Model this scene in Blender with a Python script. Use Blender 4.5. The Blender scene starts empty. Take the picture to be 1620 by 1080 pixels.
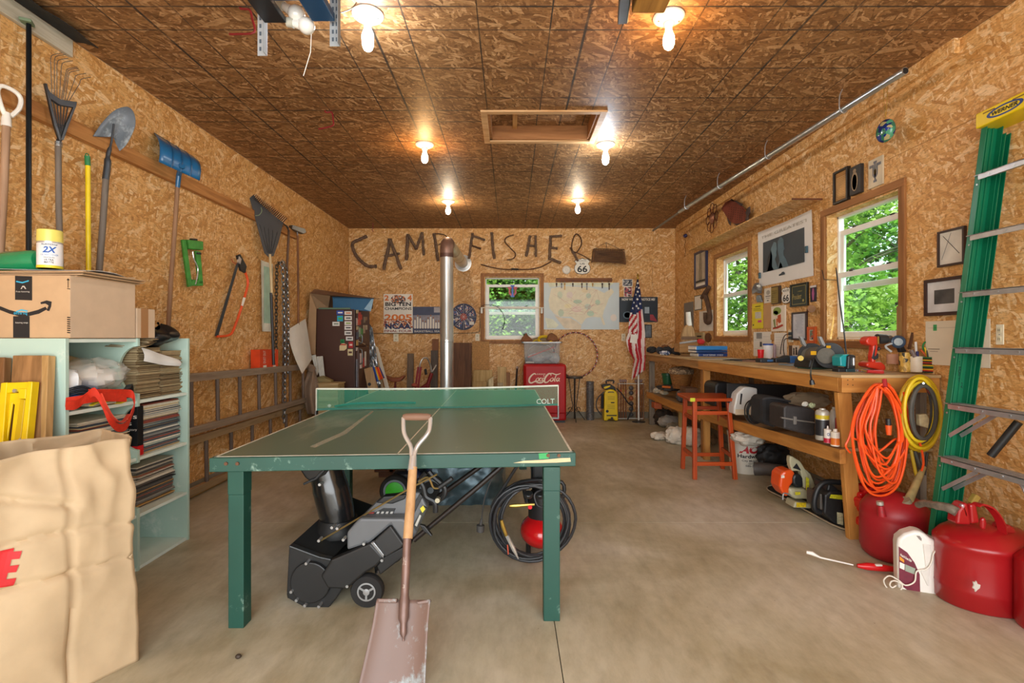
import bpy, bmesh, math, random
from mathutils import Vector, Matrix, Euler, noise as NZ
random.seed(7)
R_=random.random
def U_(a,b): return a+(b-a)*random.random()
sc=bpy.context.scene
COL=sc.collection
# ------------------------------------------------------------------ camera, world, lights, exposure
FP=794.0; CX=808.0; CY=535.0; H=1.28           # focal length in pixels, vanishing point, eye height
XL,XR,YB,ZC,YF=-2.60,2.64,8.06,3.045,-1.3       # room shell (metres)
cam=bpy.data.cameras.new('camera'); co=bpy.data.objects.new('camera',cam); COL.objects.link(co)
co.location=(0,0,H); co.rotation_euler=(math.pi/2,0,0)
cam.sensor_width=36; cam.lens=36*FP/1620; cam.shift_x=(810-CX)/1620; cam.shift_y=-(540-CY)/1620
cam.clip_start=.05; sc.camera=co
w=bpy.data.worlds.new('sky'); sc.world=w; w.use_nodes=True
nt=w.node_tree; bg=nt.nodes['Background']
tc=nt.nodes.new('ShaderNodeTexCoord'); sx=nt.nodes.new('ShaderNodeSeparateXYZ'); rp=nt.nodes.new('ShaderNodeValToRGB')
nt.links.new(tc.outputs['Generated'],sx.inputs[0]); nt.links.new(sx.outputs['Z'],rp.inputs[0]); nt.links.new(rp.outputs[0],bg.inputs[0])
rp.color_ramp.elements[0].color=(.9,.95,.92,1); rp.color_ramp.elements[0].position=.0
rp.color_ramp.elements[1].color=(.62,.8,1,1); rp.color_ramp.elements[1].position=.8
bg.inputs[1].default_value=1.1
sun=bpy.data.lights.new('sun','SUN'); so=bpy.data.objects.new('sun',sun); COL.objects.link(so)
sun.energy=3.5; sun.angle=.02; sun.color=(1,.95,.85); so.rotation_euler=(math.radians(28),math.radians(8),0)
def area(name,loc,rot,sx_,sy_,power,col):
    l=bpy.data.lights.new(name,'AREA'); l.shape='RECTANGLE'; l.size=sx_; l.size_y=sy_; l.energy=power; l.color=col
    o=bpy.data.objects.new(name,l); COL.objects.link(o); o.location=loc; o.rotation_euler=rot; return o
# daylight falling in through the open garage door behind the camera
area('door_daylight',(0.15,YF+.05,1.35),(math.radians(90),0,0),4.3,2.45,88,(.97,.985,1.0))
sc.view_settings.view_transform='Standard'; sc.view_settings.look='None'; sc.view_settings.exposure=1.1; sc.view_settings.gamma=1
sc.view_settings.use_curve_mapping=False
sc.cycles.max_bounces=8; sc.cycles.diffuse_bounces=5; sc.cycles.glossy_bounces=3; sc.cycles.transparent_max_bounces=12
sc.cycles.sample_clamp_indirect=4; sc.cycles.caustics_reflective=False; sc.cycles.caustics_refractive=False
# ------------------------------------------------------------------ points read off the photograph, on real surfaces
def V(*a): return Vector(a)
def at(px,py,y): return V((px-CX)*y/FP,y,H-(py-CY)*y/FP)
def onL(px,py,off=0): return at(px,py,FP*(XL+off)/(px-CX))
def onR(px,py,off=0): return at(px,py,FP*(XR-off)/(px-CX))
def onX(px,py,x): return at(px,py,FP*x/(px-CX))
def onB(px,py,off=0): return at(px,py,YB-off)
def onZ(px,py,z=0): return at(px,py,FP*(H-z)/(py-CY))
# ------------------------------------------------------------------ materials
def lin(c):
    if isinstance(c,str):
        c=c.lstrip('#'); c=[int(c[i:i+2],16)/255 for i in (0,2,4)]
    return tuple((x/12.92 if x<=.04045 else ((x+.055)/1.055)**2.4) for x in c)+(1,)
MC={}
def new(name):
    m=bpy.data.materials.new(name); m.use_nodes=True; n=m.node_tree; return m,n,n.nodes['Principled BSDF'],n.nodes,n.links
def nd(ns,t,**k):
    x=ns.new('ShaderNode'+t)
    for a,b in k.items(): setattr(x,a,b)
    return x
def mp(n,l,src,scale=(1,1,1),rot=(0,0,0),loc=(0,0,0)):
    x=nd(n,'Mapping'); x.inputs['Scale'].default_value=scale; x.inputs['Rotation'].default_value=rot; x.inputs['Location'].default_value=loc
    l.new(src,x.inputs[0]); return x.outputs[0]
def M(hexc,rough=.6,metal=0,var=.14,scale=9,bump=0,em=0,spec=None,coat=0,alpha=1,trans=0):
    key=(hexc,rough,metal,var,scale,bump,em,spec,coat,alpha,trans)
    if key in MC: return MC[key]
    m,t,p,n,l=new('surface_'+hexc.lstrip('#')); c=lin(hexc)
    if var:
        tx=nd(n,'TexCoord'); nz=nd(n,'TexNoise'); nz.inputs['Scale'].default_value=scale; nz.inputs['Detail'].default_value=5
        l.new(tx.outputs['Object'],nz.inputs[0])
        r=nd(n,'ValToRGB'); r.color_ramp.elements[0].position=.3; r.color_ramp.elements[1].position=.7
        r.color_ramp.elements[0].color=tuple(x*(1-var) for x in c[:3])+(1,); r.color_ramp.elements[1].color=tuple(min(1,x*(1+var)) for x in c[:3])+(1,)
        l.new(nz.outputs[0],r.inputs[0]); l.new(r.outputs[0],p.inputs['Base Color'])
        if bump:
            b=nd(n,'Bump'); b.inputs['Strength'].default_value=bump; b.inputs['Distance'].default_value=.004
            l.new(nz.outputs[0],b.inputs['Height']); l.new(b.outputs[0],p.inputs['Normal'])
    else: p.inputs['Base Color'].default_value=c
    p.inputs['Roughness'].default_value=rough; p.inputs['Metallic'].default_value=metal
    if spec is not None: p.inputs['Specular IOR Level'].default_value=spec
    if coat: p.inputs['Coat Weight'].default_value=coat; p.inputs['Coat Roughness'].default_value=.1
    if em: p.inputs['Emission Color'].default_value=c; p.inputs['Emission Strength'].default_value=em
    if alpha<1: p.inputs['Alpha'].default_value=alpha
    if trans: p.inputs['Transmission Weight'].default_value=trans
    MC[key]=m; return m
def W(h1,h2,ax='z',rough=.65,sc_=1.0,worn=0):
    """wood: grain runs along ax"""
    key=('w',h1,h2,ax,rough,sc_,worn)
    if key in MC: return MC[key]
    m,t,p,n,l=new('wood_'+h1); tx=nd(n,'TexCoord')
    s={'x':(2,26,26),'y':(26,2,26),'z':(26,26,2)}[ax]; s=tuple(v*sc_ for v in s)
    a=nd(n,'TexNoise'); a.inputs['Scale'].default_value=1; a.inputs['Detail'].default_value=6; a.inputs['Roughness'].default_value=.6; a.inputs['Distortion'].default_value=.4
    l.new(mp(n,l,tx.outputs['Object'],s),a.inputs[0])
    r=nd(n,'ValToRGB'); r.color_ramp.elements[0].position=.33; r.color_ramp.elements[1].position=.66
    r.color_ramp.elements[0].color=lin(h2); r.color_ramp.elements[1].color=lin(h1); l.new(a.outputs[0],r.inputs[0])
    k=nd(n,'TexVoronoi'); k.inputs['Scale'].default_value=1.0; l.new(mp(n,l,tx.outputs['Object'],tuple(v*(.11 if v>5*sc_ else .9) for v in s)),k.inputs[0])
    kr=nd(n,'ValToRGB'); kr.color_ramp.elements[0].position=.03; kr.color_ramp.elements[1].position=.1
    kr.color_ramp.elements[0].color=(.35,.3,.28,1); kr.color_ramp.elements[1].color=(1,1,1,1); l.new(k.outputs['Distance'],kr.inputs[0])
    mx=nd(n,'MixRGB',blend_type='MULTIPLY'); mx.inputs[0].default_value=.8; l.new(r.outputs[0],mx.inputs[1]); l.new(kr.outputs[0],mx.inputs[2])
    l.new(mx.outputs[0],p.inputs['Base Color']); p.inputs['Roughness'].default_value=rough
    b=nd(n,'Bump'); b.inputs['Strength'].default_value=.25; b.inputs['Distance'].default_value=.002; l.new(a.outputs[0],b.inputs['Height']); l.new(b.outputs[0],p.inputs['Normal'])
    MC[key]=m; return m
def osb(name,cols,lines=None,speck=.5,bright=1.0,rough=.55):
    """oriented strand board: overlaid layers of long random flakes (uv in metres); lines = black ink layout lines"""
    m,t,p,n,l=new(name); tx=nd(n,'TexCoord'); uv=tx.outputs['UV']
    dn=nd(n,'TexNoise'); dn.inputs['Scale'].default_value=9; dn.inputs['Detail'].default_value=2; l.new(uv,dn.inputs[0])
    va=nd(n,'VectorMath',operation='MULTIPLY_ADD'); va.inputs[1].default_value=(.035,.035,0); l.new(dn.outputs['Color'],va.inputs[0]); l.new(uv,va.inputs[2]); src=va.outputs[0]
    def ramp(v,src_):
        r=nd(n,'ValToRGB'); e=r.color_ramp.elements
        for i,c in enumerate(v):
            if i<2: q=e[i]; q.position=i/(len(v)-1)
            else: q=e.new(i/(len(v)-1))
            q.position=i/(len(v)-1); q.color=tuple(min(1,z*bright) for z in lin(c)[:3])+(1,)
        l.new(src_,r.inputs[0]); return r.outputs[0]
    cur=None
    for i,(ang,sx_,sy_) in enumerate([(8,20,62),(-48,24,70),(34,17,54),(78,26,66),(-14,15,52),(-72,20,70),(20,9,34),(-35,8,40)]):
        v=nd(n,'TexVoronoi',voronoi_dimensions='2D'); v.inputs['Scale'].default_value=1; v.inputs['Randomness'].default_value=1
        l.new(mp(n,l,mp(n,l,src,(1,1,1),(0,0,math.radians(ang)),(i*3.7,i*1.9,0)),(sx_,sy_,1)),v.inputs[0])
        s=nd(n,'SeparateColor'); l.new(v.outputs['Color'],s.inputs[0]); c=ramp(cols,s.outputs[0])
        if cur is None: cur=c
        else:
            g=nd(n,'Math',operation='GREATER_THAN'); g.inputs[1].default_value=.5 if i<5 else (.66 if i<6 else .84); l.new(s.outputs[1],g.inputs[0])
            mx=nd(n,'MixRGB'); l.new(g.outputs[0],mx.inputs[0]); l.new(cur,mx.inputs[1]); l.new(c,mx.inputs[2]); cur=mx.outputs[0]
    gn=nd(n,'TexNoise'); gn.inputs['Scale'].default_value=1; gn.inputs['Detail'].default_value=6; gn.inputs['Roughness'].default_value=.75
    l.new(mp(n,l,src,(28,90,1),(0,0,.15)),gn.inputs[0])
    gr=nd(n,'ValToRGB'); gr.color_ramp.elements[0].position=.34; gr.color_ramp.elements[0].color=(.45,.38,.3,1); gr.color_ramp.elements[1].position=.54; gr.color_ramp.elements[1].color=(1.06,1.06,1.06,1)
    l.new(gn.outputs[0],gr.inputs[0])
    mx=nd(n,'MixRGB',blend_type='MULTIPLY'); mx.inputs[0].default_value=speck; l.new(cur,mx.inputs[1]); l.new(gr.outputs[0],mx.inputs[2]); cur=mx.outputs[0]
    if lines:
        sp=nd(n,'SeparateXYZ'); l.new(uv,sp.inputs[0]); acc=None
        for ax,offs,wd in lines:
            for o in offs:
                a=nd(n,'Math',operation='SUBTRACT'); a.inputs[1].default_value=o; l.new(sp.outputs[ax],a.inputs[0])
                b=nd(n,'Math',operation='PINGPONG'); b.inputs[1].default_value=.6096; l.new(a.outputs[0],b.inputs[0])
                c=nd(n,'Math',operation='LESS_THAN'); c.inputs[1].default_value=wd; l.new(b.outputs[0],c.inputs[0])
                if acc is None: acc=c.outputs[0]
                else:
                    d=nd(n,'Math',operation='MAXIMUM'); l.new(acc,d.inputs[0]); l.new(c.outputs[0],d.inputs[1]); acc=d.outputs[0]
        fn=nd(n,'TexNoise'); fn.inputs['Scale'].default_value=3.0; l.new(uv,fn.inputs[0])
        fr=nd(n,'MapRange'); fr.inputs[1].default_value=.35; fr.inputs[2].default_value=.55; fr.inputs[3].default_value=.5; fr.inputs[4].default_value=.9; l.new(fn.outputs[0],fr.inputs[0])
        mm=nd(n,'Math',operation='MULTIPLY'); l.new(acc,mm.inputs[0]); l.new(fr.outputs[0],mm.inputs[1])
        mx=nd(n,'MixRGB'); l.new(mm.outputs[0],mx.inputs[0]); l.new(cur,mx.inputs[1]); mx.inputs[2].default_value=(.022,.025,.025,1); cur=mx.outputs[0]
    l.new(cur,p.inputs['Base Color']); p.inputs['Roughness'].default_value=rough
    b=nd(n,'Bump'); b.inputs['Strength'].default_value=.3; b.inputs['Distance'].default_value=.002; l.new(gn.outputs[0],b.inputs['Height']); l.new(b.outputs[0],p.inputs['Normal'])
    return m
def concrete(name,c1,c2,c3,rough=.5):
    m,t,p,n,l=new(name); tx=nd(n,'TexCoord'); o=tx.outputs['Object']
    a=nd(n,'TexNoise'); a.inputs['Scale'].default_value=.9; a.inputs['Detail'].default_value=7; a.inputs['Roughness'].default_value=.6; a.inputs['Distortion'].default_value=.6; l.new(o,a.inputs[0])
    r=nd(n,'ValToRGB'); e=r.color_ramp.elements; e[0].position=.32; e[0].color=lin(c1); e[1].position=.68; e[1].color=lin(c3); q=e.new(.5); q.color=lin(c2); l.new(a.outputs[0],r.inputs[0])
    b=nd(n,'TexNoise'); b.inputs['Scale'].default_value=14; b.inputs['Detail'].default_value=8; b.inputs['Roughness'].default_value=.7; l.new(mp(n,l,o,(1,.35,1)),b.inputs[0])
    br=nd(n,'ValToRGB'); br.color_ramp.elements[0].position=.3; br.color_ramp.elements[0].color=(.72,.7,.66,1); br.color_ramp.elements[1].position=.6; br.color_ramp.elements[1].color=(1.05,1.05,1.05,1); l.new(b.outputs[0],br.inputs[0])
    mx=nd(n,'MixRGB',blend_type='MULTIPLY'); mx.inputs[0].default_value=.75; l.new(r.outputs[0],mx.inputs[1]); l.new(br.outputs[0],mx.inputs[2])
    s=nd(n,'TexVoronoi'); s.inputs['Scale'].default_value=7; l.new(o,s.inputs[0])
    srr=nd(n,'ValToRGB'); srr.color_ramp.elements[0].position=.012; srr.color_ramp.elements[0].color=(.2,.16,.12,1); srr.color_ramp.elements[1].position=.03; srr.color_ramp.elements[1].color=(1,1,1,1); l.new(s.outputs['Distance'],srr.inputs[0])
    m2=nd(n,'MixRGB',blend_type='MULTIPLY'); m2.inputs[0].default_value=.6; l.new(mx.outputs[0],m2.inputs[1]); l.new(srr.outputs[0],m2.inputs[2])
    l.new(m2.outputs[0],p.inputs['Base Color']); p.inputs['Roughness'].default_value=rough
    bb=nd(n,'Bump'); bb.inputs['Strength'].default_value=.12; bb.inputs['Distance'].default_value=.004; l.new(b.outputs[0],bb.inputs['Height']); l.new(bb.outputs[0],p.inputs['Normal'])
    return m
def glass(name,tint,gl=.08,rough=.02):
    m,t,p,n,l=new(name); n.remove(p); out=n['Material Output']
    a=nd(n,'BsdfTransparent'); a.inputs[0].default_value=tint+(1,); g=nd(n,'BsdfGlossy'); g.inputs['Roughness'].default_value=rough
    mx=nd(n,'MixShader'); mx.inputs[0].default_value=gl; l.new(a.outputs[0],mx.inputs[1]); l.new(g.outputs[0],mx.inputs[2]); l.new(mx.outputs[0],out.inputs[0]); return m
def veil(name,hexc,op,rough=.5):
    """translucent film or net: part of the light passes straight through"""
    m,t,p,n,l=new(name); p.inputs['Base Color'].default_value=lin(hexc); p.inputs['Roughness'].default_value=rough; p.inputs['Alpha'].default_value=op; return m
def paint_worn(name,base,worn,amount=.5,rough=.5,scale=6,stretch=(1,1,1)):
    m,t,p,n,l=new(name); tx=nd(n,'TexCoord'); a=nd(n,'TexNoise'); a.inputs['Scale'].default_value=scale; a.inputs['Detail'].default_value=9; a.inputs['Roughness'].default_value=.72
    l.new(mp(n,l,tx.outputs['Object'],stretch),a.inputs[0]); r=nd(n,'ValToRGB'); e=r.color_ramp.elements
    e[0].position=amount; e[0].color=lin(base); e[1].position=min(.99,amount+.1); e[1].color=lin(worn)
    b2=nd(n,'TexNoise'); b2.inputs['Scale'].default_value=scale*.35; l.new(tx.outputs['Object'],b2.inputs[0])
    l.new(a.outputs[0],r.inputs[0]); mx=nd(n,'MixRGB',blend_type='MULTIPLY'); mx.inputs[0].default_value=.5
    r2=nd(n,'ValToRGB'); r2.color_ramp.elements[0].color=(.55,.55,.55,1); r2.color_ramp.elements[0].position=.3; r2.color_ramp.elements[1].position=.65; l.new(b2.outputs[0],r2.inputs[0])
    l.new(r.outputs[0],mx.inputs[1]); l.new(r2.outputs[0],mx.inputs[2]); l.new(mx.outputs[0],p.inputs['Base Color']); p.inputs['Roughness'].default_value=rough; return m
def palette(name,hexes,scale,rough=.6,stretch=(1,1,1),rnd=1,coord='Object'):
    """printed picture / patchwork: voronoi cells in a few colours"""
    key=('pal',name)
    if key in MC: return MC[key]
    m,t,p,n,l=new(name); tx=nd(n,'TexCoord'); d=nd(n,'TexNoise'); d.inputs['Scale'].default_value=scale*.8; l.new(tx.outputs[coord],d.inputs[0])
    va=nd(n,'VectorMath',operation='MULTIPLY_ADD'); va.inputs[1].default_value=(.6/scale,)*3; l.new(d.outputs['Color'],va.inputs[0]); l.new(tx.outputs[coord],va.inputs[2])
    v=nd(n,'TexVoronoi'); v.inputs['Scale'].default_value=scale; v.inputs['Randomness'].default_value=rnd; l.new(mp(n,l,va.outputs[0],stretch),v.inputs[0])
    s=nd(n,'SeparateColor'); l.new(v.outputs['Color'],s.inputs[0]); r=nd(n,'ValToRGB'); r.color_ramp.interpolation='CONSTANT'; e=r.color_ramp.elements
    for i,c in enumerate(hexes):
        q=e[i] if i<2 else e.new(i/len(hexes)); q.position=i/len(hexes); q.color=lin(c)
    l.new(s.outputs[0],r.inputs[0]); l.new(r.outputs[0],p.inputs['Base Color']); p.inputs['Roughness'].default_value=rough; MC[key]=m; return m
# ------------------------------------------------------------------ mesh builder
class Fr:
    def __init__(s,o,U,Vv,w=1,h=1): s.o=Vector(o); s.U=Vector(U).normalized(); s.V=Vector(Vv).normalized(); s.N=s.U.cross(s.V).normalized(); s.w=w; s.h=h
    def p(s,u,v,n=0): return s.o+s.U*u+s.V*v+s.N*n
    def q(s,a,b,n=0): return s.p(a*s.w,b*s.h,n)
    def sub(s,a0,a1,b0,b1,n=0): return Fr(s.q(a0,b0,n),s.U,s.V,(a1-a0)*s.w,(b1-b0)*s.h)
def wr(side,px0,px1,pyt,pyb,ref=None,off=0.0):
    """rectangle hung on a wall (L, R, B) or facing the camera at distance side, from its outline in the photograph"""
    if ref is None: ref=px1
    if side=='L':
        X=XL+off; y0,y1,yr=[FP*X/(p-CX) for p in (px0,px1,ref)]; z0,z1=[H-(q-CY)*yr/FP for q in (pyb,pyt)]
        return Fr((X,y0,z0),(0,1,0),(0,0,1),y1-y0,z1-z0)
    if side=='R':
        X=XR-off; y0,y1,yr=[FP*X/(p-CX) for p in (px0,px1,ref)]; z0,z1=[H-(q-CY)*yr/FP for q in (pyb,pyt)]
        return Fr((X,y0,z0),(0,-1,0),(0,0,1),y0-y1,z1-z0)
    Y=(YB-off) if side=='B' else side
    a=at(px0,pyb,Y); b=at(px1,pyt,Y); return Fr(a,(1,0,0),(0,0,1),b.x-a.x,b.z-a.z)
TM={}
class MB:
    def __init__(s): s.v=[]; s.f=[]; s.mi=[]; s.m=0
    def add(s,vs,fs):
        b=len(s.v); s.v+=[Vector(v) for v in vs]; s.f+=[tuple(i+b for i in f) for f in fs]; s.mi+=[s.m]*len(fs); return s
    def box(s,a,b):
        x0,y0,z0=[min(p,q) for p,q in zip(a,b)]; x1,y1,z1=[max(p,q) for p,q in zip(a,b)]
        return s.add([(x0,y0,z0),(x1,y0,z0),(x1,y1,z0),(x0,y1,z0),(x0,y0,z1),(x1,y0,z1),(x1,y1,z1),(x0,y1,z1)],[(0,3,2,1),(4,5,6,7),(0,1,5,4),(1,2,6,5),(2,3,7,6),(3,0,4,7)])
    def ob(s,c,size,rot=(0,0,0),Mx=None):
        m=Mx if Mx is not None else Matrix.Translation(Vector(c))@Euler(rot).to_matrix().to_4x4()
        x,y,z=[q/2 for q in size]; vs=[m@Vector(v) for v in [(-x,-y,-z),(x,-y,-z),(x,y,-z),(-x,y,-z),(-x,-y,z),(x,-y,z),(x,y,z),(-x,y,z)]]
        return s.add(vs,[(0,3,2,1),(4,5,6,7),(0,1,5,4),(1,2,6,5),(2,3,7,6),(3,0,4,7)])
    def beam(s,p0,p1,w,h,up=(0,0,1),w1=None,h1=None):
        """bar from p0 to p1, w across, h along up"""
        p0,p1=Vector(p0),Vector(p1); d=(p1-p0).normalized(); u=Vector(up); 
        if abs(d.dot(u.normalized()))>.98: u=Vector((0,1,0))
        a=d.cross(u).normalized(); b=a.cross(d).normalized(); w1=w if w1 is None else w1; h1=h if h1 is None else h1; vs=[]
        for p,ww,hh in ((p0,w,h),(p1,w1,h1)):
            for i,j in ((-1,-1),(1,-1),(1,1),(-1,1)): vs.append(p+a*(i*ww/2)+b*(j*hh/2))
        return s.add(vs,[(3,2,1,0),(4,5,6,7),(0,1,5,4),(1,2,6,5),(2,3,7,6),(3,0,4,7)])
    def tube(s,pts,r,n=8,closed=False,cap=True,sq=1.0):
        pts=[Vector(p) for p in pts]; k=len(pts); rs=r if isinstance(r,(list,tuple)) else [r]*k; b=len(s.v)
        T=[]
        for i in range(k):
            if closed: d=pts[(i+1)%k]-pts[i-1]
            else: d=pts[min(i+1,k-1)]-pts[max(i-1,0)]
            T.append(d.normalized() if d.length>1e-9 else Vector((0,0,1)))
        nrm=T[0].orthogonal().normalized(); vs=[]
        for i in range(k):
            nrm=(nrm-T[i]*nrm.dot(T[i])); nrm=nrm.normalized() if nrm.length>1e-6 else T[i].orthogonal().normalized(); bn=T[i].cross(nrm)
            for j in range(n):
                a=2*math.pi*j/n; vs.append(pts[i]+nrm*(math.cos(a)*rs[i])+bn*(math.sin(a)*rs[i]*sq))
        fs=[]
        for i in range(k if closed else k-1):
            i2=(i+1)%k
            for j in range(n):
                j2=(j+1)%n; fs.append((i*n+j,i*n+j2,i2*n+j2,i2*n+j))
        if cap and not closed: fs.append(tuple(range(n-1,-1,-1))); fs.append(tuple((k-1)*n+j for j in range(n)))
        return s.add(vs,fs)
    def cyl(s,p0,p1,r0,r1=None,n=16): return s.tube([p0,p1],[r0,r0 if r1 is None else r1],n)
    def lathe(s,prof,c=(0,0,0),n=24,Mx=None,sx=1,sy=1,cap=True):
        """prof: list of (radius, height)"""
        m=Mx if Mx is not None else Matrix.Translation(Vector(c)); vs=[]; fs=[]; k=len(prof)
        for r,z in prof:
            for j in range(n):
                a=2*math.pi*j/n; vs.append(m@Vector((math.cos(a)*r*sx,math.sin(a)*r*sy,z)))
        for i in range(k-1):
            for j in range(n):
                j2=(j+1)%n; fs.append((i*n+j,i*n+j2,(i+1)*n+j2,(i+1)*n+j))
        if cap: fs.append(tuple(range(n-1,-1,-1))); fs.append(tuple((k-1)*n+j for j in range(n)))
        return s.add(vs,fs)
    def ball(s,c,r,n=14,k=9,Mx=None):
        r=(r,r,r) if not isinstance(r,(tuple,list)) else r
        m=Mx if Mx is not None else Matrix.Translation(Vector(c)); vs=[m@Vector((0,0,-r[2]))]; fs=[]
        for i in range(1,k):
            t=math.pi*i/k
            for j in range(n):
                a=2*math.pi*j/n; vs.append(m@Vector((math.sin(t)*math.cos(a)*r[0],math.sin(t)*math.sin(a)*r[1],-math.cos(t)*r[2])))
        vs.append(m@Vector((0,0,r[2]))); L=len(vs)-1
        for j in range(n):
            j2=(j+1)%n; fs.append((0,1+j2,1+j)); fs.append((L,L-n+j,L-n+j2))
            for i in range(k-2): fs.append((1+i*n+j,1+i*n+j2,1+(i+1)*n+j2,1+(i+1)*n+j))
        return s.add(vs,fs)
    def prism(s,poly,fr,d0,d1):
        """poly (list of (u,v) in metres) in frame fr, extruded from n=d0 to n=d1"""
        k=len(poly); vs=[fr.p(u,v,d0) for u,v in poly]+[fr.p(u,v,d1) for u,v in poly]
        fs=[tuple(range(k-1,-1,-1)),tuple(range(k,2*k))]+[(i,(i+1)%k,k+(i+1)%k,k+i) for i in range(k)]
        return s.add(vs,fs)
    def fbox(s,fr,u0,u1,v0,v1,d0,d1): return s.prism([(u0,v0),(u1,v0),(u1,v1),(u0,v1)],fr,d0,d1)
    def grid(s,nu,nv,fn,thick=0,dirn=None):
        vs=[Vector(fn(i/nu,j/nv)) for j in range(nv+1) for i in range(nu+1)]; w=nu+1
        fs=[(j*w+i,j*w+i+1,(j+1)*w+i+1,(j+1)*w+i) for j in range(nv) for i in range(nu)]
        if thick:
            d=Vector(dirn or (0,0,1))*thick; n0=len(vs); vs+= [v-d for v in vs]; fs+=[tuple(n0+q for q in reversed(f)) for f in fs]
            edge=[i for i in range(w)]+[j*w+nu for j in range(1,nv+1)]+[nv*w+i for i in range(nu-1,-1,-1)]+[j*w for j in range(nv-1,0,-1)]
            for a,b in zip(edge,edge[1:]+edge[:1]): fs.append((b,a,n0+a,n0+b))
        return s.add(vs,fs)
    def build(s,name,mat,parent=None,smooth=False,bev=0,world=True,uvm=False,ang=40,kind=None,label=None,seg=2,sub=0,solid=0):
        me=bpy.data.meshes.new(name)
        vs=s.v
        if parent is not None and world and parent.name in TM:
            inv=TM[parent.name].inverted(); vs=[inv@v for v in vs]
        me.from_pydata([tuple(v) for v in vs],[],s.f); 
        for x in (mat if isinstance(mat,(list,tuple)) else [mat]): me.materials.append(x)
        if isinstance(mat,(list,tuple)): me.polygons.foreach_set('material_index',s.mi)
        bm=bmesh.new(); bm.from_mesh(me); bmesh.ops.recalc_face_normals(bm,faces=bm.faces) if not getattr(s,'keepn',False) else None; bm.to_mesh(me); bm.free()
        if uvm:
            uvl=me.uv_layers.new(name='UVMap')
            for p in me.polygons:
                nx,ny,nz=[abs(q) for q in p.normal]
                for li in p.loop_indices:
                    c=me.vertices[me.loops[li].vertex_index].co
                    uvl.data[li].uv=(c.x,c.y) if nz>=nx and nz>=ny else ((c.y,c.z) if nx>=ny else (c.x+20,c.z))
        if smooth:
            me.shade_smooth(); me.set_sharp_from_angle(angle=math.radians(ang))
        me.update(); o=bpy.data.objects.new(name,me); COL.objects.link(o)
        if parent is not None:
            o.parent=parent
            if parent.name in TM: TM[o.name]=TM[parent.name].copy()
        else: TM[o.name]=Matrix.Identity(4)
        if sub: q=o.modifiers.new('sub','SUBSURF'); q.levels=sub; q.render_levels=sub
        if solid: q=o.modifiers.new('solid','SOLIDIFY'); q.thickness=solid; q.offset=0
        if bev: q=o.modifiers.new('bevel','BEVEL'); q.width=bev; q.segments=seg; q.limit_method='ANGLE'; q.angle_limit=math.radians(35)
        if kind: o['kind']=kind
        if label: o['label']=label
        return o
def tag(o,label,cat,group=None,kind=None):
    if label: o['label']=label
    if cat: o['category']=cat
    if group: o['group']=group
    if kind: o['kind']=kind
    return o
def thing(name,label,cat,loc=(0,0,0),group=None,rz=0,rot=None):
    o=bpy.data.objects.new(name,None); COL.objects.link(o); o.location=Vector(loc); o.rotation_euler=rot if rot else (0,0,rz)
    o.empty_display_size=.05
    TM[o.name]=Matrix.Translation(Vector(loc))@o.rotation_euler.to_matrix().to_4x4(); return tag(o,label,cat,group)
def copy_tree(o,parent=None,loc=None,rz=None,label=None,scale=None):
    c=o.copy(); COL.objects.link(c)
    if parent is not None: c.parent=parent
    for ch in [x for x in bpy.data.objects if x.parent==o]: copy_tree(ch,c)
    if loc is not None: c.location=loc
    if rz is not None: c.rotation_euler=(0,0,rz)
    if label: c['label']=label
    return c
def lettering(txt,fr,mat,parent,n=.0012,name='lettering',shear=0,bold=0,mono=False,keep=False,mirror=False):
    """flat printed letters filling the rectangle of frame fr"""
    cu=bpy.data.curves.new('t','FONT'); cu.body=txt; cu.size=1; cu.shear=shear; cu.offset=bold; cu.resolution_u=3; cu.align_x='CENTER'
    ob=bpy.data.objects.new('t',cu); COL.objects.link(ob); me=bpy.data.meshes.new_from_object(ob); bpy.data.objects.remove(ob); 
    xs=[v.co.x for v in me.vertices]; ys=[v.co.y for v in me.vertices]; x0,x1,y0,y1=min(xs),max(xs),min(ys),max(ys)
    b=MB(); b.keepn=True
    sx_=fr.w/max(1e-6,x1-x0); sy_=fr.h/max(1e-6,y1-y0)
    vs=[fr.p(((x1-v.co.x) if mirror else (v.co.x-x0))*sx_,(v.co.y-y0)*sy_,n) for v in me.vertices]
    b.add(vs,[tuple(p.vertices) for p in me.polygons]); bpy.data.meshes.remove(me)
    return b.build(name,mat,parent)
def shapes(fr,lst,parent,name='print',n=.0008,d=.0004):
    """flat printed patches: lst of (colour material, [(a,b)...] in 0..1 of the frame)"""
    b=MB(); mats=[]
    for mt,poly in lst:
        if mt not in mats: mats.append(mt)
        b.m=mats.index(mt); b.prism([(a*fr.w,c*fr.h) for a,c in poly],fr,n-d,n)
    return b.build(name,mats,parent)
def rc(a0,b0,a1,b1): return [(a0,b0),(a1,b0),(a1,b1),(a0,b1)]
def circ(cx_,cy_,rx,ry=None,n=24,a0=0,a1=360):
    ry=rx if ry is None else ry; k=n if a1-a0<360 else n; return [(cx_+rx*math.cos(math.radians(a0+(a1-a0)*i/(n if a1-a0>=360 else n-1))),cy_+ry*math.sin(math.radians(a0+(a1-a0)*i/(n if a1-a0>=360 else n-1)))) for i in range(n)]
def arc(p0,p1,bulge,n=12):
    p0,p1,bulge=Vector(p0),Vector(p1),Vector(bulge); return [p0.lerp(p1,i/n)+bulge*(4*(i/n)*(1-i/n)) for i in range(n+1)]
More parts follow.
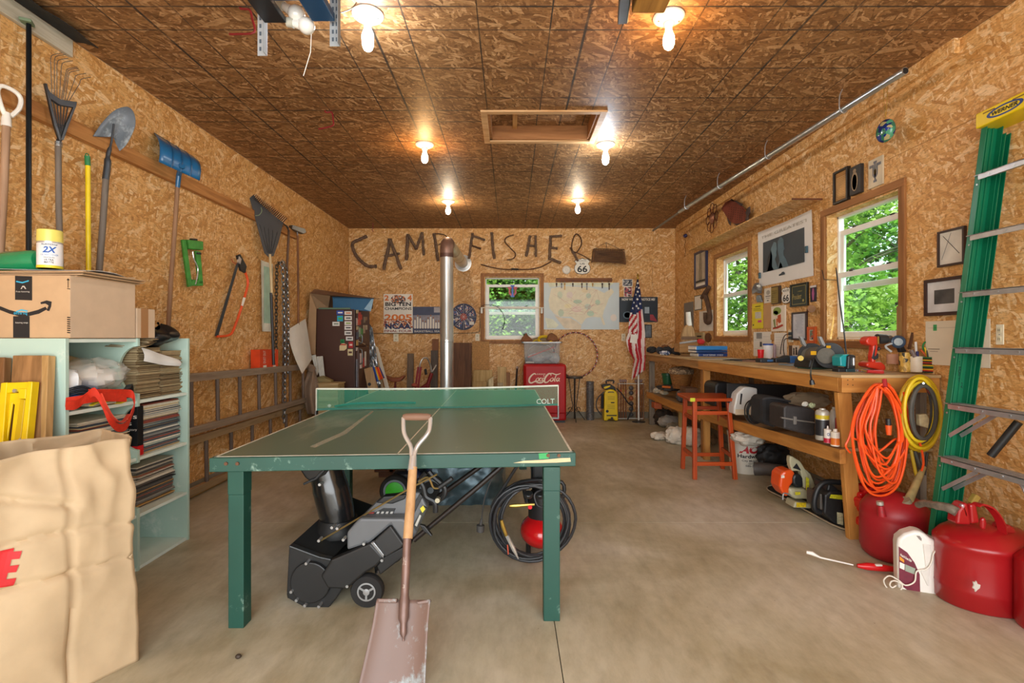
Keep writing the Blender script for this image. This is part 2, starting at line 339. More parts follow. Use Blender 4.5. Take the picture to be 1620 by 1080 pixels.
def spl(pts,n=8,closed=False):
    """Catmull-Rom through pts"""
    P=[Vector(p) for p in pts]; out=[]; k=len(P)
    for i in range(k if closed else k-1):
        a=P[(i-1)%k] if closed or i>0 else P[0]; b=P[i]; c=P[(i+1)%k]; d=P[(i+2)%k] if closed or i<k-2 else P[-1]
        for j in range(n):
            t=j/n; out.append(.5*((2*b)+(c-a)*t+(2*a-5*b+4*c-d)*t*t+(3*b-a-3*c+d)*t*t*t))
    if not closed: out.append(P[-1])
    return out
def ray(px,py): return Vector(((px-CX)/FP,1,(CY-py)/FP))
def hit(fr,px,py,n=0):
    """where the line of sight through a pixel meets the plane of frame fr"""
    d=ray(px,py); o=fr.o+fr.N*n-Vector((0,0,H)); return Vector((0,0,H))+d*(o.dot(fr.N)/d.dot(fr.N))
def uv(fr,px,py): q=hit(fr,px,py)-fr.o; return (q.dot(fr.U),q.dot(fr.V))
def face(y): return Fr((0,y,0),(1,0,0),(0,0,1))
def P2(fr,pts): return [uv(fr,a,b) for a,b in pts]
def pp(b,fr,pts,d0,d1): return b.prism(P2(fr,pts),fr,d0,d1)
def ph(fr,pts,n=0): return [hit(fr,a,b,n) for a,b in pts]
def pbox(b,px0,px1,pyt,pyb,y,dep): 
    p=at(px0,pyb,y); q=at(px1,pyt,y); return b.box((p.x,y,p.z),(q.x,y+dep,q.z))
def lat(b,prof,px0,px1,pyt,pyb,y,n=24,sy=1):
    """body of revolution standing where the photo shows it; prof in shares of radius and height"""
    c=at((px0+px1)/2,pyb,y); r=(px1-px0)/2*y/FP; h=(pyb-pyt)*y/FP; b.lathe([(max(.0005,a*r),z*h) for a,z in prof],c,n,sy=sy); return c,r,h
def ribbon(b,pts,wd,side,th=.002):
    pts=[Vector(p) for p in pts]; s=Vector(side).normalized()*wd/2; k=len(pts); N=[]
    for i in range(k):
        d=(pts[min(i+1,k-1)]-pts[max(i-1,0)]).normalized(); N.append(d.cross(s).normalized()*th/2)
    vs=[]
    for p,n_ in zip(pts,N): vs+=[p-s-n_,p+s-n_,p+s+n_,p-s+n_]
    fs=[(4*i+a,4*i+c,4*i+4+c,4*i+4+a) for i in range(k-1) for a,c in ((0,1),(1,2),(2,3),(3,0))]+[(3,2,1,0),(4*k-4,4*k-3,4*k-2,4*k-1)]
    return b.add(vs,fs)
def coil(c,rx,rz,n,turns,U,Vv,N,spread=.05,jit=.0,seed=1,steps=28,sag=0.0):
    """loops of a cable lying in plane U,V around c"""
    rnd=random.Random(seed); c=Vector(c); U=Vector(U); Vv=Vector(Vv); N=Vector(N); out=[]; ox=oz=0; kx=kz=1; nn=0
    T=int(turns*steps)
    key=[(rnd.uniform(-jit,jit),rnd.uniform(-jit,jit),1+rnd.uniform(-jit,jit)*3,1+rnd.uniform(-jit,jit)*3,rnd.uniform(-spread,spread)) for _ in range(int(turns)+3)]
    for i in range(T+1):
        f=i/steps; k=int(f); t=f-k; a,b=key[k],key[k+1]; q=[x*(1-t)+y*t for x,y in zip(a,b)]
        an=2*math.pi*f+math.pi/2; out.append(c+U*(math.cos(an)*rx*q[2]+q[0])+Vv*(math.sin(an)*rz*(q[3] if math.sin(an)<0 else 1)+(q[1] if math.sin(an)<0 else q[1]*.2))+N*q[4])
    return out
# ================================================================== SETTING
OW=['#bd8848','#cf9a58','#d9a765','#e1b476','#efd0a0']
M_osb=osb('strand_board_wall',OW,speck=.75)
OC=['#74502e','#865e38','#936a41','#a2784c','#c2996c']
inkx=[-.182+.4064,-.182+.6096,-.182+.8128]
inky=[3.28+.4064,3.28+.6096,3.28+.8128]
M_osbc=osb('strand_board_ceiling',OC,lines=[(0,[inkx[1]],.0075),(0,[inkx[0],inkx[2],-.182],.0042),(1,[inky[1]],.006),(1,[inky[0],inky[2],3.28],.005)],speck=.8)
M_conc=concrete('concrete_floor','#a39777','#bfb69d','#d6d0c0')
M_stem=concrete('concrete_footing','#7d7768','#948d7c','#a9a393',rough=.9)
M_pine=W('#cf9c5e','#a8713a','y'); M_pinez=W('#cf9c5e','#a8713a','z'); M_pinex=W('#cf9c5e','#a8713a','x')
M_white=M('#e9ebe6',.45,var=.05); M_vinyl=M('#eef0ec',.35,var=.03)
def st(o,nm=None): o['kind']='structure'; return o
fl=MB().box((XL-.1,YF-.1,-.12),(XR+.1,YB+.1,-.012)).build('floor',M('#2b2822',.9)); st(fl)
g=.004; xs=[XL,.197-2.44,.197,XR]; ys=[YF,3.49,YB]; xs=[XL,.197,XR]
for i in range(2):
    for j in range(2):
        MB().box((xs[i]+(g/2 if i else 0),ys[j]+(g/2 if j else 0),-.012),(xs[i+1]-(g/2 if i==0 else 0),ys[j+1]-(g/2 if j==0 else 0),0)).build('concrete_slab',M_conc,fl)
def holes_split(u0,u1,v0,v1,holes):
    us=sorted({u0,u1,*[h[i] for h in holes for i in (0,1) if u0<h[i]<u1]}); vs=sorted({v0,v1,*[h[i] for h in holes for i in (2,3) if v0<h[i]<v1]}); out=[]
    for a,b in zip(us,us[1:]):
        for c,d in zip(vs,vs[1:]):
            m,n_=(a+b)/2,(c+d)/2
            if not any(h[0]<m<h[1] and h[2]<n_<h[3] for h in holes): out.append((a,b,c,d))
    return out
HR=[(5.56,6.44,1.30,2.30),(3.40,4.20,1.26,2.30)]      # right wall openings: y0,y1,z0,z1
HB=[(-.425,.475,1.25,2.27)]
def wallbuild(name,fr,L,Hh,holes,off0=0.0):
    b=MB()
    for a,c,d,e in holes_split(-.14,L+.14,0,Hh+.1,holes): b.fbox(fr,a,c,d,e,-.14,-.014)
    w_=b.build(name,M_stem,uvm=True); st(w_)
    sheets=[]
    u=off0
    while u<L:
        sheets.append((max(0,u),min(L,u+1.2192),.10,2.53)); u+=1.2192
    u=off0-.6
    while u<L:
        if u+2.4384>0: sheets.append((max(0,u),min(L,u+2.4384),2.53,Hh))
        u+=2.4384
    for a,c,d,e in sheets:
        if c-a<.02: continue
        b=MB()
        for r in holes_split(a+.0015,c-.0015,d+.0015,e-.001,holes): b.fbox(fr,*r,-.014,U_(-.0012,0))
        if b.v: b.build('panel',M_osb,w_,uvm=True)
    MB2=MB()
    for a,c,d,e in holes_split(0,L,0,.098,[]): MB2.fbox(fr,a,c,d,e,-.014,-.004)
    MB2.build('footing',M_stem,w_)
    return w_
FL_=Fr((XL,YF,0),(0,1,0),(0,0,1)); LB=YB-YF
wallbuild('wall_left',FL_,LB,ZC,[],-.42)
FRt=Fr((XR,YB,0),(0,-1,0),(0,0,1))
wallbuild('wall_right',FRt,LB,ZC,[(YB-h[1],YB-h[0],h[2],h[3]) for h in HR],-.5)
FBk=Fr((XL,YB,0),(1,0,0),(0,0,1))
wallbuild('wall_back',FBk,XR-XL,ZC,[(h[0]-XL,h[1]-XL,h[2],h[3]) for h in HB],0)
FFr=Fr((XR,YF,0),(-1,0,0),(0,0,1))
wallbuild('wall_front',FFr,XR-XL,ZC,[(XR-2.4,XR+2.1,-1,2.65)],0)
# ceiling of strand-board sheets
hx0,hx1,hy0,hy1=-.18,.80,3.89,4.60       # attic hatch opening
a_=onZ(775,178,ZC); b_=onZ(955,178,ZC); c_=onZ(780,220,ZC)
hx0,hx1=a_.x*.98,b_.x*.96; hy0,hy1=4.00,4.58
hx0,hx1=-.185,.70; hy0,hy1=3.93,4.47
ceil=MB()
for a,c,d,e in holes_split(XL,XR,YF,YB,[(hx0,hx1,hy0,hy1)]): ceil.box((a,d,ZC+.012),(c,e,ZC+.1))
ceil=ceil.build('ceiling',M_stem); st(ceil)
ux=[XL]+[-.182+1.2192*k for k in range(-1,3)]+[XR]
uy=[YF]+[3.28+1.2192*k for k in range(-3,4)]+[YB]
for i in range(len(ux)-1):
    j=0
    while j<len(uy)-1:
        j2=min(len(uy)-1,j+(1 if (j==0 and i%2) else 2)); b=MB()
        for a,c,d,e in holes_split(ux[i]+.0015,ux[i+1]-.0015,uy[j]+.0015,uy[j2]-.0015,[(hx0,hx1,hy0,hy1)]): b.box((a,d,ZC),(c,e,ZC+.012))
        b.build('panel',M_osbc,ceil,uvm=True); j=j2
# attic hatch: framed recess with a lid
b=MB(); t=.022; zt=ZC+.16
for q in [((hx0,hy0,ZC),(hx0+t,hy1,zt)),((hx1-t,hy0,ZC),(hx1,hy1,zt)),((hx0,hy0,ZC),(hx1,hy0+t,zt)),((hx0,hy1-t,ZC),(hx1,hy1,zt))]: b.box(*q)
hat=b.build('ceiling_trim',W('#b07a48','#8a5a30','x')); st(hat)
b=MB(); 
for q in [((hx0-.05,hy0-.05,ZC-.014),(hx0,hy1+.05,ZC)),((hx1,hy0-.05,ZC-.014),(hx1+.05,hy1+.05,ZC)),((hx0,hy0-.05,ZC-.014),(hx1,hy0,ZC)),((hx0,hy1,ZC-.014),(hx1,hy1+.05,ZC))]: b.box(*q)
b.build('casing',W('#d9b384','#b98a56','x'),hat,bev=.002)
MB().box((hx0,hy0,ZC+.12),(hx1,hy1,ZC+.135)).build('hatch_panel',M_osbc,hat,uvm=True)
MB().box((hx0+.2,hy0,ZC+.09),(hx0+.24,hy1,ZC+.12)).build('batten',M_pine,hat)
# trims
b=MB().box((XR-.035,2.95,2.955),(XR,7.9,ZC)); st(b.build('trim_1',M_osb,uvm=True))
b=MB().box((XL,1.7,2.47),(XL+.038,6.05,2.56)); r_=b.build('trim_2',W('#c88f52','#9a6430','y'),bev=.002); st(r_)
b=MB().box((XL,3.2,0),(XL+.04,7.9,.035)); st(b.build('baseboard_left',W('#c79a52','#9a7030','y'),bev=.002))
# ------------------------------------------------------------------ windows
M_glass=glass('window_glass',(.95,.99,.96),.022)
M_glass2=glass('window_glass_double',(.82,.95,.88),.035)
M_case=W('#a87443','#7f5126','z'); M_casey=W('#a87443','#7f5126','y'); M_rev=osb('strand_board_reveal',OW,speck=.4)
def window(name,fr,low=0,casing=.055,rev=.10,up=0.0):
    """fr = opening rectangle; single-hung vinyl window, upper sash slid down by low"""
    w_,h_=fr.w,fr.h; b=MB(); c=casing
    root=MB()
    t=.03
    for q in [(0,w_,h_-t,h_),(0,w_,0,t),(0,t,0,h_),(w_-t,w_,0,h_)]: root.fbox(fr,*q,-.13,-.085)
    root=root.build(name,M_vinyl,bev=.003); st(root)
    for nm,q,mt in [('casing',(-c,w_+c,h_,h_+c),M_casey),('casing',(-c,w_+c,-c,0),M_casey),('casing',(-c,0,0,h_),M_case),('casing',(w_,w_+c,0,h_),M_case)]:
        MB().fbox(fr,*q,0.0,.018).build(nm,mt,root,bev=.003)
    tt=.012
    for q in [(0,w_,h_-tt,h_),(0,w_,0,tt),(0,tt,tt,h_-tt),(w_-tt,w_,tt,h_-tt)]: MB().fbox(fr,*q,-.085,.0).build('reveal',M_rev,root,uvm=True)
    mid=h_*.5; s=.045
    def sash(v0,v1,n0,n1,gm,lifts):
        x0,x1=t,w_-t; b=MB()
        for q in [(x0,x1,v1-s,v1),(x0,x1,v0,v0+s),(x0,x0+s,v0+s,v1-s),(x1-s,x1,v0+s,v1-s)]: b.fbox(fr,*q,n0,n1)
        sa=b.build('sash',M_vinyl,root,bev=.003)
        MB().fbox(fr,x0+s,x1-s,v0+s,v1-s,(n0+n1)/2-.002,(n0+n1)/2+.002).build('pane',gm,sa)
        for u in lifts: MB().fbox(fr,u-.02,u+.02,v1-.004,v1+.008,n1-.02,n1+.004).build('latch',M('#2b2a28',.5),sa,bev=.002)
    sash(mid-.01-low,h_-t-low,-.118,-.098,M_glass2 if low else M_glass,[w_*.25,w_*.75] if low else [])
    sash(t,mid+.04-up,-.095,-.073,M_glass,[w_*.25,w_*.75])
    return root
fw=[]
for i,h in enumerate(HR):
    fr=Fr((XR,h[1],h[2]),(0,-1,0),(0,0,1),h[1]-h[0],h[3]-h[2]); window('window_%d'%(i+1),fr,low=.0 if i==0 else .10)
fr=Fr((HB[0][0],YB,HB[0][2]),(1,0,0),(0,0,1),HB[0][1]-HB[0][0],HB[0][3]-HB[0][2]); window('window_3',fr,low=.085)
# ------------------------------------------------------------------ ceiling lamps
PORC=M('#f1efe8',.25,var=.03,coat=.5)
def lamp(x,y,label,col,strength,rb=.032,long=0.0,group=None):
    t=thing('ceiling_lamp',label,'ceiling lamp',(x,y,ZC))
    b=MB().lathe([(.083,0),(.085,-.006),(.078,-.016),(.058,-.024),(.045,-.03),(.03,-.036)],(x,y,ZC),28); b.build('base_plate',PORC,t,smooth=True)
    MB().lathe([(.03,-.036),(.028,-.05),(.021,-.058),(.019,-.075)],(x,y,ZC),20).build('socket',PORC,t,smooth=True)
    for s in (-1,1): MB().cyl((x+s*.055,y,ZC-.0255),(x+s*.055,y,ZC-.029),.005,n=8).build('screw',M('#9a9a94',.3,1),t)
    z=ZC-.075; k=long
    prof=[(.017,0),(.02,-.012),(rb*.9,-.035),(rb,-.052-k*.3),(rb*.97,-.066-k*.8),(rb*.72,-.086-k),(rb*.35,-.096-k),(.002,-.099-k)]
    m,tt,p,n,l=new('lit_bulb'); p.inputs['Base Color'].default_value=(.9,.9,.9,1); p.inputs['Emission Color'].default_value=col+(1,); p.inputs['Emission Strength'].default_value=strength
    MB().lathe(prof,(x,y,z),14).build('bulb',m,t,smooth=True)
    return t
LS=80
COOL=(.86,.93,1.0); WARM=(1.0,.58,.24); MID=(1.0,.8,.56)
for px,py,lb,c,s,k in [(582,22,'lit cool white bulb on porcelain holder beside the motor unit',COOL,1.2,.03),(1058,26,'lit warm bulb on porcelain holder beside hanging wooden block',WARM,.9,.01),
    (672,228,'lit orange-warm bulb in the middle row above the table side',WARM,1.1,0),(958,228,'lit cool white bulb on porcelain holder beside the ceiling hatch',COOL,1.3,.015),
    (709,318,'small lit warm bulb above the table side, in the row closest to the stick letters',MID,1.35,0),(914,316,'small lit warm bulb above the route sign, in the row closest to the back wall',MID,1.35,0)]:
    p_=onZ(px,py,ZC); lamp(p_.x,p_.y,lb,c,LS*s,long=k)
# ================================================================== LEFT WALL
BLK=M('#1d1f21',.45); BLKP=M('#26282a',.38,var=.1); STEEL=M('#b9bcbe',.28,.75,var=.12); STEELD=M('#6d6f70',.45,.8,var=.25); CHROME=M('#d9dcdd',.15,.7,var=.04)
SHAFT=W('#a37d5c','#7c5a3f','z'); SHAFTG=W('#7f756a','#5f564d','z'); PAPER=M('#e9e6dc',.8,var=.06); 
def lf(px,off,ux=.4,uy=1.0,py=300):
    p_=onL(px,py,off); return Fr(p_,(ux,uy,0),(0,0,1))
# weather-strip board in the top corner
t=thing('door_seal_board','pale board with a black rubber strip along the ceiling at the garage door end','board',(XL,1.2,2.9))
b=MB().box((XL+.002,.9,2.93),(XL+.028,2.95,3.03)); b.build('board',W('#cfc7b2','#aaa08a','y'),t,bev=.002)
b=MB().grid(24,3,lambda u,v:(XL+.03+.13*v,.9+2.07*u,3.036-.03*v*v-.008*math.sin(u*40)*v),.006,(0,0,1)); b.build('rubber_strip',M('#1b1a18',.8,var=.4,scale=30),t,smooth=True)
for k in range(4): MB().ob((XL+.031,1.3+.4*k,2.98),(.006,.014,.014)).build('screw',STEELD,t)
# D-grip shovel, far end of the rail
t=thing('d_handle_shovel','shovel hung upside down by its white plastic D grip, wooden shaft','shovel',onL(14,300,.06)); fr=lf(14,.07)
grip=spl(ph(fr,[(8,182),(1,165),(-4,143),(4,136),(24,145),(33,157),(30,172),(17,184)]),6)
MB().tube(grip,.0105,8).build('grip',M('#e8e4da',.4),t,smooth=True)
b=MB().tube(ph(fr,[(11,178),(10,188),(10,200)]),[.013,.019,.021],10); b.build('grip_socket',M('#e8e4da',.4),t,smooth=True)
MB().tube(ph(fr,[(10,198),(6,300),(-1,420),(-4,520)]),.0165,10).build('shaft',W('#b08e70','#8a6a50','z'),t,smooth=True)
# black pole standing on the box
t=thing('black_pole','thin black metal pole leaning in the corner above the cardboard box','pole',(-2.42,2.5,1.61))
MB().tube([(-2.42,2.52,1.612),(-2.545,2.65,2.94)],.0115,10).build('rod',M('#1f2428',.3,.6),t,smooth=True)
MB().tube([(-2.42,2.52,1.61),(-2.43,2.53,1.70)],.0135,10).build('foot_grip',BLK,t,smooth=True)
MB().ob((-2.55,2.645,2.946),(.05,.06,.016),(0,0,.5)).build('end_cap',M('#6f8265',.6),t,bev=.003)
# small spring rake
t=thing('spring_rake','small black spring rake with long bent wire tines, hung head up','rake',onL(93,300,.07)); fr=lf(93,.08,.45)
head=[(94,226),(84,200),(69,132),(73,136),(80,148),(95,160),(119,163),(118,168),(106,196),(99,226)]
b=MB(); pp(b,fr,[(92,222),(84,198),(69,132),(73,133),(88,197),(96,222)],-.006,.012); pp(b,fr,[(94,222),(103,196),(116,166),(120,165),(108,197),(99,222)],-.006,.012)
pp(b,fr,[(69,132),(78,147),(94,158),(120,162),(118,171),(93,167),(77,156)],-.008,.014)
for k in range(5): b.tube(ph(fr,[(95+k*.6,218),(84+k*6,160+k*1.5)]),.0032,6)
b.tube(ph(fr,[(87,196),(105,199)]),.004,6); b.build('head',BLKP,t,bev=.001)
for k,(a,c,d,e) in enumerate([(82,150,80,88),(86,152,86,90),(90,154,90,96),(94,156,97,100),(97,157,104,110),(99,158,106,112),(103,158,108,115),(106,159,118,120),(109,160,126,126)]):
    MB().tube(ph(fr,[(a,c),(d,e+6),(d+1.5,e),(d+6,e-2),(d+18,e-4)]),.0017,5).build('tine',STEELD,t)
b=MB().tube(ph(fr,[(95,216),(92,228)]),[.010,.014],10); b.build('collar',BLK,t,smooth=True)
for k in range(4): b=MB().tube([hit(fr,93,225+k*2)+V(.017*math.cos(q*.8),.017*math.sin(q*.8),0) for q in range(8)],.0015,5,closed=True); b.build('wire_loop',STEEL,t)
MB().tube(ph(fr,[(92,228),(93,330),(97,455)]),.0145,10).build('shaft',SHAFTG,t,smooth=True)
# yellow pole
t=thing('yellow_pole','slim yellow pole with a green hang tip on the rail','pole',onL(138,330,.05)); fr=lf(138,.06)
MB().tube(ph(fr,[(139,261),(140,430),(141,460)]),.013,12).build('rod',M('#ecd018',.35),t,smooth=True)
MB().tube(ph(fr,[(138,247),(139,262)]),.0145,12).build('tip',M('#1c7a45',.4),t,smooth=True)
MB().tube([hit(fr,138,246)+V(0,.012*math.cos(a),.012*math.sin(a)) for a in [k*.7 for k in range(9)]],.003,6,closed=True).build('eye',M('#1c7a45',.4),t)
# round-point shovel
t=thing('round_point_shovel','grey steel round-point shovel hung blade up on the rail','shovel',onL(176,300,.06)); fr=lf(176,.10,.7,.75)
out=spl(ph(fr,[(147,216),(160,196),(178,177),(192,170),(204,170),(212,180),(214,196),(209,212),(199,230),(189,239)]),4)
cen=hit(fr,181,214); b=MB(); n=len(out); rings=[]
vs=[]; 
for s_ in (0,.35,.7,1.0):
    for p_ in out: q=cen.lerp(p_,s_); vs.append(q+fr.N*(-.035*(1-s_*s_)+.012*abs((q-cen).dot(fr.U))*5*s_))
fs=[(i*n+j,i*n+j+1,(i+1)*n+j+1,(i+1)*n+j) for i in range(3) for j in range(n-1)]; b.add(vs,fs)
M_blade=paint_worn('shovel_steel','#6f7880','#a9b2b6',.52,.35,7)
b.build('blade',M_blade,t,smooth=True,solid=.003)
MB().tube(spl(ph(fr,[(180,196),(176,226),(171,245),(170,262),(167,284)]),4),[.006]*6+[.012]*4+[.0185]*7,10).build('socket',M('#4a5056',.4,.7),t,smooth=True)
MB().tube(ph(fr,[(168,275),(163,350),(156,440),(153,480)]),.0175,10).build('shaft',SHAFTG,t,smooth=True)
# snow pusher
t=thing('snow_pusher','curved blue snow shovel hung blade up on the rail, wooden shaft','snow shovel',onL(281,300,.06)); fr=lf(281,.10,.62,.8)
A,B,C,D=ph(fr,[(245,209),(309,248),(318,268),(241,262)])
def pus(u,v):
    top=A.lerp(B,u); bot=hit(fr,241,262).lerp(hit(fr,305,291),u); p_=top.lerp(bot,v)
    return p_+fr.N*(.16*math.sin(v*math.pi*.62)-.02)+V(0,0,.02*math.sin(math.pi*v))
b=MB().grid(10,12,pus); b.build('blade',M('#1d5f8d',.28,var=.2,scale=5,coat=.4),t,smooth=True,solid=.004,ang=80)
b=MB().tube([pus(u/8,0) for u in range(9)],.004,6); b.build('wear_strip',STEELD,t)
for u in (.3,.52,.75): MB().tube([pus(u,v/8)+fr.N*.006 for v in range(9)],.005,6).build('rib',M('#174f78',.3),t,smooth=True)
e=pus(.52,.85); MB().tube([e+fr.N*.01,hit(fr,283,276,.03),hit(fr,281,296,.0)],[.022,.018,.0165],10).build('socket',M('#1d5f8d',.28,coat=.4),t,smooth=True)
MB().tube(ph(fr,[(281,292),(276,370),(270,450),(266,524)]),.0155,10).build('shaft',SHAFT,t,smooth=True)
# green sprinkler
t=thing('lawn_sprinkler','green metal oscillating sprinkler hung on the strand board','sprinkler',onL(304,420,.0)); fr=lf(304,.045,.35)
G=M('#3f8a37',.5,var=.25,scale=20)
for q in ([(287,379),(293,379),(303,452),(297,454)],[(308,396),(316,398),(320,448),(314,450)],[(303,442),(320,444),(320,452),(302,452)]):
    b=MB(); pp(b,fr,q,-.012,.012); b.build('frame_bar',G,t,bev=.004)
b=MB(); pp(b,fr,[(293,379),(318,382),(318,396),(296,394)],-.02,.03); b.build('motor_box',G,t,bev=.008)
b=MB(); pp(b,fr,[(301,377),(310,378),(310,381),(301,380)],-.012,.02); b.build('hose_inlet',BLK,t,bev=.002)
b=MB(); pp(b,fr,[(309,399),(316,400),(316,403),(309,402)],-.01,.02); b.build('adjust_knob',BLK,t,bev=.002)
MB().tube(spl(ph(fr,[(305,398),(307,410),(313,424),(312,438),(309,450)],.01),5),.005,8).build('spray_tube',CHROME,t,smooth=True)
# bow saw
t=thing('bow_saw','orange bow saw hung diagonally on the left wall','bow saw',onL(365,470,.0)); fr=lf(365,.05,.25)
MB().tube(spl(ph(fr,[(385,424),(390,436),(392,450),(384,480),(370,520),(362,530),(343,532)]),6),.0115,10,sq=.8).build('frame',M('#e0521f',.35),t,smooth=True)
b=MB(); pp(b,fr,[(374,416),(378,417),(345,532),(340,531)],-.001,.001); b.build('blade',M('#44484c',.5,.5),t)
b=MB(); pp(b,fr,[(374,404),(379,402),(389,421),(387,432),(380,428),(377,417)],-.012,.012); b.build('grip',BLK,t,bev=.003)
b=MB(); pp(b,fr,[(376,405),(380,410),(378,418),(375,414)],-.006,.018); b.build('tension_lever',CHROME,t,bev=.002)
MB().tube(ph(fr,[(366,409),(368,414),(374,418)],.005),.003,6).build('hang_wire',M('#b32d22',.5),t)
b=MB(); pp(b,fr,[(383,470),(387,471),(383,484),(380,483)],.010,.0125); b.build('sticker',PAPER,t)
# big leaf rake
t=thing('leaf_rake','large black plastic leaf rake hung head up, pale shaft ending in a black grip','rake',onL(425,350,.1)); fr=lf(425,.14,.8,.6)
o2=[(424,405),(418,402),(408,360),(397,322),(395,312),(400,308)]; 
b=MB(); pp(b,fr,[(424,406),(418,400),(407,358),(395,313),(401,308),(412,322),(430,338),(448,352),(442,378),(433,405)],-.003,.004); b.build('head',BLKP,t,bev=.0015)
for k in range(5): MB().tube(ph(fr,[(424+k*1.6,400),(411+k*7,355+k*3)],.006),.004,6).build('rib',M('#2b2d30',.4),t)
MB().tube(spl(ph(fr,[(404,341),(410,340),(414,334),(413,328)],.007),4),.003,6).build('hang_ring',M('#8fa276',.5),t)
for k in range(21):
    u=k/20; a=(399+47*u,309+42*u); c=(404+48*u,306+37*u); 
    MB().tube(ph(fr,[(a[0]-2,a[1]+5),(a[0]+2.5,a[1]-1),(c[0]+2,c[1]+1.5),(c[0]-1,c[1]+5)],.002)+[hit(fr,c[0]-3.5,c[1]+8,.025)],.0036,5).build('tine',M('#3a2c22',.5) if k%2 else BLKP,t)
MB().tube(ph(fr,[(427,402),(429,440),(430,466)]),.0125,10).build('shaft',W('#d8c39a','#b89f70','z'),t,smooth=True)
MB().tube(ph(fr,[(429,463),(431,520),(433,577)]),.0145,10).build('grip',BLKP,t,smooth=True)
# hoe and steel-headed rake
t=thing('garden_hoe','long wooden shafted garden hoe hung beside the chains, square steel head','hoe',onL(474,420,.05)); fr=lf(474,.09,.5)
MB().tube(ph(fr,[(471,372),(472,470),(472,555)]),.0125,10).build('shaft',W('#8c5f3c','#63402a','z'),t,smooth=True)
MB().tube(ph(fr,[(472,548),(472,568)]),.0145,10).build('grip',M('#4b4f52',.6),t,smooth=True)
MB().tube(ph(fr,[(471,375),(470,365),(466,360)]),.007,8).build('neck',STEELD,t,smooth=True)
b=MB(); pp(b,fr,[(460,356),(480,362),(482,368),(478,370),(459,362)],-.03,.03); b.build('head',STEELD,t,bev=.003)
t=thing('garden_fork','long dark shafted cultivator with curled prongs hung beside the leaf rake','garden tool',onL(455,420,.05)); fr=lf(455,.09,.5)
MB().tube(ph(fr,[(457,364),(453,450),(449,560),(447,640)]),.0135,10).build('shaft',W('#6f5340','#4d3a2c','z'),t,smooth=True)
for k in range(4): MB().tube(spl(ph(fr,[(457,366),(455-k*1.5,358-k),(448-k*2,357-k*2),(443-k,362-k)],-.02+.02*k),4),.004,6).build('prong',BLK,t)
# map on the wall behind the rake
fr=wr('L',410,431,412,524,ref=414,off=.004); t=thing('wall_chart','curling pale green chart pinned behind the leaf rake shaft','chart',fr.o)
MB().grid(6,6,lambda u,v:fr.q(u,v,.003+.03*max(0,.25-u)*4*(1-.4*v)),.0015,fr.N).build('sheet',M('#e4e9de',.75),t)
shapes(fr,[(M('#a9cdbb',.8),rc(.3,.12,.95,.93))],t,n=.0075)
# chains
def link(c,d,s_,L=.05,wd=.02,r=.0042):
    d=Vector(d).normalized(); s_=(Vector(s_)-d*Vector(s_).dot(d)).normalized(); pts=[]
    for k in range(14):
        a=2*math.pi*k/14; pts.append(Vector(c)+d*(math.cos(a)*.5*(wd)+math.copysign((L-wd)/2,math.cos(a)))+s_*(math.sin(a)*wd/2))
    return pts
def chain(path,t,mat,L=.05,wd=.028,r=.0045):
    n=int(sum((b-a).length for a,b in zip(path,path[1:]))/(L*.72)); tot=sum((b-a).length for a,b in zip(path,path[1:]))
    for k in range(n):
        s=(k+.5)*tot/n; i=0
        while i<len(path)-2 and s>(path[i+1]-path[i]).length: s-=(path[i+1]-path[i]).length; i+=1
        d=(path[i+1]-path[i]).normalized(); c=path[i]+d*s
        MB().tube(link(c,d,(0,1,0) if k%2 else (1,.4,0),L,wd,r),r,5,closed=True).build('link',mat,t)
CH=M('#8b8e8f',.35,.9,var=.2); CHD=M('#4e4b46',.5,.8,var=.3)
fr=Fr(onL(438,415,.06),(.2,1,0),(0,0,1))
t=thing('hanging_chain','heavy dull steel chain doubled over a hook on the left wall','chain',hit(fr,437,415))
MB().tube([hit(fr,446,414)-fr.N*.06,hit(fr,446,414),hit(fr,447,410)],.005,6).build('hook',STEELD,t)
chain(ph(fr,[(444,415),(438,420),(437,480),(437,570)]),t,CHD)
t=thing('hanging_chain','longest chain on the left wall, its bright links hanging past the ladder','chain',hit(fr,450,415))
chain(ph(fr,[(446,414),(448,440),(450,560),(450,640),(449,668)],.03),t,CH,.06,.032,.0055)
t=thing('hanging_chain','bright steel chain loop hung double between the dull chain and the hoe','chain',hit(fr,454,415))
chain(ph(fr,[(448,414),(454,430),(456,500),(455,590)],.01),t,CH)
# orange boxes on the ladder rail
for k,(a,c,lb) in enumerate([(411,426,'orange box with white lettering standing on the wall ladder rail'),(427,440,'orange box half behind the black rake grip on the ladder rail')]):
    fr=wr('L',a,c,553,587,ref=a,off=.11); t=thing('orange_box',lb,'box',fr.o)
    MB().fbox(fr,0,fr.w,0,fr.h,-.09,0).build('carton',M('#e24a1d',.5),t,bev=.001)
    g=fr.sub(.35,.6,.35,.95); g2=Fr(g.q(1,0),(0,0,1),(0,-1,0),g.h,g.w); lettering('DUST OUT',g2,PAPER,t) if k==0 else lettering('BAG',g2,PAPER,t)
    shapes(fr,[(PAPER,rc(.35,.05,.7,.25))],t,name='label_patch')
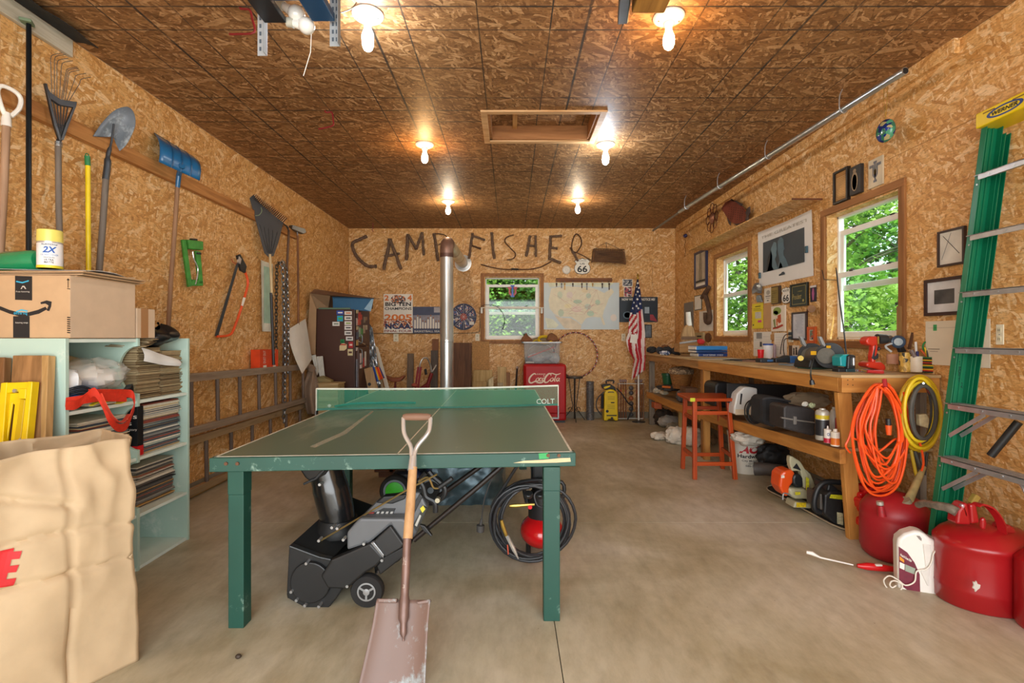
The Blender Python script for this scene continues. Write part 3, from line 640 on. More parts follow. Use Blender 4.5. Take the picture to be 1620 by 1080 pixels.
# ladders on the wall
def wall_ladder(lb,xo,y0,y1,rails,rungs,mr,mg):
    t=thing('wooden_ladder',lb,'ladder',(XL+xo,y0,min(r[0] for r in rails)))
    for za,zb,h_ in rails: MB().beam((XL+xo,y0,za),(XL+xo,y1,zb),.035,h_,(0,0,1)).build('side_rail',mr,t,bev=.003)
    for y,z0,z1 in rungs: MB().tube([(XL+xo,y,z0),(XL+xo,y+.01,z1)],.0165,10).build('rung',mg,t,smooth=True)
    return t
MR=W('#a08f7c','#7f6f5e','y'); MG=W('#75655a','#564a42','z')
wall_ladder('upper grey wooden ladder hung sideways along the left wall',.115,3.28,6.2,[(.985,.935,.065),(.565,.535,.06)],[(3.55+.35*k,.98-.005*k,.55) for k in range(8)],MR,MG)
wall_ladder('lower wooden ladder on its side on the floor, under the hung one',.075,3.1,6.4,[(.47,.46,.06),(.035+.03,.06,.06)],[(3.42+.37*k,.47,.07) for k in range(8)],W('#a98e6a','#86704f','y'),MG)
# ================================================================== SHELF UNITS
MINT=paint_worn('mint_paint','#bcd8cb','#dfeadf',.56,.5,5); MINTW=M('#dfeee6',.45,var=.05); BACKM=M('#9fcdb8',.6,var=.15)
XF,y1_,y2_,y3_=-2.05,2.31,2.775,3.205
def bite(fr):   # divider board profile with a round bite out of its front edge
    w_=fr.w; pts=[(0,0),(w_,0)]
    for za,zb in ((.30,.62),(.62,.93),(.93,1.262)):
        c=(za+zb)/2+.01; r=(zb-za)/2-.035; pts.append((w_,c-r))
        for k in range(1,12):
            a=-math.pi/2+math.pi*k/12; pts.append((w_-math.cos(a)*r*.8,c+math.sin(a)*r))
        pts.append((w_,c+r))
    return pts+[(w_,1.28),(0,1.28)]
t=thing('shelf_unit','pale mint open shelf unit with a plank and yellow strut against its end panel','shelf unit',(XL+.27,y1_+.2,0))
MB().box((XL+.01,y1_,0),(XF,y1_+.02,1.28)).build('end_panel',MINT,t,bev=.002)
MB().box((XL+.01,y1_,.005),(XL+.02,y2_,1.27)).build('back_panel',BACKM,t)
fr=Fr((XL+.01,y2_,0),(1,0,0),(0,0,1),XF-XL-.01,1.28); b=MB(); b.prism(bite(fr),fr,.0,.018); b.build('divider',MINT,t,bev=.001)
for z in (.012,.30,.615,.93,1.27): MB().box((XL+.02,y1_+.02,z-.01),(XF-.006,y2_-.018,z+.008)).build('shelf',MINTW,t,bev=.002)
t2=thing('shelf_unit','pale mint open shelf unit full of record sleeves, the one beside the wall ladder','shelf unit',(XL+.27,y2_+.2,0))
MB().box((XL+.01,y3_-.02,0),(XF,y3_,1.28)).build('end_panel',MINT,t2,bev=.002)
MB().box((XL+.01,y2_+.001,.005),(XL+.02,y3_-.02,1.27)).build('back_panel',BACKM,t2)
for z in (.012,.30,.615,.93): MB().box((XL+.02,y2_+.001,z-.01),(XF-.004,y3_-.021,z+.008)).build('shelf',MINTW,t2,bev=.002)
# record sleeves: every sleeve its own thing
SC={}
def sleeve(sz,th,col):
    k=(sz,th,col)
    if k not in SC:
        b=MB().box((-sz,-sz/2,0),(0,sz/2,th)); o=b.build('record_sleeve',M(col,.8,var=.1,scale=30)); SC[k]=o; return o,True
    return SC[k].copy(),False
CN={'8d7a5a':'tan ','9b8765':'pale tan ','7b6748':'mid ','a5926d':'light ','6b583d':'dark ','b3a27d':'sandy ','cfc8b4':'cream ','ded8c6':'ivory ','8a8f8c':'grey ','5d6468':'slate ','b49a6a':'ochre ','a7b3a8':'sage ','8f4a3c':'rust red ','3f4a58':'navy ','c9b88f':'straw ','e6e1d2':'off-white ','3c3b3c':'black ','6b6862':'dark grey ','8f8a80':'mid grey ','c7bfae':'pale grey ','5a5550':'charcoal ','b58c50':'amber ','9a5a48':'brick red ','d8d0bf':'cream '}
def stack(x,y,z0,z1,sz,cols,lb,grp,seed,thk=.0045,lean=.0):
    rnd=random.Random(seed); z=z0; n=0
    while z<z1:
        th=thk*rnd.choice((1,1,1.4,.8)); o,first=sleeve(sz,thk,rnd.choice(cols))
        if not first: COL.objects.link(o)
        TM[o.name]=Matrix.Identity(4)
        o.location=(x+rnd.uniform(-.012,.008)+lean*(z-z0),y+rnd.uniform(-.006,.006),z); o.scale=(1,1,th/thk*.93); o.rotation_euler=(0,0,rnd.uniform(-.03,.03))
        n+=1; tag(o,CN.get(o.data.materials[0].name[8:],'')+lb+', number %d from the bottom'%n,'record sleeve',grp); z+=th
    return z
BR=['#8d7a5a','#9b8765','#7b6748','#a5926d','#6b583d','#b3a27d']; MXC=['#cfc8b4','#ded8c6','#8a8f8c','#5d6468','#b49a6a','#a7b3a8','#8f4a3c','#3f4a58','#c9b88f','#e6e1d2']; DKC=['#3c3b3c','#6b6862','#8f8a80','#c7bfae','#5a5550','#b58c50','#9a5a48','#d8d0bf']
za=stack(-2.085,2.895,.94,1.225,.18,BR,'paper sleeve in the taller brown pile','sleeves in the tall brown pile',11,.0055)
stack(-2.09,3.095,.94,1.20,.175,BR,'paper sleeve in the end panel pile','sleeves in the brown pile by the end panel',12,.0055)
stack(-2.09,3.01,.625,.90,.31,MXC,'album sleeve in the middle shelf pile','album sleeves on the middle shelf',13,.0055)
stack(-2.11,2.985,.31,.545,.31,DKC,'album sleeve in the low shelf pile','album sleeves on the low shelf',14,.0055)
stack(-2.10,2.60,.625,.86,.31,MXC,'album sleeve in the pile behind the paper bag','album sleeves behind the paper bag',15,.006)
b=MB(); fr=Fr((-2.10,2.83,1.245),(0,1,.10),(1,0,-.25)); 
for k in range(9):
    o=MB().box((-.17,-.085,0),(0,.085,.004)).build('record_sleeve',M(BR[k%6],.8)); o.location=(-2.07+.012*math.sin(k*2),2.86+.012*k,1.237+.0052*k); o.rotation_euler=(.13-.01*k,.05,.25+.12*math.sin(k*1.7)); tag(o,'loose brown sleeve fanned on top of the tall pile, number %d from below'%(k+1),'record sleeve','loose sleeves on top of the tall pile')
t=thing('paper_sheet','white paper sheet draped over the front of the brown record sleeves','paper',(-2.075,2.8,1.18)); 
A=[onX(223,549,-2.062),onX(283,569,-2.058)]; Bq=[onX(227,571,-2.05),onX(284,579,-2.05)]
MB().grid(10,4,lambda u,v:A[0].lerp(A[1],u).lerp(Bq[0].lerp(Bq[1],u),v)+V(.012*math.sin(v*3)+.004*math.sin(u*9),0,-.006*math.sin(u*3.14)*v-.0*u),.001,(1,0,0)).build('sheet',M('#e6e8e6',.7,var=.03),t,smooth=True)
t=thing('black_pouch','crumpled shiny black plastic pouch on top of the record sleeves','bag',(-2.13,3.02,1.28))
def po(u,v):
    a=u*2*math.pi; r=math.sin(math.pi*min(.98,max(.02,v)))**.6; return (-2.13+.09*math.cos(a)*r+.01*math.sin(5*a+v*9),3.02+.135*math.sin(a)*r+.012*math.sin(3*a),1.235+.115*v+.012*math.sin(4*a+6*v)+.02*math.sin(a))
MB().grid(26,10,po).build('pouch',M('#17191c',.28,var=.1),t,smooth=True)
t=thing('black_book','black and red paperback with white title standing against the shelf divider','book',(-2.09,2.815,.625))
MB().box((-2.3,2.79,.625),(-2.075,2.835,.90)).build('cover',M('#15171b',.35),t,bev=.001)
frb=Fr((-2.2,2.79,.625),(1,0,0),(0,0,1),.125,.275)
MB().box((-2.3,2.789,.625),(-2.0745,2.8355,.68)).build('red_band',M('#c41f24',.4),t)
lettering('this\nis',frb.sub(.2,.98,.62,.85),PAPER,t); lettering('a short story',frb.sub(.1,.98,.5,.56),PAPER,t)
# contents of the first unit
t=thing('plastic_bag','clear crumpled plastic bag of white filling on the shelf above the red strap','bag',(-2.2,2.58,1.05))
def pb(cx,cy,cz,rx,ry,rz,sd):
    def f(u,v):
        a=u*2*math.pi; t_=math.pi*v; q=V(math.cos(a)*math.sin(t_),math.sin(a)*math.sin(t_),math.cos(t_)); r=1+.10*math.sin(3*a+sd)*math.sin(2*t_)+.30*(1-3*abs(NZ.noise(q*1.7+V(sd,sd,0))))*.5+.12*NZ.noise(q*4+V(0,sd,sd)); return (cx+rx*math.sin(t_)*math.cos(a)*r,cy+ry*math.sin(t_)*math.sin(a)*r,cz-rz*math.cos(t_)*r)
    return f
MB().grid(28,14,pb(-2.22,2.60,1.075,.12,.14,.065,1)).build('filling',M('#e6e3de',.6,var=.1,scale=20,bump=.5),t,smooth=True)
MB().grid(28,14,pb(-2.2,2.62,1.085,.15,.15,.085,3)).build('film',veil('clear_film','#f2efe8',.32,.15),t,smooth=True)
t=thing('plastic_bag','small knotted white carrier bag beside the end panel','bag',(-2.14,2.40,1.1))
MB().grid(22,12,pb(-2.13,2.385,1.075,.07,.05,.06,5)).build('film',M('#e8ebee',.35,var=.08),t,smooth=True)
t=thing('tan_cloth','tan crumpled cloth at the back of the shelf behind the clear bag','cloth',(-2.35,2.55,.97))
MB().grid(24,12,pb(-2.36,2.55,1.09,.14,.15,.10,2)).build('cloth',M('#a98a63',.9,var=.2,scale=14),t,smooth=True)
t=thing('blue_folded_tarp','bright blue folded tarp under the plastic bag','tarp',(-2.2,2.5,.98))
MB().grid(22,10,pb(-2.17,2.48,1.0,.10,.14,.035,4)).build('cloth',M('#1f6fc0',.5,var=.15),t,smooth=True)
t=thing('ratchet_strap','black webbing strap with metal buckle rolled on the shelf','strap',(-2.1,2.4,.98))
for k in range(5): b=MB(); ribbon(b,spl([(-2.09,2.345,1.005+.008*k),(-2.06,2.39,1.018+.008*k),(-2.06,2.45,1.005+.006*k),(-2.07,2.52,.985+.006*k)],5),.03,(1,.2,.4),.003); b.build('webbing',M('#20242c',.7) if k%2 else M('#2f3540',.7),t)
MB().ob((-2.055,2.56,1.0),(.02,.06,.03),(0,.2,0)).build('buckle',STEEL,t,bev=.004)
b=MB(); ribbon(b,spl([(-2.05,2.60,1.0),(-2.04,2.66,1.01),(-2.05,2.70,1.03),(-2.06,2.72,.99),(-2.06,2.71,.96)],5),.03,(1,0,.2),.006); b.build('hook',M('#23262b',.4),t)
t=thing('red_strap','broad red webbing strap looping down over the shelf edge','strap',(-2.0,2.5,.96))
RED=M('#d6361f',.6,var=.1,scale=60)
p1=[onX(104,641,-2.03),onX(120,640,-2.02),onX(137,628,-2.02),onX(150,620,-2.0),onX(163,640,-1.985),onX(172,662,-1.98),onX(186,676,-1.985),onX(200,673,-1.99),onX(208,655,-1.995),onX(213,640,-2.0),onX(210,625,-2.01),onX(200,622,-2.02),onX(170,622,-2.02),onX(140,622,-2.03)]
b=MB(); pl_=spl(p1,5)
for i,q in enumerate(pl_): pass
ribbon(b,pl_,.045,(.25,-.25,1),.003); b.build('webbing',RED,t,smooth=True)
b=MB(); ribbon(b,spl([onX(104,636,-2.04),onX(130,632,-2.02),onX(160,628,-2.02),onX(200,629,-2.02)],6),.042,(.1,0,1),.004); b.build('webbing',RED,t,smooth=True)
b=MB(); ribbon(b,spl([onX(158,622,-1.99),onX(166,640,-1.97),onX(178,660,-1.965),onX(192,668,-1.97),onX(204,655,-1.985)],6),.035,(1,-.5,.1),.003); b.build('webbing',M('#e04a33',.6,var=.1),t,smooth=True)
t=thing('yellow_cloth','yellow cloth edge sticking out under the red strap','cloth',(-2.1,2.58,.945)); MB().grid(12,4,lambda u,v:(-2.2+.16*v,2.45+.22*u,.952+.012*math.sin(u*6)*v+.004),.006).build('cloth',M('#d8c522',.7),t,smooth=True)
t=thing('work_gloves','striped grey knitted glove lying on the shelf edge under the red strap','glove',(-2.07,2.48,.94)); 
b=MB().grid(16,8,pb(-2.09,2.50,.955,.045,.07,.014,3)); b.build('palm',M('#b9ae96',.9,var=.2,scale=60),t,smooth=True)
for k in range(4): MB().tube([(-2.06,2.52+.014*k,.955),(-2.035,2.545+.014*k,.952)],[.009,.006],6).build('finger',M('#a59a84',.9),t,smooth=True)
# ------------------------------------------------------------------ boxes on top of the shelves
KR=M('#c3a27c',.8,var=.06,scale=12); KR2=M('#cdb498',.8,var=.05,scale=12); INK=M('#1b1c1f',.6,var=.05)
t=thing('cardboard_box','large cardboard parcel box with a curved black arrow, on top of the shelf unit','box',(-2.33,2.53,1.28))
bx0,bx1,by0,by1,bz0,bz1=XL+.02,-2.047,2.33,2.735,1.281,1.573
MB().box((bx0,by0,bz0),(bx1,by1,bz1)).build('carton',KR,t,bev=.003)
ff=Fr((bx0,by0,bz0),(1,0,0),(0,0,1),bx1-bx0,bz1-bz0); fs_=Fr((bx1,by0,bz0),(0,1,0),(0,0,1),by1-by0,bz1-bz0)
MB().fbox(fs_,0.002,fs_.w-.002,.002,fs_.h-.002,0,.0012).build('side_face',KR2,t)
def pxs(fr,pts): return [(a/fr.w,c/fr.h) for a,c in P2(fr,pts)]
shapes(ff,[(INK,pxs(ff,[(24,436),(51,437),(51,475),(24,474)])),(INK,pxs(ff,[(21,500),(47,500),(47,534),(21,534)])),
 (INK,pxs(ff,[(-10,479),(0,484),(15,490),(30,494),(45,494),(60,490),(72,485),(75,489),(62,496),(45,500),(30,500),(15,496),(0,490),(-10,485)])),
 (INK,pxs(ff,[(64,478),(74,475),(82,477),(81,485),(78,492),(74,491),(77,483),(72,480),(65,481)]))],t,name='printed_arrow')
lettering('prime',Fr(hit(ff,22,499),(1,0,0),(0,0,1),.062,.02),M('#39b7e0',.5),t,mirror=True)
shapes(ff,[(M('#39b7e0',.5),pxs(ff,[(26,444),(36,446),(46,443),(46,445),(36,448),(26,446)])),(M('#c9c4bb',.6),pxs(ff,[(33,457),(36,452),(39,452),(42,457),(40,457),(38,454),(36,454),(35,457)])),(M('#39b7e0',.5),pxs(ff,[(26,492),(34,489),(44,491),(44,493),(34,491),(26,494)]))],t,name='tape_print',n=.0016)
lettering('Free listening',ff.sub(*[0]*4) if False else Fr(hit(ff,26,463,.0),(1,0,0),(0,0,1),.062,.009),M('#d9d4ca',.6),t,n=.0016)
lettering('listening songs',Fr(hit(ff,25,512),(1,0,0),(0,0,1),.058,.009),M('#d9d4ca',.6),t,n=.0016)
shapes(fs_,[(INK,pxs(fs_,q)) for q in ([(107,455),(108,455),(108,443),(110,443),(107.5,440),(105,443),(107,443)],[(112.5,455),(114,455),(114,444),(116,444),(113.5,441),(111,444),(112.5,444)],[(106,456),(117,457),(117,458),(106,457)])]+
 [(INK,pxs(fs_,[(106,501+k*3.4),(116,502+k*3.4),(116,503.6+k*3.4),(106,502.6+k*3.4)])) for k in range(8)],t,name='print')
MB().box((bx1-.1,by0-.001,bz0),(bx1-.0,by0+.0,bz0)).v
t=thing('cardboard_box','small brown box with clear tape behind the parcel box','box',(-2.14,2.81,1.28))
MB().box((-2.42,2.745,1.282),(-2.045,2.885,1.445)).build('carton',KR2,t,bev=.002)
MB().box((-2.0445,2.775,1.283),(-2.0435,2.83,1.446)).build('tape',veil('tape','#b9895c',.75,.15),t)
for k in range(5):
    o=MB().grid(8,6,lambda u,v:(-2.62+.58*u+.01*k,2.36+.40*v+.012*math.sin(k),1.5755+.0052*k+.006*abs(u-.5)*(k%2)),.004).build('cardboard_sheet',KR); tag(o,['lowest','second lowest','middle','second highest','topmost'][k]+' flattened cardboard sheet on top of the parcel box','cardboard','flat cardboard sheets on the parcel box')
t=thing('newspaper','folded newspaper spread over the cardboard sheets on the box','newspaper',(-2.3,2.5,1.605))
MB().grid(22,12,lambda u,v:(-2.57+.52*u+.03*math.sin(v*5),2.34+.30*v+.14*u,1.607+.010*math.sin(u*9+2*v)*math.sin(v*4)+.008*u*(1-v)),.0015).build('sheet',palette('newsprint',['#dfe3e4','#c7d2da','#eef0ee','#9fb4c4','#d9dcd4'],22,.7),t,smooth=True)
t=thing('spray_can','yellow-capped white spray paint can with blue 2X print','spray can',at(79,425,2.44))
c,r,h=at(79,425,2.44),.049,.185
MB().lathe([(r*.94,0),(r,.004),(r,.118),(r*.97,.12)],c,28).build('body',M('#eceef0',.3,var=.03),t,smooth=True)
MB().lathe([(r*1.0,.0),(r*1.02,.002),(r*1.02,.012),(r,.013)],c,28).build('base_rim',M('#e3d53a',.35),t,smooth=True)
MB().lathe([(r*1.0,.128),(r*1.02,.134),(r*.99,.184),(r*.9,.187),(.001,.187)],c,28).build('cap',M('#e9dc6f',.35,var=.04),t,smooth=True)
MB().lathe([(r*.98,.118),(r*.98,.13)],c,28).build('collar',M('#cfd3d6',.3,.6),t,smooth=True)
def wraptxt(txt,c,r,a0,a1,z0,z1,mat,t,**k):
    cu=Fr((0,0,0),(1,0,0),(0,1,0),1,1); o=lettering(txt,cu,mat,None,0,**k); me=o.data
    for v in me.vertices:
        a=math.radians(a0+(a1-a0)*v.co.x); v.co=Vector((math.cos(a)*r,math.sin(a)*r,z0+(z1-z0)*v.co.y))+Vector(c)-TM[t.name].translation
    o.parent=t; o.location=(0,0,0); return o
BLUE=M('#1d5fb8',.4)
wraptxt('2X',c,r+.0012,-80,-18,.072,.102,BLUE,t,shear=.25,bold=.03); wraptxt('RUSTSTOP',c,r+.001,-84,-14,.108,.115,M('#31435c',.4),t,bold=.02); wraptxt('ULTRA COVER',c,r+.001,-88,-10,.058,.066,M('#5b87b8',.4),t)
wraptxt('ULTRA\nMATTE',c,r+.001,-72,-32,.022,.042,M('#4a4a4a',.5),t,bold=.02); wraptxt('PREMIUM',c,r+.001,-74,-30,.046,.052,M('#6a6a6a',.5),t)
t=thing('green_bottle','glossy green plastic bottle lying on the box at the frame edge','bottle',(-2.5,2.42,1.66))
MB().lathe([(.002,0),(.045,.002),(.052,.02),(.052,.16),(.045,.19),(.03,.21),(.02,.24)],n=24,Mx=Matrix.Translation(at(64,412,2.46))@Euler((0,math.radians(-93),0)).to_matrix().to_4x4()).build('body',M('#138a5a',.15,var=.1,coat=.6),t,smooth=True)
# plank and yellow strut against the end panel
t=thing('plank','short weathered plank leaning on the end of the mint shelf unit','plank',(-2.3,2.2,0))
A=at(46,562,2.285); pl=Fr(at(15,735,2.20),(1,0,0),(0,.14,1))
b=MB(); pp(b,pl,[(20,562),(66,562),(64,740),(8,740)],-.035,.0); b.build('board',W('#a97d4d','#7c5831','z'),t,bev=.003)
b=MB(); pp(b,pl,[(66,562),(77,562),(70,740),(64,740)],-.036,.001); b.build('edge',W('#c9a26c','#a37f4a','z'),t,bev=.002)
t=thing('plank','dark plank end at the frame edge beside the short weathered plank','plank',(-2.5,2.2,0)); b=MB(); pp(b,pl,[(-30,565),(7,565),(0,740),(-30,740)],-.035,.0); b.build('board',W('#8d6238','#6b4724','z'),t,bev=.003)
YEL=M('#e6c60c',.35,var=.12,scale=12,coat=.2); YD=M('#c9a90a',.4,var=.1)
t=thing('yellow_steel_strut','yellow folding steel stand leaning on the plank','steel stand',(-2.25,2.15,0)); p2=Fr(pl.p(0,0,.015),pl.U,pl.V)
for nm,q,a,c in [('side_arm',[(12,606),(22,605),(12,740),(-2,740)],0,.03),('side_arm',[(55,604),(63,604),(50,740),(40,740)],0,.035),('cross_plate',[(11,606),(62,604),(60,614),(52,618),(10,623)],.012,.026),('web',[(18,622),(46,620),(33,740),(16,740),(27,640),(24,638),(12,720),(4,740)],.004,.012),
   ('hinge',[(41,615),(53,615),(52,631),(40,631)],.02,.034),('hinge',[(5,621),(9,621),(9,631),(5,631)],.0,.034),('spine',[(42,631),(50,632),(38,740),(26,740)],.014,.030)]:
    b=MB(); pp(b,p2,q,a,c); b.build(nm,YEL if nm!='spine' else YD,t,bev=.003)
for q in ((25,618),(34,696)): 
    h0=hit(p2,*q,.026); MB().cyl(h0,h0+p2.N*.008,.009,n=6).build('bolt',STEEL,t)
# ------------------------------------------------------------------ paper leaf bag, foreground
t=thing('paper_leaf_bag','tall crumpled brown paper leaf bag with red letters, open top','paper bag',(-1.75,1.72,0))
C0=V(-1.486,1.99,0); Dr=V(-.51,-.86,0).normalized(); Bk=V(-.86,.51,0).normalized(); BW_,BD_,BH_=.66,.36,.885
KB=M('#bfa785',.75,var=.10,scale=6,bump=1.0)
def bagpt(s,v):
    # s goes once round the rectangle
    per=[(0,BW_),(BW_,BD_),(BW_+BD_,BW_),(2*BW_+BD_,BD_)]; s=s*(2*BW_+2*BD_)
    a=-.06*0
    if s<=BW_: p=C0+Dr*s; n_=V(Dr.y,-Dr.x,0)*-1; e=s/BW_
    elif s<=BW_+BD_: p=C0+Dr*BW_+Bk*(s-BW_); n_=Dr; e=(s-BW_)/BD_
    elif s<=2*BW_+BD_: p=C0+Dr*(2*BW_+BD_-s)+Bk*BD_; n_=Bk; e=(s-BW_-BD_)/BW_
    else: p=C0+Bk*(2*BW_+2*BD_-s); n_=Dr*-1; e=(s-2*BW_-BD_)/BD_
    cen=C0+Dr*BW_/2+Bk*BD_/2; out=(p-cen)
    z=v*BH_; nn=NZ.noise(V(p.x*5,p.y*5,z*5+3)); n2=NZ.noise(V(p.x*14+5,p.y*14,z*10)); n3=1-abs(NZ.noise(V(p.x*7+2,p.y*7,z*3+9)))*2
    am=.008+.012*max(0,v-.5)/.5; fold=-.010*math.exp(-((z-.42-.06*e)/.008)**2)-.008*math.exp(-((z-.60+.10*abs(e-.45))/.01)**2)-.006*math.exp(-((e-.33)/.012)**2)-.006*math.exp(-((e-.70)/.012)**2)-.012*math.exp(-((z-.75-.25*(e-.6))/.014)**2)*(e>.3)
    bul=.03*math.sin(math.pi*e)*math.sin(math.pi*min(1,v*1.05))
    o=out.normalized()
    top=0
    if v>.93: top=.004*math.sin(s*11)+.003*math.sin(s*27)
    inw=-.03*max(0,v-.2)*(1 if s>1e-6 else 1)
    return p+o*(bul+am*(nn*1.4+n2*.7+n3*1.5)+inw+fold*1.9)+V(0,0,z+top)
b=MB().grid(150,70,lambda u,v:bagpt(u%1.0,v)); b.build('bag_wall',KB,t,smooth=True,solid=.0015,ang=75)
b=MB(); b.add([bagpt(q,.0)+V(0,0,.004) for q in (0,BW_/2.04,(BW_+BD_)/2.04,(2*BW_+BD_)/2.04)],[(0,1,2,3)]); b.build('bag_bottom',KB,t)
frB=Fr(C0+V(0,0,0),Dr*-1,(0,0,1)); frB=Fr(C0+Dr*BW_,Dr*-1,(0,0,1),BW_,BH_)
if frB.N.dot(V(0,-1,0))<0: print('BAGFRAME flipped')
RD=M('#c8262b',.6,var=.1)
def bagproj(px,py):
    u_,v_=uv(Fr(C0,Dr*-1,(0,0,1)),px,py); return u_,v_   # u negative towards camera
EP=[(-12,874),(32,869),(28,881),(8,883),(5,893),(27,890),(23,901),(2,903),(-1,913),(23,910),(19,923),(-26,927)]
q=[bagproj(*e) for e in EP]
b=MB(); tri=[(0,1,2,3),(3,4,7,8),(4,5,6,7),(8,9,10,11),(0,3,8,11)]
vs=[]
def onbag(u_,v_):
    s=(-u_)/(2*BW_+2*BD_); return bagpt(max(0,s),v_/BH_)+V(.51*0+.86,-.51,0).normalized()*.004
# subdivide each quad so that the print follows the paper
for f in [(0,1,2,3),(4,5,6,7),(8,9,10,11)]:
    a,c,d,e=[Vector(q[i]) for i in f]
    def fn(u,v,a=a,c=c,d=d,e=e): w_=a.lerp(c,u).lerp(e.lerp(d,u),v); return onbag(w_.x,w_.y)
    b.grid(8,4,fn)
sl=(Vector(q[11])-Vector(q[0])); b.grid(4,16,lambda u,v:onbag(q[0][0]+sl.x*v+.05*(1-u)*1.0+0,q[0][1]+sl.y*v))
b.build('red_letter',RD,t)
# ================================================================== BACK WALL
BARK=M('#6b5646',.95,var=.35,scale=28,bump=.9); TWIG=M('#5a3f2c',.9,var=.3,scale=30)
fb=Fr((0,YB-.045,0),(1,0,0),(0,0,1))
def c8(x,y,d=0): return hit(fb,540+x/6,340+y/6,d)
def c9(x,y,d=0): return hit(fb,740+x/5.0625,340+y/5.0625,d)
def stick(t,pts,r,mat=BARK,sp=False,nm='stick'):
    rnd=random.Random(int(pts[0].x*1000)); P=spl(pts,5) if sp else [pts[0].lerp(pts[-1],i/7)+V(rnd.uniform(-1,1)*r*.25,rnd.uniform(-1,1)*r*.2,0) for i in range(8)]
    n=len(P); MB().tube(P,[r*(1+.12*math.sin(i*2.1+n)) for i in range(n)],8).build(nm,mat,t,smooth=True)
def letter(ch,lb,strokes,f):
    c=f(*strokes[0][0][0]); t=thing('stick_letter',lb,'stick letter',c,'stick letters on the back wall')
    for k,(pts,r,sp) in enumerate(strokes): stick(t,[f(x,y,.02*(k%2)) for x,y in pts],r,BARK if r>.015 else TWIG,sp)
letter('C','letter C of thick bark-covered sticks, first of the row',[([(242,200),(175,232),(112,262),(108,310),(140,385),(190,440),(255,485),(335,485)],.026,True)],c8)
letter('A','letter A of three bark sticks with a crossbar',[([(462,225),(403,520)],.027,0),([(465,235),(567,512)],.025,0),([(413,392),(552,365)],.02,0)],c8)
letter('M','letter M of four bark sticks',[([(632,185),(620,425)],.027,0),([(635,190),(712,325)],.022,0),([(710,325),(768,165)],.022,0),([(768,165),(782,380)],.02,0)],c8)
letter('P','letter P with a bent twig bowl, just left of the stove pipe elbow',[([(882,175),(898,300),(920,435)],.024,0),([(885,175),(960,182),(1002,208),(990,250),(920,282)],.008,True)],c8)
letter('F','letter F of dark thin sticks right after the stove pipe elbow',[([(1245,170),(1212,415)],.02,0),([(1245,195),(1365,238)],.017,0),([(1240,290),(1325,320)],.015,0)],c8)
letter('I','letter I made of one straight stick',[([(1425,165),(1450,415)],.022,0)],c8)
letter('S','letter S bent from one thin dark twig',[([(370,158),(312,178),(298,215),(345,268),(382,310),(365,347),(312,360)],.009,True)],c9)
letter('H','letter H of three sticks above the window corner',[([(500,165),(470,332)],.022,0),([(545,165),(546,335)],.019,0),([(475,240),(552,251)],.017,0)],c9)
letter('E','letter E with its lowest bar slanting down to the right',[([(666,165),(655,348)],.022,0),([(666,172),(755,167)],.018,0),([(663,260),(718,268)],.018,0),([(645,345),(745,382)],.022,0)],c9)
letter('R','letter R looped from a thin vine, above the route sign',[([(835,292),(833,235),(850,175),(874,152),(905,185),(908,240),(870,300),(838,292)],.010,True),([(840,292),(885,368)],.018,0),([(822,260),(850,302)],.015,0),([(850,292),(910,318),(960,345),(987,362)],.007,True)],c9)
t=thing('archery_bow','slim brown wooden bow hung above the back window','bow',c9(380,430)); 
MB().tube(spl([c9(*q) for q in [(105,395),(200,420),(300,435),(380,434),(480,435),(570,420),(640,388),(670,370)]],5),.009,8).build('limb',M('#5b3a25',.5),t,smooth=True)
MB().tube([c9(348,433),c9(405,434)],.015,8).build('grip',BLK,t,smooth=True); MB().tube([c9(106,396,.004),c9(669,368,.004)],.002,5).build('string',M('#cdbf9f',.7),t)
t=thing('wicker_wall_basket','brown wicker creel hung by two cords at the end of the stick letters','basket',c9(1120,340))
fq=fb; q=[(1003,278),(1242,284),(1258,396),(990,380)]; P=[c9(*e) for e in q]
WK=W('#7d5a3a','#4f3522','x',sc_=2); 
for k in range(14):
    u=k/13; MB().tube([P[0].lerp(P[1],u)+V(0,-.10,0),P[3].lerp(P[2],u)+V(0,-.07,0)],.004,5).build('upright_reed',WK,t)
for k in range(16):
    v=.12+k/15*.88; a,b_=P[0].lerp(P[3],v),P[1].lerp(P[2],v); MB().tube(spl([a,a+V(.03,-.09,0),a.lerp(b_,.5)+V(0,-.11,0),b_+V(-.03,-.09,0),b_],3),.0052,5).build('woven_reed',WK,t)
b=MB(); b.add([p_+V(0,-.085,0) for p_ in (P[0].lerp(P[3],.15),P[1].lerp(P[2],.15),P[2],P[3])],[(0,1,2,3)]); b.build('lining',M('#6a4a30',.9,var=.3),t)
MB().tube([P[0],P[0]+V(0,-.1,0),P[1]+V(0,-.1,0),P[1],P[0]],.007,6).build('rim',WK,t)
for e in (P[0],P[1]): MB().tube([e,c9(1108,220)],.003,5).build('cord',TWIG,t)
MB().cyl(c9(1108,220,-.04),c9(1108,220,.02),.005,n=8).build('nail',STEELD,t); MB().tube([c9(1108,222),c9(1112,280,.04)],.004,5).build('strap',TWIG,t)
t=thing('smoke_alarm','small round white smoke alarm beside the route sign','smoke alarm',c9(790,440,-.04)); c=hit(fb,740+790/5.0625,340+440/5.0625,-.043)
MB().lathe([(.068,0),(.068,.012),(.062,.02),(.05,.03),(.02,.034),(.001,.034)],n=28,Mx=Matrix.Translation(c)@Euler((math.pi/2,0,0)).to_matrix().to_4x4()).build('cover',M('#ece7dc',.4),t,smooth=True)
MB().lathe([(.03,.0345),(.028,.037),(.001,.037)],n=20,Mx=Matrix.Translation(c)@Euler((math.pi/2,0,0)).to_matrix().to_4x4()).build('vent_ring',M('#d2ccc0',.4),t)
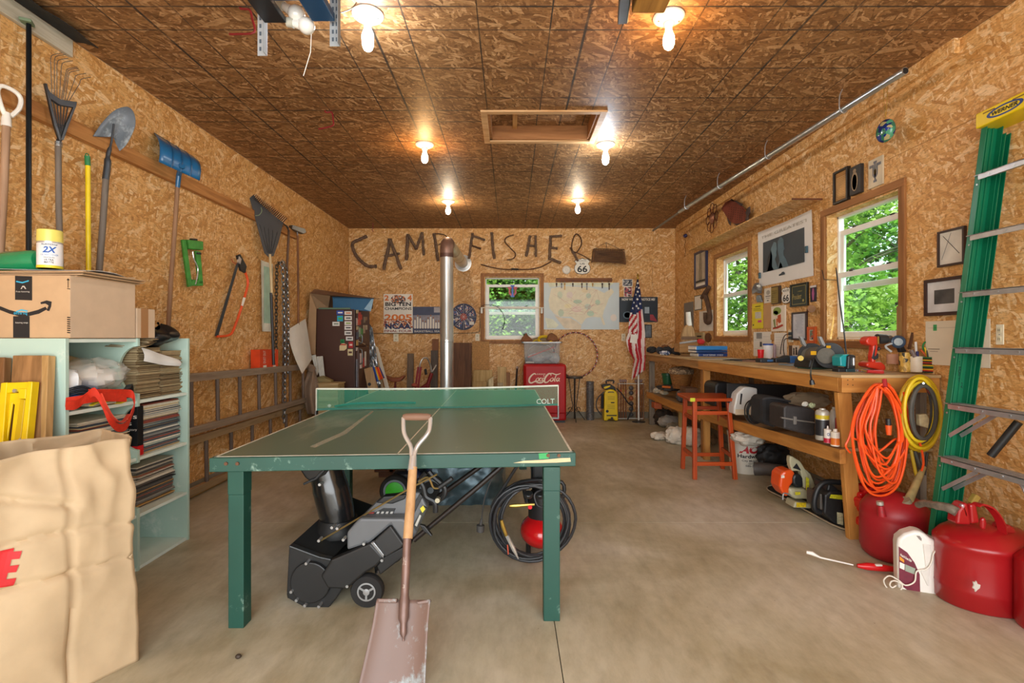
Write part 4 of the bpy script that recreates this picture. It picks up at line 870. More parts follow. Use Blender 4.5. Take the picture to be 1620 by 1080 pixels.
SH=[(.5,0),(.62,.03),(.78,.05),(.93,.16),(.99,.34),(.96,.52),(.86,.66),(.97,.82),(.86,.93),(.78,.96),(.66,.93),(.5,1.0),(.34,.93),(.22,.96),(.14,.93),(.03,.82),(.14,.66),(.04,.52),(.01,.34),(.07,.16),(.22,.05),(.38,.03)]
def shield(t,fr,top,mid,num,n0=.004):
    b=MB(); b.prism([(a*fr.w,c*fr.h) for a,c in SH],fr,0,n0); b.build('plate',M('#15161a',.5),t)
    b=MB(); b.prism([((.5+(a-.5)*.94)*fr.w,(.5+(c-.5)*.94)*fr.h) for a,c in SH],fr,n0,n0+.001); b.build('face',M('#ece9de',.45,var=.04),t)
    if top: lettering(top,fr.sub(.26,.74,.80,.87),INK,t,n=n0+.002); 
    if mid: lettering(mid,fr.sub(*((.36,.64,.6,.71) if num=='US' or top else (.2,.8,.72,.84))),INK,t,n=n0+.002,bold=.02)
    lettering('66',fr.sub(.2,.8,.14,.54),INK,t,n=n0+.002,bold=.025)
fr=wr('B',740+850/5.0625,740+984/5.0625,340+345/5.0625,340+477/5.0625,off=.01); t=thing('route_sign','white US 66 shield sign below the vine letter R','sign',fr.q(.5,.5)); shield(t,fr,'ILLINOIS','US','US')
t.name='route_sign'
# map of the states, with key rack above it
def card(name,lb,cat,fr,mat,th=.003,grp=None,curl=0):
    t=thing(name,lb,cat,fr.q(.5,.5),grp); 
    if curl: MB().grid(8,8,lambda u,v:fr.q(u,v,.002+curl*(abs(u-.5)*2)**3*(1-v)),th,fr.N).build('sheet',mat,t,smooth=True)
    else: MB().fbox(fr,0,fr.w,0,fr.h,0,th).build('sheet',mat,t)
    return t
fr=wr('B',860,979.5,447,521,off=.008); t=card('wall_map','large pale wall map of the United States between window and flag','map',fr,M('#cfdde0',.6,var=.04,scale=4),.003)
US=[(.10,.88),(.3,.93),(.62,.9),(.70,.86),(.80,.78),(.90,.88),(.93,.80),(.86,.66),(.83,.52),(.80,.42),(.78,.28),(.815,.1),(.79,.09),(.75,.26),(.64,.27),(.56,.24),(.5,.1),(.43,.2),(.36,.27),(.22,.27),(.14,.33),(.08,.45),(.065,.62)]
rnd=random.Random(3); ls=[(M('#e6e0c6',.6,var=.06,scale=14),US),(M('#dfe3c9',.6),[(.08,.9),(.3,.95),(.62,.92),(.86,.9),(.93,1),(.06,1)]),(M('#e0d5bd',.6),[(.14,.31),(.24,.25),(.36,.24),(.44,.17),(.5,.08),(.49,.0),(.4,.0),(.28,.02),(.2,.18)]),(M('#dfe5d0',.6),[(.02,.25),(.12,.22),(.2,.1),(.16,.03),(.05,.02)])]
t0=shapes(fr,ls,t,n=.0036)
ls=[(M(c,.6,var=0),circ(a+w_/2,b_+h_/2,w_/2,h_/2,7)) for a,b_,w_,h_,c in [(.18,.65,.07,.17,'#cdd8c0'),(.19,.27,.08,.17,'#c0d0ba'),(.39,.55,.12,.09,'#b9cfb6'),(.56,.66,.07,.12,'#c3d3c0'),(.54,.42,.09,.13,'#c8d6c6'),(.68,.52,.07,.12,'#bcd4bb'),(.37,.36,.14,.15,'#e8d8c8'),(.3,.66,.09,.15,'#e2d6cb'),(.27,.45,.1,.1,'#eae2b8'),(.5,.78,.09,.1,'#e8dcb6'),(.57,.28,.1,.12,'#bfd8c0'),(.88,.17,.09,.16,'#e8e2d8')]]
shapes(fr,ls,t,n=.0042)
b=MB(); [b.tube([fr.q(rnd.uniform(.12,.8),rnd.uniform(.3,.85),.0045),fr.q(rnd.uniform(.12,.8),rnd.uniform(.3,.85),.0045)],.0012,4) for _ in range(22)]; b.build('road_lines',M('#b9746a',.6),t,kind='stuff')
t=thing('key_rack','brown wooden key rack with hooks above the wall map','key rack',c9(930,520)); frk=wr('B',740+705/5.0625,740+1155/5.0625,340+505/5.0625,340+535/5.0625,off=0.0)
MB().fbox(frk,0,frk.w,0,frk.h,0,.02).build('board',W('#8a552f','#5f381e','x'),t,bev=.003)
for k,x in enumerate((710,750,775,840,912,952,998,1075,1130)):
    o=hit(frk,740+x/5.0625,340+528/5.0625,.02); MB().tube(spl([o,o+V(0,-.02,0),o+V(0,-.03,-.012),o+V(0,-.022,-.02)],3),.0025,6).build('hook',STEELD,t)
    L=.05+.05*((k*7)%3)/2; kt=thing('key_bunch',['dark key bunch at the left end of the key rack','single thin key on the second hook of the key rack','brass key on the third hook of the key rack','short brown key fob mid left on the key rack','small dark key at the middle of the key rack','silver key bunch right of the middle of the key rack','bright key with a ring, third from the rack end','dark long key second from the rack end','thin silver key at the map side end of the rack'][k],'key',o+V(0,-.03,-.03),'keys on the rack')
    MB().tube([o+V(.012*math.cos(a),-.03,-.028+.012*math.sin(a)) for a in [q*.7 for q in range(9)]],.0017,5,closed=True).build('ring',STEEL,kt)
    b=MB(); b.ob(o+V(0,-.03,-.045-L/2),(.016,.004,L)); b.ob(o+V(0,-.03,-.05),(.026,.004,.024)); b.build('key_blade',[M('#4b3526',.5),STEELD,M('#b08a4a',.4,.6),M('#4a4039',.6)][k%4],kt)
# posters
WPAP=M('#e8e4d8',.55,var=.04); ORG=M('#d9772b',.55,var=.1); NAVY=M('#23315c',.55,var=.1)
fr=wr('B',607,653,465,526.5,off=.006); t=card('champions_poster','white and orange 2004 Big Ten champions poster on the back wall','poster',fr,WPAP)
lettering('2',fr.sub(.03,.18,.83,.97),ORG,t,n=.004,bold=.04); lettering('4',fr.sub(.82,.97,.83,.97),ORG,t,n=.004,bold=.04)
shapes(fr,[(palette('logo_print',['#3a3a44','#c9713a','#e8dccb','#7d6a60'],60,.6),circ(.5,.86,.26,.12,16))],t,n=.0038)
lettering('BIG TEN',fr.sub(.06,.94,.69,.79),INK,t,n=.0045,bold=.03); lettering('CHAMPIONS',fr.sub(.04,.96,.59,.66),INK,t,n=.0045,bold=.02)
shapes(fr,[(palette('crowd_print',['#b5552f','#e6d9c6','#7b3d2a','#d98a4d','#f1ead9','#40414f'],70,.6),rc(.0,.12,1,.36))],t,n=.0036)
lettering('2005',fr.sub(.03,.97,.32,.48),ORG,t,n=.0045,bold=.03); lettering('NCAA',fr.sub(.06,.94,.1,.25),NAVY,t,n=.0048,bold=.04); lettering('FINAL FOUR',fr.sub(.03,.97,.02,.08),M('#8d3c2a',.5),t,n=.0045,bold=.02)
fr=wr('B',653,709,485,527,off=.005); t=card('team_poster','dark blue basketball team poster between the white poster and the stove pipe','poster',fr,M('#3b4460',.5,var=.15))
shapes(fr,[(M('#8e8b94',.5,var=.2,scale=25),rc(0,.2,1,.68)),(M('#a9a6ac',.5),rc(.6,.78,.98,.98))],t,n=.0036)
for k in range(13):
    x=.03+.074*k; hh=.5+.12*math.sin(k*1.3); shapes(fr,[(WPAP,[(x+.01,.18),(x+.06,.18),(x+.055,hh),(x+.015,hh)]),(M('#9a6a4a',.6),circ(x+.035,hh+.05,.018,.035,8)),(M('#6a4636',.6),rc(x+.018,.14,x+.03,.19))],t,n=.0042,name='printed_player')
lettering('BASKETBALL SEASON',fr.sub(.05,.95,.04,.11),WPAP,t,n=.0042)
fr=wr('B',713,754,480,522,off=.006); t=thing('round_poster','round dark blue team poster right of the stove pipe','poster',fr.q(.5,.5))
b=MB(); b.prism([(a*fr.w,c*fr.h) for a,c in circ(.5,.5,.5,.5,40)],fr,0,.004); b.build('disc',M('#232c4c',.5,var=.1),t)
for k in range(8):
    a=k*45; b1=[(.5+.14*math.cos(math.radians(a+10)),.5+.14*math.sin(math.radians(a+10))),(.5+.44*math.cos(math.radians(a+6)),.5+.44*math.sin(math.radians(a+6))),(.5+.44*math.cos(math.radians(a+34)),.5+.44*math.sin(math.radians(a+34))),(.5+.14*math.cos(math.radians(a+30)),.5+.14*math.sin(math.radians(a+30)))]
    shapes(fr,[(palette('action_print',['#2b3768','#c9b9a9','#8a3f35','#59689a','#e0dccf','#31406f'],55,.5),b1)],t,n=.005,name='print_segment')
    MB().tube([fr.q(.5,.5,.005),fr.q(.5+.48*math.cos(math.radians(a)),.5+.48*math.sin(math.radians(a)),.005)],.0018,4).build('print_spoke',WPAP,t)
shapes(fr,[(M('#a8402f',.5),circ(.5,.5,.13,.13,16)),(WPAP,rc(.72,.2,.9,.32))],t,n=.0056,name='print_centre')
fr=wr('B',979.5,1040.5,469.5,509.5,off=.006); t=card('truck_poster','dark truck poster headed NOW WILL YOU NOTICE ME? behind the flag','poster',fr,M('#1b2833',.4,var=.15))
lettering('NOW WILL YOU NOTICE ME?',fr.sub(.07,.93,.85,.95),WPAP,t,n=.004,bold=.03)
shapes(fr,[(M('#5f7684',.4),circ(.21,.28,.11,.15,20)),(M('#22303c',.4),circ(.21,.28,.08,.11,20)),(M('#3f5566',.4),[(.3,.2),(.62,.2),(.64,.5),(.5,.72),(.36,.6)]),(M('#a03540',.4),[(.8,.08),(.99,.02),(.88,.3),(.8,.3)]),(M('#9db0bb',.4),rc(.66,.35,.78,.6))],t,n=.004)
for k,(q,lb,cs) in enumerate([((984.5,1001,441.5,453),'upper small dark team photo above the truck poster',['#23252c','#6a6f78','#c9c6c0','#3d4048']),((987,1000,453,470),'lower small photo with a pink border above the truck poster',['#2a2228','#a7484f','#5b4552','#d8c9c4'])]):
    fr=wr('B',*q,off=.006); t=card('wall_photo',lb,'photo',fr,WPAP); shapes(fr,[(palette('photo_b%d'%k,cs,45,.4),rc(.06,.06,.94,.94))],t,n=.0042)
fr=wr('B',740+1415/5.0625,740+1472/5.0625,340+877/5.0625,340+984/5.0625,off=.0)
def frame(name,lb,fr,fm,inner,bw=.08,th=.018,mat_=None,grp=None,mm=0,cat='picture'):
    t=thing(name,lb,cat,fr.q(.5,.5),grp); k=min(fr.w,fr.h)*bw
    for q in [(0,fr.w,0,k),(0,fr.w,fr.h-k,fr.h),(0,k,k,fr.h-k),(fr.w-k,fr.w,k,fr.h-k)]: MB().fbox(fr,*q,0,th).build('frame_bar',fm,t,bev=.0015)
    MB().fbox(fr,k,fr.w-k,k,fr.h-k,0,th*.55).build('backing',mat_ or inner,t)
    if mat_: m=mm or k*1.6; MB().fbox(fr,k+m,fr.w-k-m,k+m,fr.h-k-m,th*.55,th*.55+.001).build('print',inner,t)
    return t
frame('framed_photo','small black framed photo right of the flag, under the truck poster',fr,M('#1c1a1a',.4),M('#6f7a80',.3,var=.35,scale=12),.12)
def outlet(lb,fr,switch=False,nm='wall_outlet'):
    t=thing(nm,lb,'outlet',fr.q(.5,.5)); MB().fbox(fr,0,fr.w,0,fr.h,0,.006).build('cover_plate',M('#e5ddc2',.4,var=.03),t,bev=.002)
    for v in (.28,.72):
        MB().fbox(fr,fr.w*.28,fr.w*.72,fr.h*(v-.13),fr.h*(v+.13),.006,.009).build('receptacle',M('#d9cfae',.4),t,bev=.001)
        shapes(fr,[(INK,rc(.38,v-.05,.43,v+.05)),(INK,rc(.57,v-.05,.62,v+.05))],t,n=.0098,name='slots')
    MB().cyl(fr.q(.5,.5,.006),fr.q(.5,.5,.008),.003,n=8).build('screw',STEEL,t)
outlet('ivory wall outlet beside the flag, under the wall map corner',wr('B',740+1230/5.0625,740+1262/5.0625,340+950/5.0625,340+1008/5.0625))
outlet('ivory wall outlet under the orange and white poster',wr('B',622.5,630.5,527.5,540))
outlet('ivory wall outlet under the lower left corner of the back window',wr('B',752,758.5,528,539))
t=thing('black_cable','thin black cable running under the posters and looping over the window sill','cable',hit(fb,700,527))
MB().tube(spl([hit(fb,590,527,-.03),hit(fb,650,527.5,-.03),hit(fb,715,527,-.03),hit(fb,752,526,-.03),hit(fb,759,520,-.02),hit(fb,760,487,.0),hit(fb,775,482,.04),hit(fb,789,487,.07),hit(fb,798,502,.08),hit(fb,795,521,.06)],6),.004,6).build('cable',BLK,t,smooth=True)
# glass letters hung in the window
t=thing('stained_glass_logo','red and blue stained glass interlocked letters hung in the back window','ornament',hit(fb,811,458,-.03)); fw_=Fr((0,YB-.0,0),(1,0,0),(0,0,1))
RG=M('#b3201f',.2,var=.1,alpha=.93); BG=M('#1c4fb4',.2,var=.1,alpha=.93)
def cs(x,y): return (740+x/5.0625,340+y/5.0625)
b=MB(); pp(b,fw_,[cs(*q) for q in [(320,575),(350,575),(350,590),(343,590),(343,620),(352,633),(364,633),(374,620),(374,590),(367,590),(367,575),(397,575),(397,590),(390,590),(390,628),(372,648),(346,648),(328,628),(328,590),(320,590)]],-.02,-.012); b.build('letter_u',RG,t)
b=MB(); pp(b,fw_,[cs(*q) for q in [(343,562),(374,562),(374,573),(366,573),(366,645),(374,645),(374,656),(343,656),(343,645),(351,645),(351,573),(343,573)]],-.011,-.003); b.build('letter_i',BG,t)
MB().tube([hit(fw_,811,451,-.01),hit(fw_,811,441,-.01)],.0015,5).build('hang_cord',BLK,t)
t=thing('curtain_rod','white rod resting on two brackets across the middle of the back window','curtain rod',hit(fb,808,486))
MB().tube([hit(fb,760.5,486.5,.03),hit(fb,860,486.5,.03)],.0065,8).build('rod',M('#efe6d6',.4),t,smooth=True)
for x in (762,857): MB().ob(hit(fb,x,491,-.01),(.03,.05,.09)).build('bracket',M('#dfe1dc',.4),t,bev=.004)
# ------------------------------------------------------------------ boards leaning on the back wall
def lean(name,lb,px0,px1,pyt,y,th,mat,pyt2=None,tilt=.12,cat='board',grp=None):
    a=at(px0,pyt,y); b_=at(px1,pyt2 or pyt,y); t=thing(name,lb,cat,((a.x+b_.x)/2,y-tilt,0),grp)
    b=MB(); z=a.z; b.add([(a.x,y-tilt,0),(b_.x,y-tilt,0),(b_.x,y-tilt+th,0),(a.x,y-tilt+th,0),(a.x,y-th,a.z),(b_.x,y-th,b_.z),(b_.x,y,b_.z),(a.x,y,a.z)],[(0,3,2,1),(4,5,6,7),(0,1,5,4),(1,2,6,5),(2,3,7,6),(3,0,4,7)])
    b.build('board',mat,t,bev=.002); return t
GW=W('#7d6a55','#54473a','z'); 
lean('leaning_board','rough grey-brown board leaning on the back wall left of the bicycle',645,655,559,8.0,.03,GW)
lean('leaning_board','narrow brown board behind the stove pipe',684,694,536,8.02,.02,W('#8d5a37','#6a4226','z'))
lean('leaning_board','dark grey board just left of the stove pipe',682,693,554,7.97,.02,W('#5d544c','#443d38','z'))
lean('leaning_board','wide dark walnut-coloured panel right of the stove pipe',715,746,542,8.0,.018,W('#7b5334','#553622','z'),tilt=.1)
lean('leaning_board','speckled chipboard panel beside the walnut panel',747,774,540,8.03,.012,M('#b98d57',.8,var=.3,scale=70),tilt=.08)
lean('leaning_board','pale timber offcut standing in front of the chipboard',749,779,585,7.93,.03,W('#c8ad74','#a3874f','z'))
lean('leaning_board','lower pale timber offcut in front of the taller one',747.5,770,603,7.86,.03,W('#c2a56b','#9d804b','z'))
lean('leaning_board','tall pale timber board left of the metal bar',787,801,580,7.98,.03,W('#cdb27c','#a88b57','z'))
lean('leaning_board','short brown timber beside the tall pale board',801,807,589,7.96,.03,W('#9a6c41','#6f4a2b','z'))
lean('leaning_board','small pale offcut with a cut corner near the table end',773,781,600,7.8,.05,W('#d6cba5','#b6a77d','z'),pyt2=595)
lean('leaning_board','low white-topped block near the table end',787,796,605,7.75,.05,W('#c9b896','#8a7656','z'),tilt=.05)
t=thing('broom_stick','pale wooden stick leaning against the red cooler','stick',(.1,7.6,0)); MB().tube([at(813,640,7.7),at(829,569,7.85)],.011,8).build('rod',W('#c99d63','#a67a42','z'),t,smooth=True)
t=thing('iron_bar','dark steel bar with a bright tip leaning on the wall','bar',at(816,640,7.9)); MB().tube([at(814,650,7.86),at(818,583,8.0)],.014,8).build('rod',BLK,t,smooth=True); MB().cyl(at(818,583,7.99),at(818,580,8.0),.02,n=8).build('tip',CHROME,t)
# ------------------------------------------------------------------ stove and pipe
PX=-.765; PY=6.0
t=thing('stove_pipe','tall galvanized stove pipe with an elbow into the back wall','stove pipe',(PX,PY,.66))
def galv(name,c1,c2):
    m,tt,p,n,l=new(name); tx=nd(n,'TexCoord'); a=nd(n,'TexNoise'); a.inputs['Scale'].default_value=5; a.inputs['Detail'].default_value=3; l.new(mp(n,l,tx.outputs['Object'],(1,1,.3)),a.inputs[0])
    r=nd(n,'ValToRGB'); r.color_ramp.elements[0].position=.35; r.color_ramp.elements[0].color=lin(c1); r.color_ramp.elements[1].position=.65; r.color_ramp.elements[1].color=lin(c2); l.new(a.outputs[0],r.inputs[0]); l.new(r.outputs[0],p.inputs['Base Color'])
    p.inputs['Metallic'].default_value=.85; p.inputs['Roughness'].default_value=.3; return m
GALV=galv('galvanized','#b9c2c4','#d9dfe0')
rr=.079
MB().lathe([(rr,.64),(rr,1.26)],(PX,PY,0),32,cap=False).build('lower_pipe',GALV,t,smooth=True)
MB().lathe([(rr*1.02,1.235),(rr*1.05,1.242),(rr*1.02,1.25),(rr*1.05,1.258),(rr*1.01,1.266),(rr*.99,2.26)],(PX,PY,0),32,cap=False).build('upper_pipe',GALV,t,smooth=True)
ELB=M('#8a6e62',.45,.5,var=.2)
MB().lathe([(rr*.99,2.245),(rr*1.02,2.25),(rr*1.02,2.30)],(PX,PY,0),32,cap=False).build('elbow_collar',M('#6b4f46',.5,.5),t,smooth=True)
ep=[V(PX,PY,2.29),V(PX,PY,2.345),V(PX+.001,PY+.03,2.395),V(PX+.002,PY+.085,2.425),V(PX,PY+.16,2.43)]
MB().tube(spl(ep,4),rr*1.02,24,cap=False).build('elbow',ELB,t,smooth=True)
MB().tube([V(PX,PY+.14,2.43),V(PX,YB-.02,2.485)],rr,24,cap=False).build('horizontal_pipe',GALV,t,smooth=True)
for s in (.3,.62): p_=V(PX,PY+.14,2.43).lerp(V(PX,YB-.02,2.485),s); MB().tube([p_,p_+V(0,.03,0)],rr*1.03,24,cap=False).build('pipe_joint',M('#8d8a84',.4,.7),t,smooth=True)
MB().lathe([(.135,0),(.135,.006),(.10,.012),(.085,.02)],n=36,Mx=Matrix.Translation((PX,YB,2.487))@Euler((math.pi/2,0,0)).to_matrix().to_4x4()).build('wall_flange',M('#dfe3e2',.3,.4),t,smooth=True)
t=thing('wood_stove','low black box stove under the galvanized pipe','stove',(PX,PY,0)); CI=M('#1c1c1c',.6,.3)
MB().box((PX-.22,PY-.3,.18),(PX+.22,PY+.3,.63)).build('firebox',CI,t,bev=.02); MB().lathe([(.09,.63),(.085,.66)],(PX,PY,0),24).build('collar',CI,t); MB().box((PX-.14,PY-.315,.28),(PX+.14,PY-.3,.52)).build('door',CI,t,bev=.008)
for a in (-1,1):
    for c in (-1,1): MB().cyl((PX+a*.18,PY+c*.25,0),(PX+a*.18,PY+c*.25,.19),.016,.022,8).build('leg',CI,t)
# ------------------------------------------------------------------ brown fridge and clutter around it
FY=6.4; FX=-1.985; fl_=(500-CX)*FY/FP; ftop=H+47*FY/FP
t=thing('brown_refrigerator','old dark brown refrigerator covered with magnets in the back left corner','refrigerator',((fl_+FX)/2,FY+.3,0))
FB=M('#4a2c20',.42,var=.07,scale=3)
MB().box((fl_,FY,.03),(FX,FY+.52,ftop)).build('cabinet',FB,t,bev=.008)
MB().box((FX+.002,FY+.01,.1),(FX+.045,FY+.51,1.17)).build('door',FB,t,bev=.01); MB().box((FX+.002,FY+.01,1.18),(FX+.045,FY+.51,ftop-.01)).build('freezer_door',FB,t,bev=.01)
for z0,z1 in ((.95,1.14),(1.21,1.33)): MB().tube(spl([(FX+.045,FY+.05,z0),(FX+.075,FY+.05,z0+.02),(FX+.075,FY+.05,z1-.02),(FX+.045,FY+.05,z1)],4),.008,8).build('handle',STEELD,t,smooth=True)
MB().box((fl_+.03,FY+.02,0),(FX-.02,FY+.5,.05)).build('plinth',BLK,t)
ffr=face(FY-.0005)
mags=[((770,830,275,312),'#2d4aa3','#e8e8f0'),((775,825,320,368),'#2aa8c9','#4fbf4a'),((838,900,282,312),'#e9e4da','#d9782d'),((838,900,323,357),'#e6e4de','#444'),((838,900,367,400),'#e6e4de','#8fae3f'),((838,900,405,440),'#e6e4de','#444'),((838,900,450,485),'#dfe0dc','#888'),((850,910,498,532),'#dfe0dc','#667'),((735,795,372,407),'#e2e2dc','#7a8a7a'),((873,910,542,595),'#b52328','#e9c9c0'),((865,908,605,660),'#d8cfa0','#5a3a30')]
names=['blue magnet with pale lettering at the top of the fridge side','cyan and green square magnet on the fridge side','white card magnet with orange print, top of the column','white card magnet with black print, second of the column','white card magnet with green print on the fridge side','white card magnet with black print, fourth of the column','plain whitish card magnet, fifth of the column','tilted card magnet at the foot of the column','single card magnet left of the column','red rectangular magnet beside the house magnet','small portrait magnet lowest on the fridge side']
def m7(x,y): return (390+x/5.4,440+y/5.4)
for (q,c1,c2),nm in zip(mags,names):
    a=m7(q[0],q[2]); e=m7(q[1],q[3]); b=MB(); pp(b,ffr,[(a[0],e[1]),(e[0],e[1]),(e[0],a[1]),(a[0],a[1])],0,.004); o=b.build('fridge_magnet',M(c1,.5,var=.03)); tag(o,nm,'magnet','magnets on the fridge')
    w_,h_=e[0]-a[0],e[1]-a[1]; b=MB(); pp(b,ffr,[(a[0]+w_*.2,a[1]+h_*.65),(e[0]-w_*.15,a[1]+h_*.65),(e[0]-w_*.15,a[1]+h_*.35),(a[0]+w_*.2,a[1]+h_*.35)],.0042,.005); b.build('print',M(c2 if len(c2)>4 else '#444444',.5),o)
b=MB(); pp(b,ffr,[m7(*q) for q in [(795,618),(835,618),(857,600),(857,565),(835,555),(812,558),(795,580)]],0,.006); o=b.build('fridge_magnet',M('#d9c79a',.5)); tag(o,'cream house-shaped magnet with a red roof','magnet','magnets on the fridge')
b=MB(); pp(b,ffr,[m7(*q) for q in [(800,572),(812,560),(852,562),(852,572)]],.006,.008); b.build('roof_print',M('#b5452f',.5),o)
b=MB(); 
for dx,dy in ((-9,-8),(9,-8),(0,8),(-10,6),(10,6)): pp(b,ffr,[m7(820+dx+9*math.cos(a),538+dy+9*math.sin(a)) for a in [k*math.pi/4 for k in range(8)]],0,.004)
o=b.build('fridge_magnet',M('#178a4b',.5)); tag(o,'green shamrock magnet on the fridge side','magnet','magnets on the fridge')
fs2=Fr((FX+.0455,FY,0),(0,1,0),(0,0,1)); rnd=random.Random(5)
sp=[(936,955,270,300,'#c8b48a'),(955,975,290,345,'#c73529'),(962,985,310,355,'#d44434'),(935,948,340,405,'#b8a5a0'),(950,975,350,400,'#cf5540'),(960,975,420,500,'#8aa08a'),(975,992,430,510,'#3f8f4a'),(938,955,410,440,'#b9b08c'),(997,1010,400,470,'#a8937a'),(938,955,460,520,'#4a5568'),(1000,1012,330,380,'#8d7f6a'),(1016,1030,400,440,'#b5a890'),(936,952,530,575,'#b8945a'),(934,948,590,620,'#cfc0b8'),(968,984,640,770,'#d9c8c4'),(995,1006,680,760,'#c94a44'),(1008,1020,625,750,'#ded8d0'),(936,950,690,930,'#7d8698'),(1014,1030,330,360,'#907050')]
for k,q in enumerate(sp):
    b=MB(); a=m7(q[0],q[2]); e=m7(q[1],q[3]); pp(b,fs2,[(a[0],e[1]),(e[0],e[1]-.3),(e[0],a[1]),(a[0],a[1])],0,.004+.0008*(k%3)); o=b.build('fridge_magnet',M(q[4],.5,var=.2,scale=40)); tag(o,'small worn magnet on the fridge door facing the room, number %d from the top'%(1+sum(1 for z in sp if (z[2],z[0])<(q[2],q[0]))),'magnet','door side magnets')
b=MB().tube([hit(fs2,390+960/5.4,440+540/5.4,.006),hit(fs2,390+1012/5.4,440+562/5.4,.006)],.006,8); o=b.build('fridge_magnet',M('#c9b99a',.5)); tag(o,'slanting cream pencil-shaped magnet on the fridge door','magnet','door side magnets')
# open carton and blue tub on top of the fridge
CB=M('#a98b68',.85,var=.08); CBD=M('#6f5038',.9,var=.1)
t=thing('open_carton','large open brown carton standing beside and over the fridge top','box',at(495,520,6.45))
fc=face(6.36)
b=MB(); pp(b,fc,[m7(*q) for q in [(512,645),(590,652),(598,262),(545,130)]],-.0,.006); b.build('side_panel',CB,t)
A,B_,C_,D_=hit(face(6.37),*m7(542,130)),hit(face(6.42),*m7(582,92)),hit(face(6.5),*m7(1095,165)),hit(face(6.36),*m7(1085,172))
b=MB().grid(6,3,lambda u,v:(A.lerp(D_,u)).lerp(B_.lerp(C_,u),v)+V(0,.25*v*u,.0)); b.build('top_panel',CBD,t,solid=.005)
b=MB(); b.add([hit(face(6.66),*m7(600,262)),hit(face(6.66),*m7(1080,262)),hit(face(6.7),*m7(1080,175)),hit(face(6.55),*m7(580,100))],[(0,1,2,3)]); b.build('back_panel',CBD,t,solid=.004)
b=MB(); b.add([hit(face(6.37),*m7(545,130)),hit(face(6.37),*m7(715,150)),hit(face(6.5),*m7(700,252)),hit(face(6.4),*m7(600,260))],[(0,1,2,3)]); b.build('flap',M('#8f7558',.85),t,solid=.004)
t=thing('blue_tub','blue plastic tub on top of the fridge inside the open carton','tub',at(557,490,6.5)); fc=face(6.42)
b=MB(); 
P0=[m7(735,160),m7(1085,168),m7(1062,285),m7(738,255)]
b.add([hit(face(6.40),*q) for q in P0]+[hit(face(6.64),*q) for q in [m7(742,162),m7(1070,168),m7(1050,278),m7(745,250)]],[(0,1,2,3),(7,6,5,4),(0,4,5,1),(1,5,6,2),(2,6,7,3),(3,7,4,0)]); b.build('body',M('#2c6288',.35,var=.08),t,bev=.006)
MB().tube([hit(face(6.395),*m7(735,163)),hit(face(6.395),*m7(1088,172))],.008,8).build('rim',M('#254f6e',.35),t)
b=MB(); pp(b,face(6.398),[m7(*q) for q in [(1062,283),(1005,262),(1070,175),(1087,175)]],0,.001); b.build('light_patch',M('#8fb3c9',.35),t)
t=thing('green_tray','flat dull green tray edge lying on the fridge top','tray',at(530,486,6.4)); b=MB(); pbox(b,504,554,486.5,489,6.38,.26); b.build('tray',M('#5f7a63',.5),t,bev=.002)
# papers, canvas bag, strips left of the fridge
t=thing('large_drawing','large curled white plan sheet standing behind the wooden tool shaft','paper',at(470,600,6.2))
def dr(u,v):
    a=Vector(m7(350+55*u,445-70*u)); b_=Vector(m7(440+115*u,800-110*u)); q=a.lerp(b_,v); return at(q.x+2+26*u*0+ (m7(160,0)[0]-390)*u*.0+ 14*u,q.y,6.1+.35*u-.14*math.sin(u*3)*(1-v*.3))
b=MB().grid(10,10,lambda u,v:at(*(Vector(m7(350,440)).lerp(Vector(m7(505,345)),u).lerp(Vector(m7(475,815)).lerp(Vector(m7(560,690)),u),v)+Vector((-3.5*math.sin(math.pi*v)*(1-u),0))),5.72+.45*u-.06*math.sin(u*3.1)),.002); b.build('sheet',M('#dedbd2',.7,var=.05),t,smooth=True)
t=thing('canvas_sack','limp tan canvas sack hanging to the floor beside the fridge','sack',at(500,660,6.1))
def sk(u,v):
    L=[(528,765),(500,850),(466,930),(480,1000),(520,1160)]; Rr=[(585,772),(600,850),(618,900),(622,1000),(640,1160)]; k=v*3.999; i=int(k); f=k-i
    a=Vector(L[i]).lerp(Vector(L[i+1]),f); c=Vector(Rr[i]).lerp(Vector(Rr[i+1]),f); p_=a.lerp(c,.5-.5*math.cos(math.pi*u)) if u<=1 else None
    q=m7(*p_); return at(q[0],q[1],6.12-.13*math.sin(math.pi*u)*(.35+.65*v)+.02*math.sin(u*17+v*4))
MB().grid(24,16,sk).build('canvas',M('#8f7a66',.9,var=.12,scale=6),t,smooth=True,solid=.003)
MB().tube([at(*m7(556,775),6.05),at(*m7(552,752),6.02)],[.05,.03],10).build('knotted_top',M('#7d6a58',.9),t,smooth=True)
for k,q in enumerate([[(553,660),(590,652),(612,800),(600,830)],[(596,668),(650,664),(668,838),(622,838)]]):
    t=thing('corrugated_strip',['whitish corrugated plastic strips leaning behind the canvas sack','brighter corrugated plastic strips next to the fridge side'][k],'plastic strips',at(505,600,6.25)); fc=face(6.22+.04*k)
    for j in range(4):
        a=Vector(q[0]).lerp(Vector(q[1]),j/4); b1=Vector(q[0]).lerp(Vector(q[1]),(j+.85)/4); c=Vector(q[3]).lerp(Vector(q[2]),(j+.85)/4); d=Vector(q[3]).lerp(Vector(q[2]),j/4)
        b=MB(); pp(b,fc,[m7(*d),m7(*c),m7(*b1),m7(*a)],-.02,.0); b.build('strip',M('#d5d5cc',.5,var=.1),t,bev=.004)
t=thing('timber_offcut','short greenish timber offcuts stacked in front of the fridge','timber',at(515,610,6.2)); 
for q in ([(600,850),(660,830),(745,868),(740,895),(610,895)],): b=MB(); pp(b,face(6.24),[m7(*e) for e in q],-.0,.09); b.build('block',W('#9a8a5c','#75673f','x'),t,bev=.003)
t=thing('wooden_crate','pale wooden crate behind the table end in front of the fridge','crate',at(520,650,6.1))
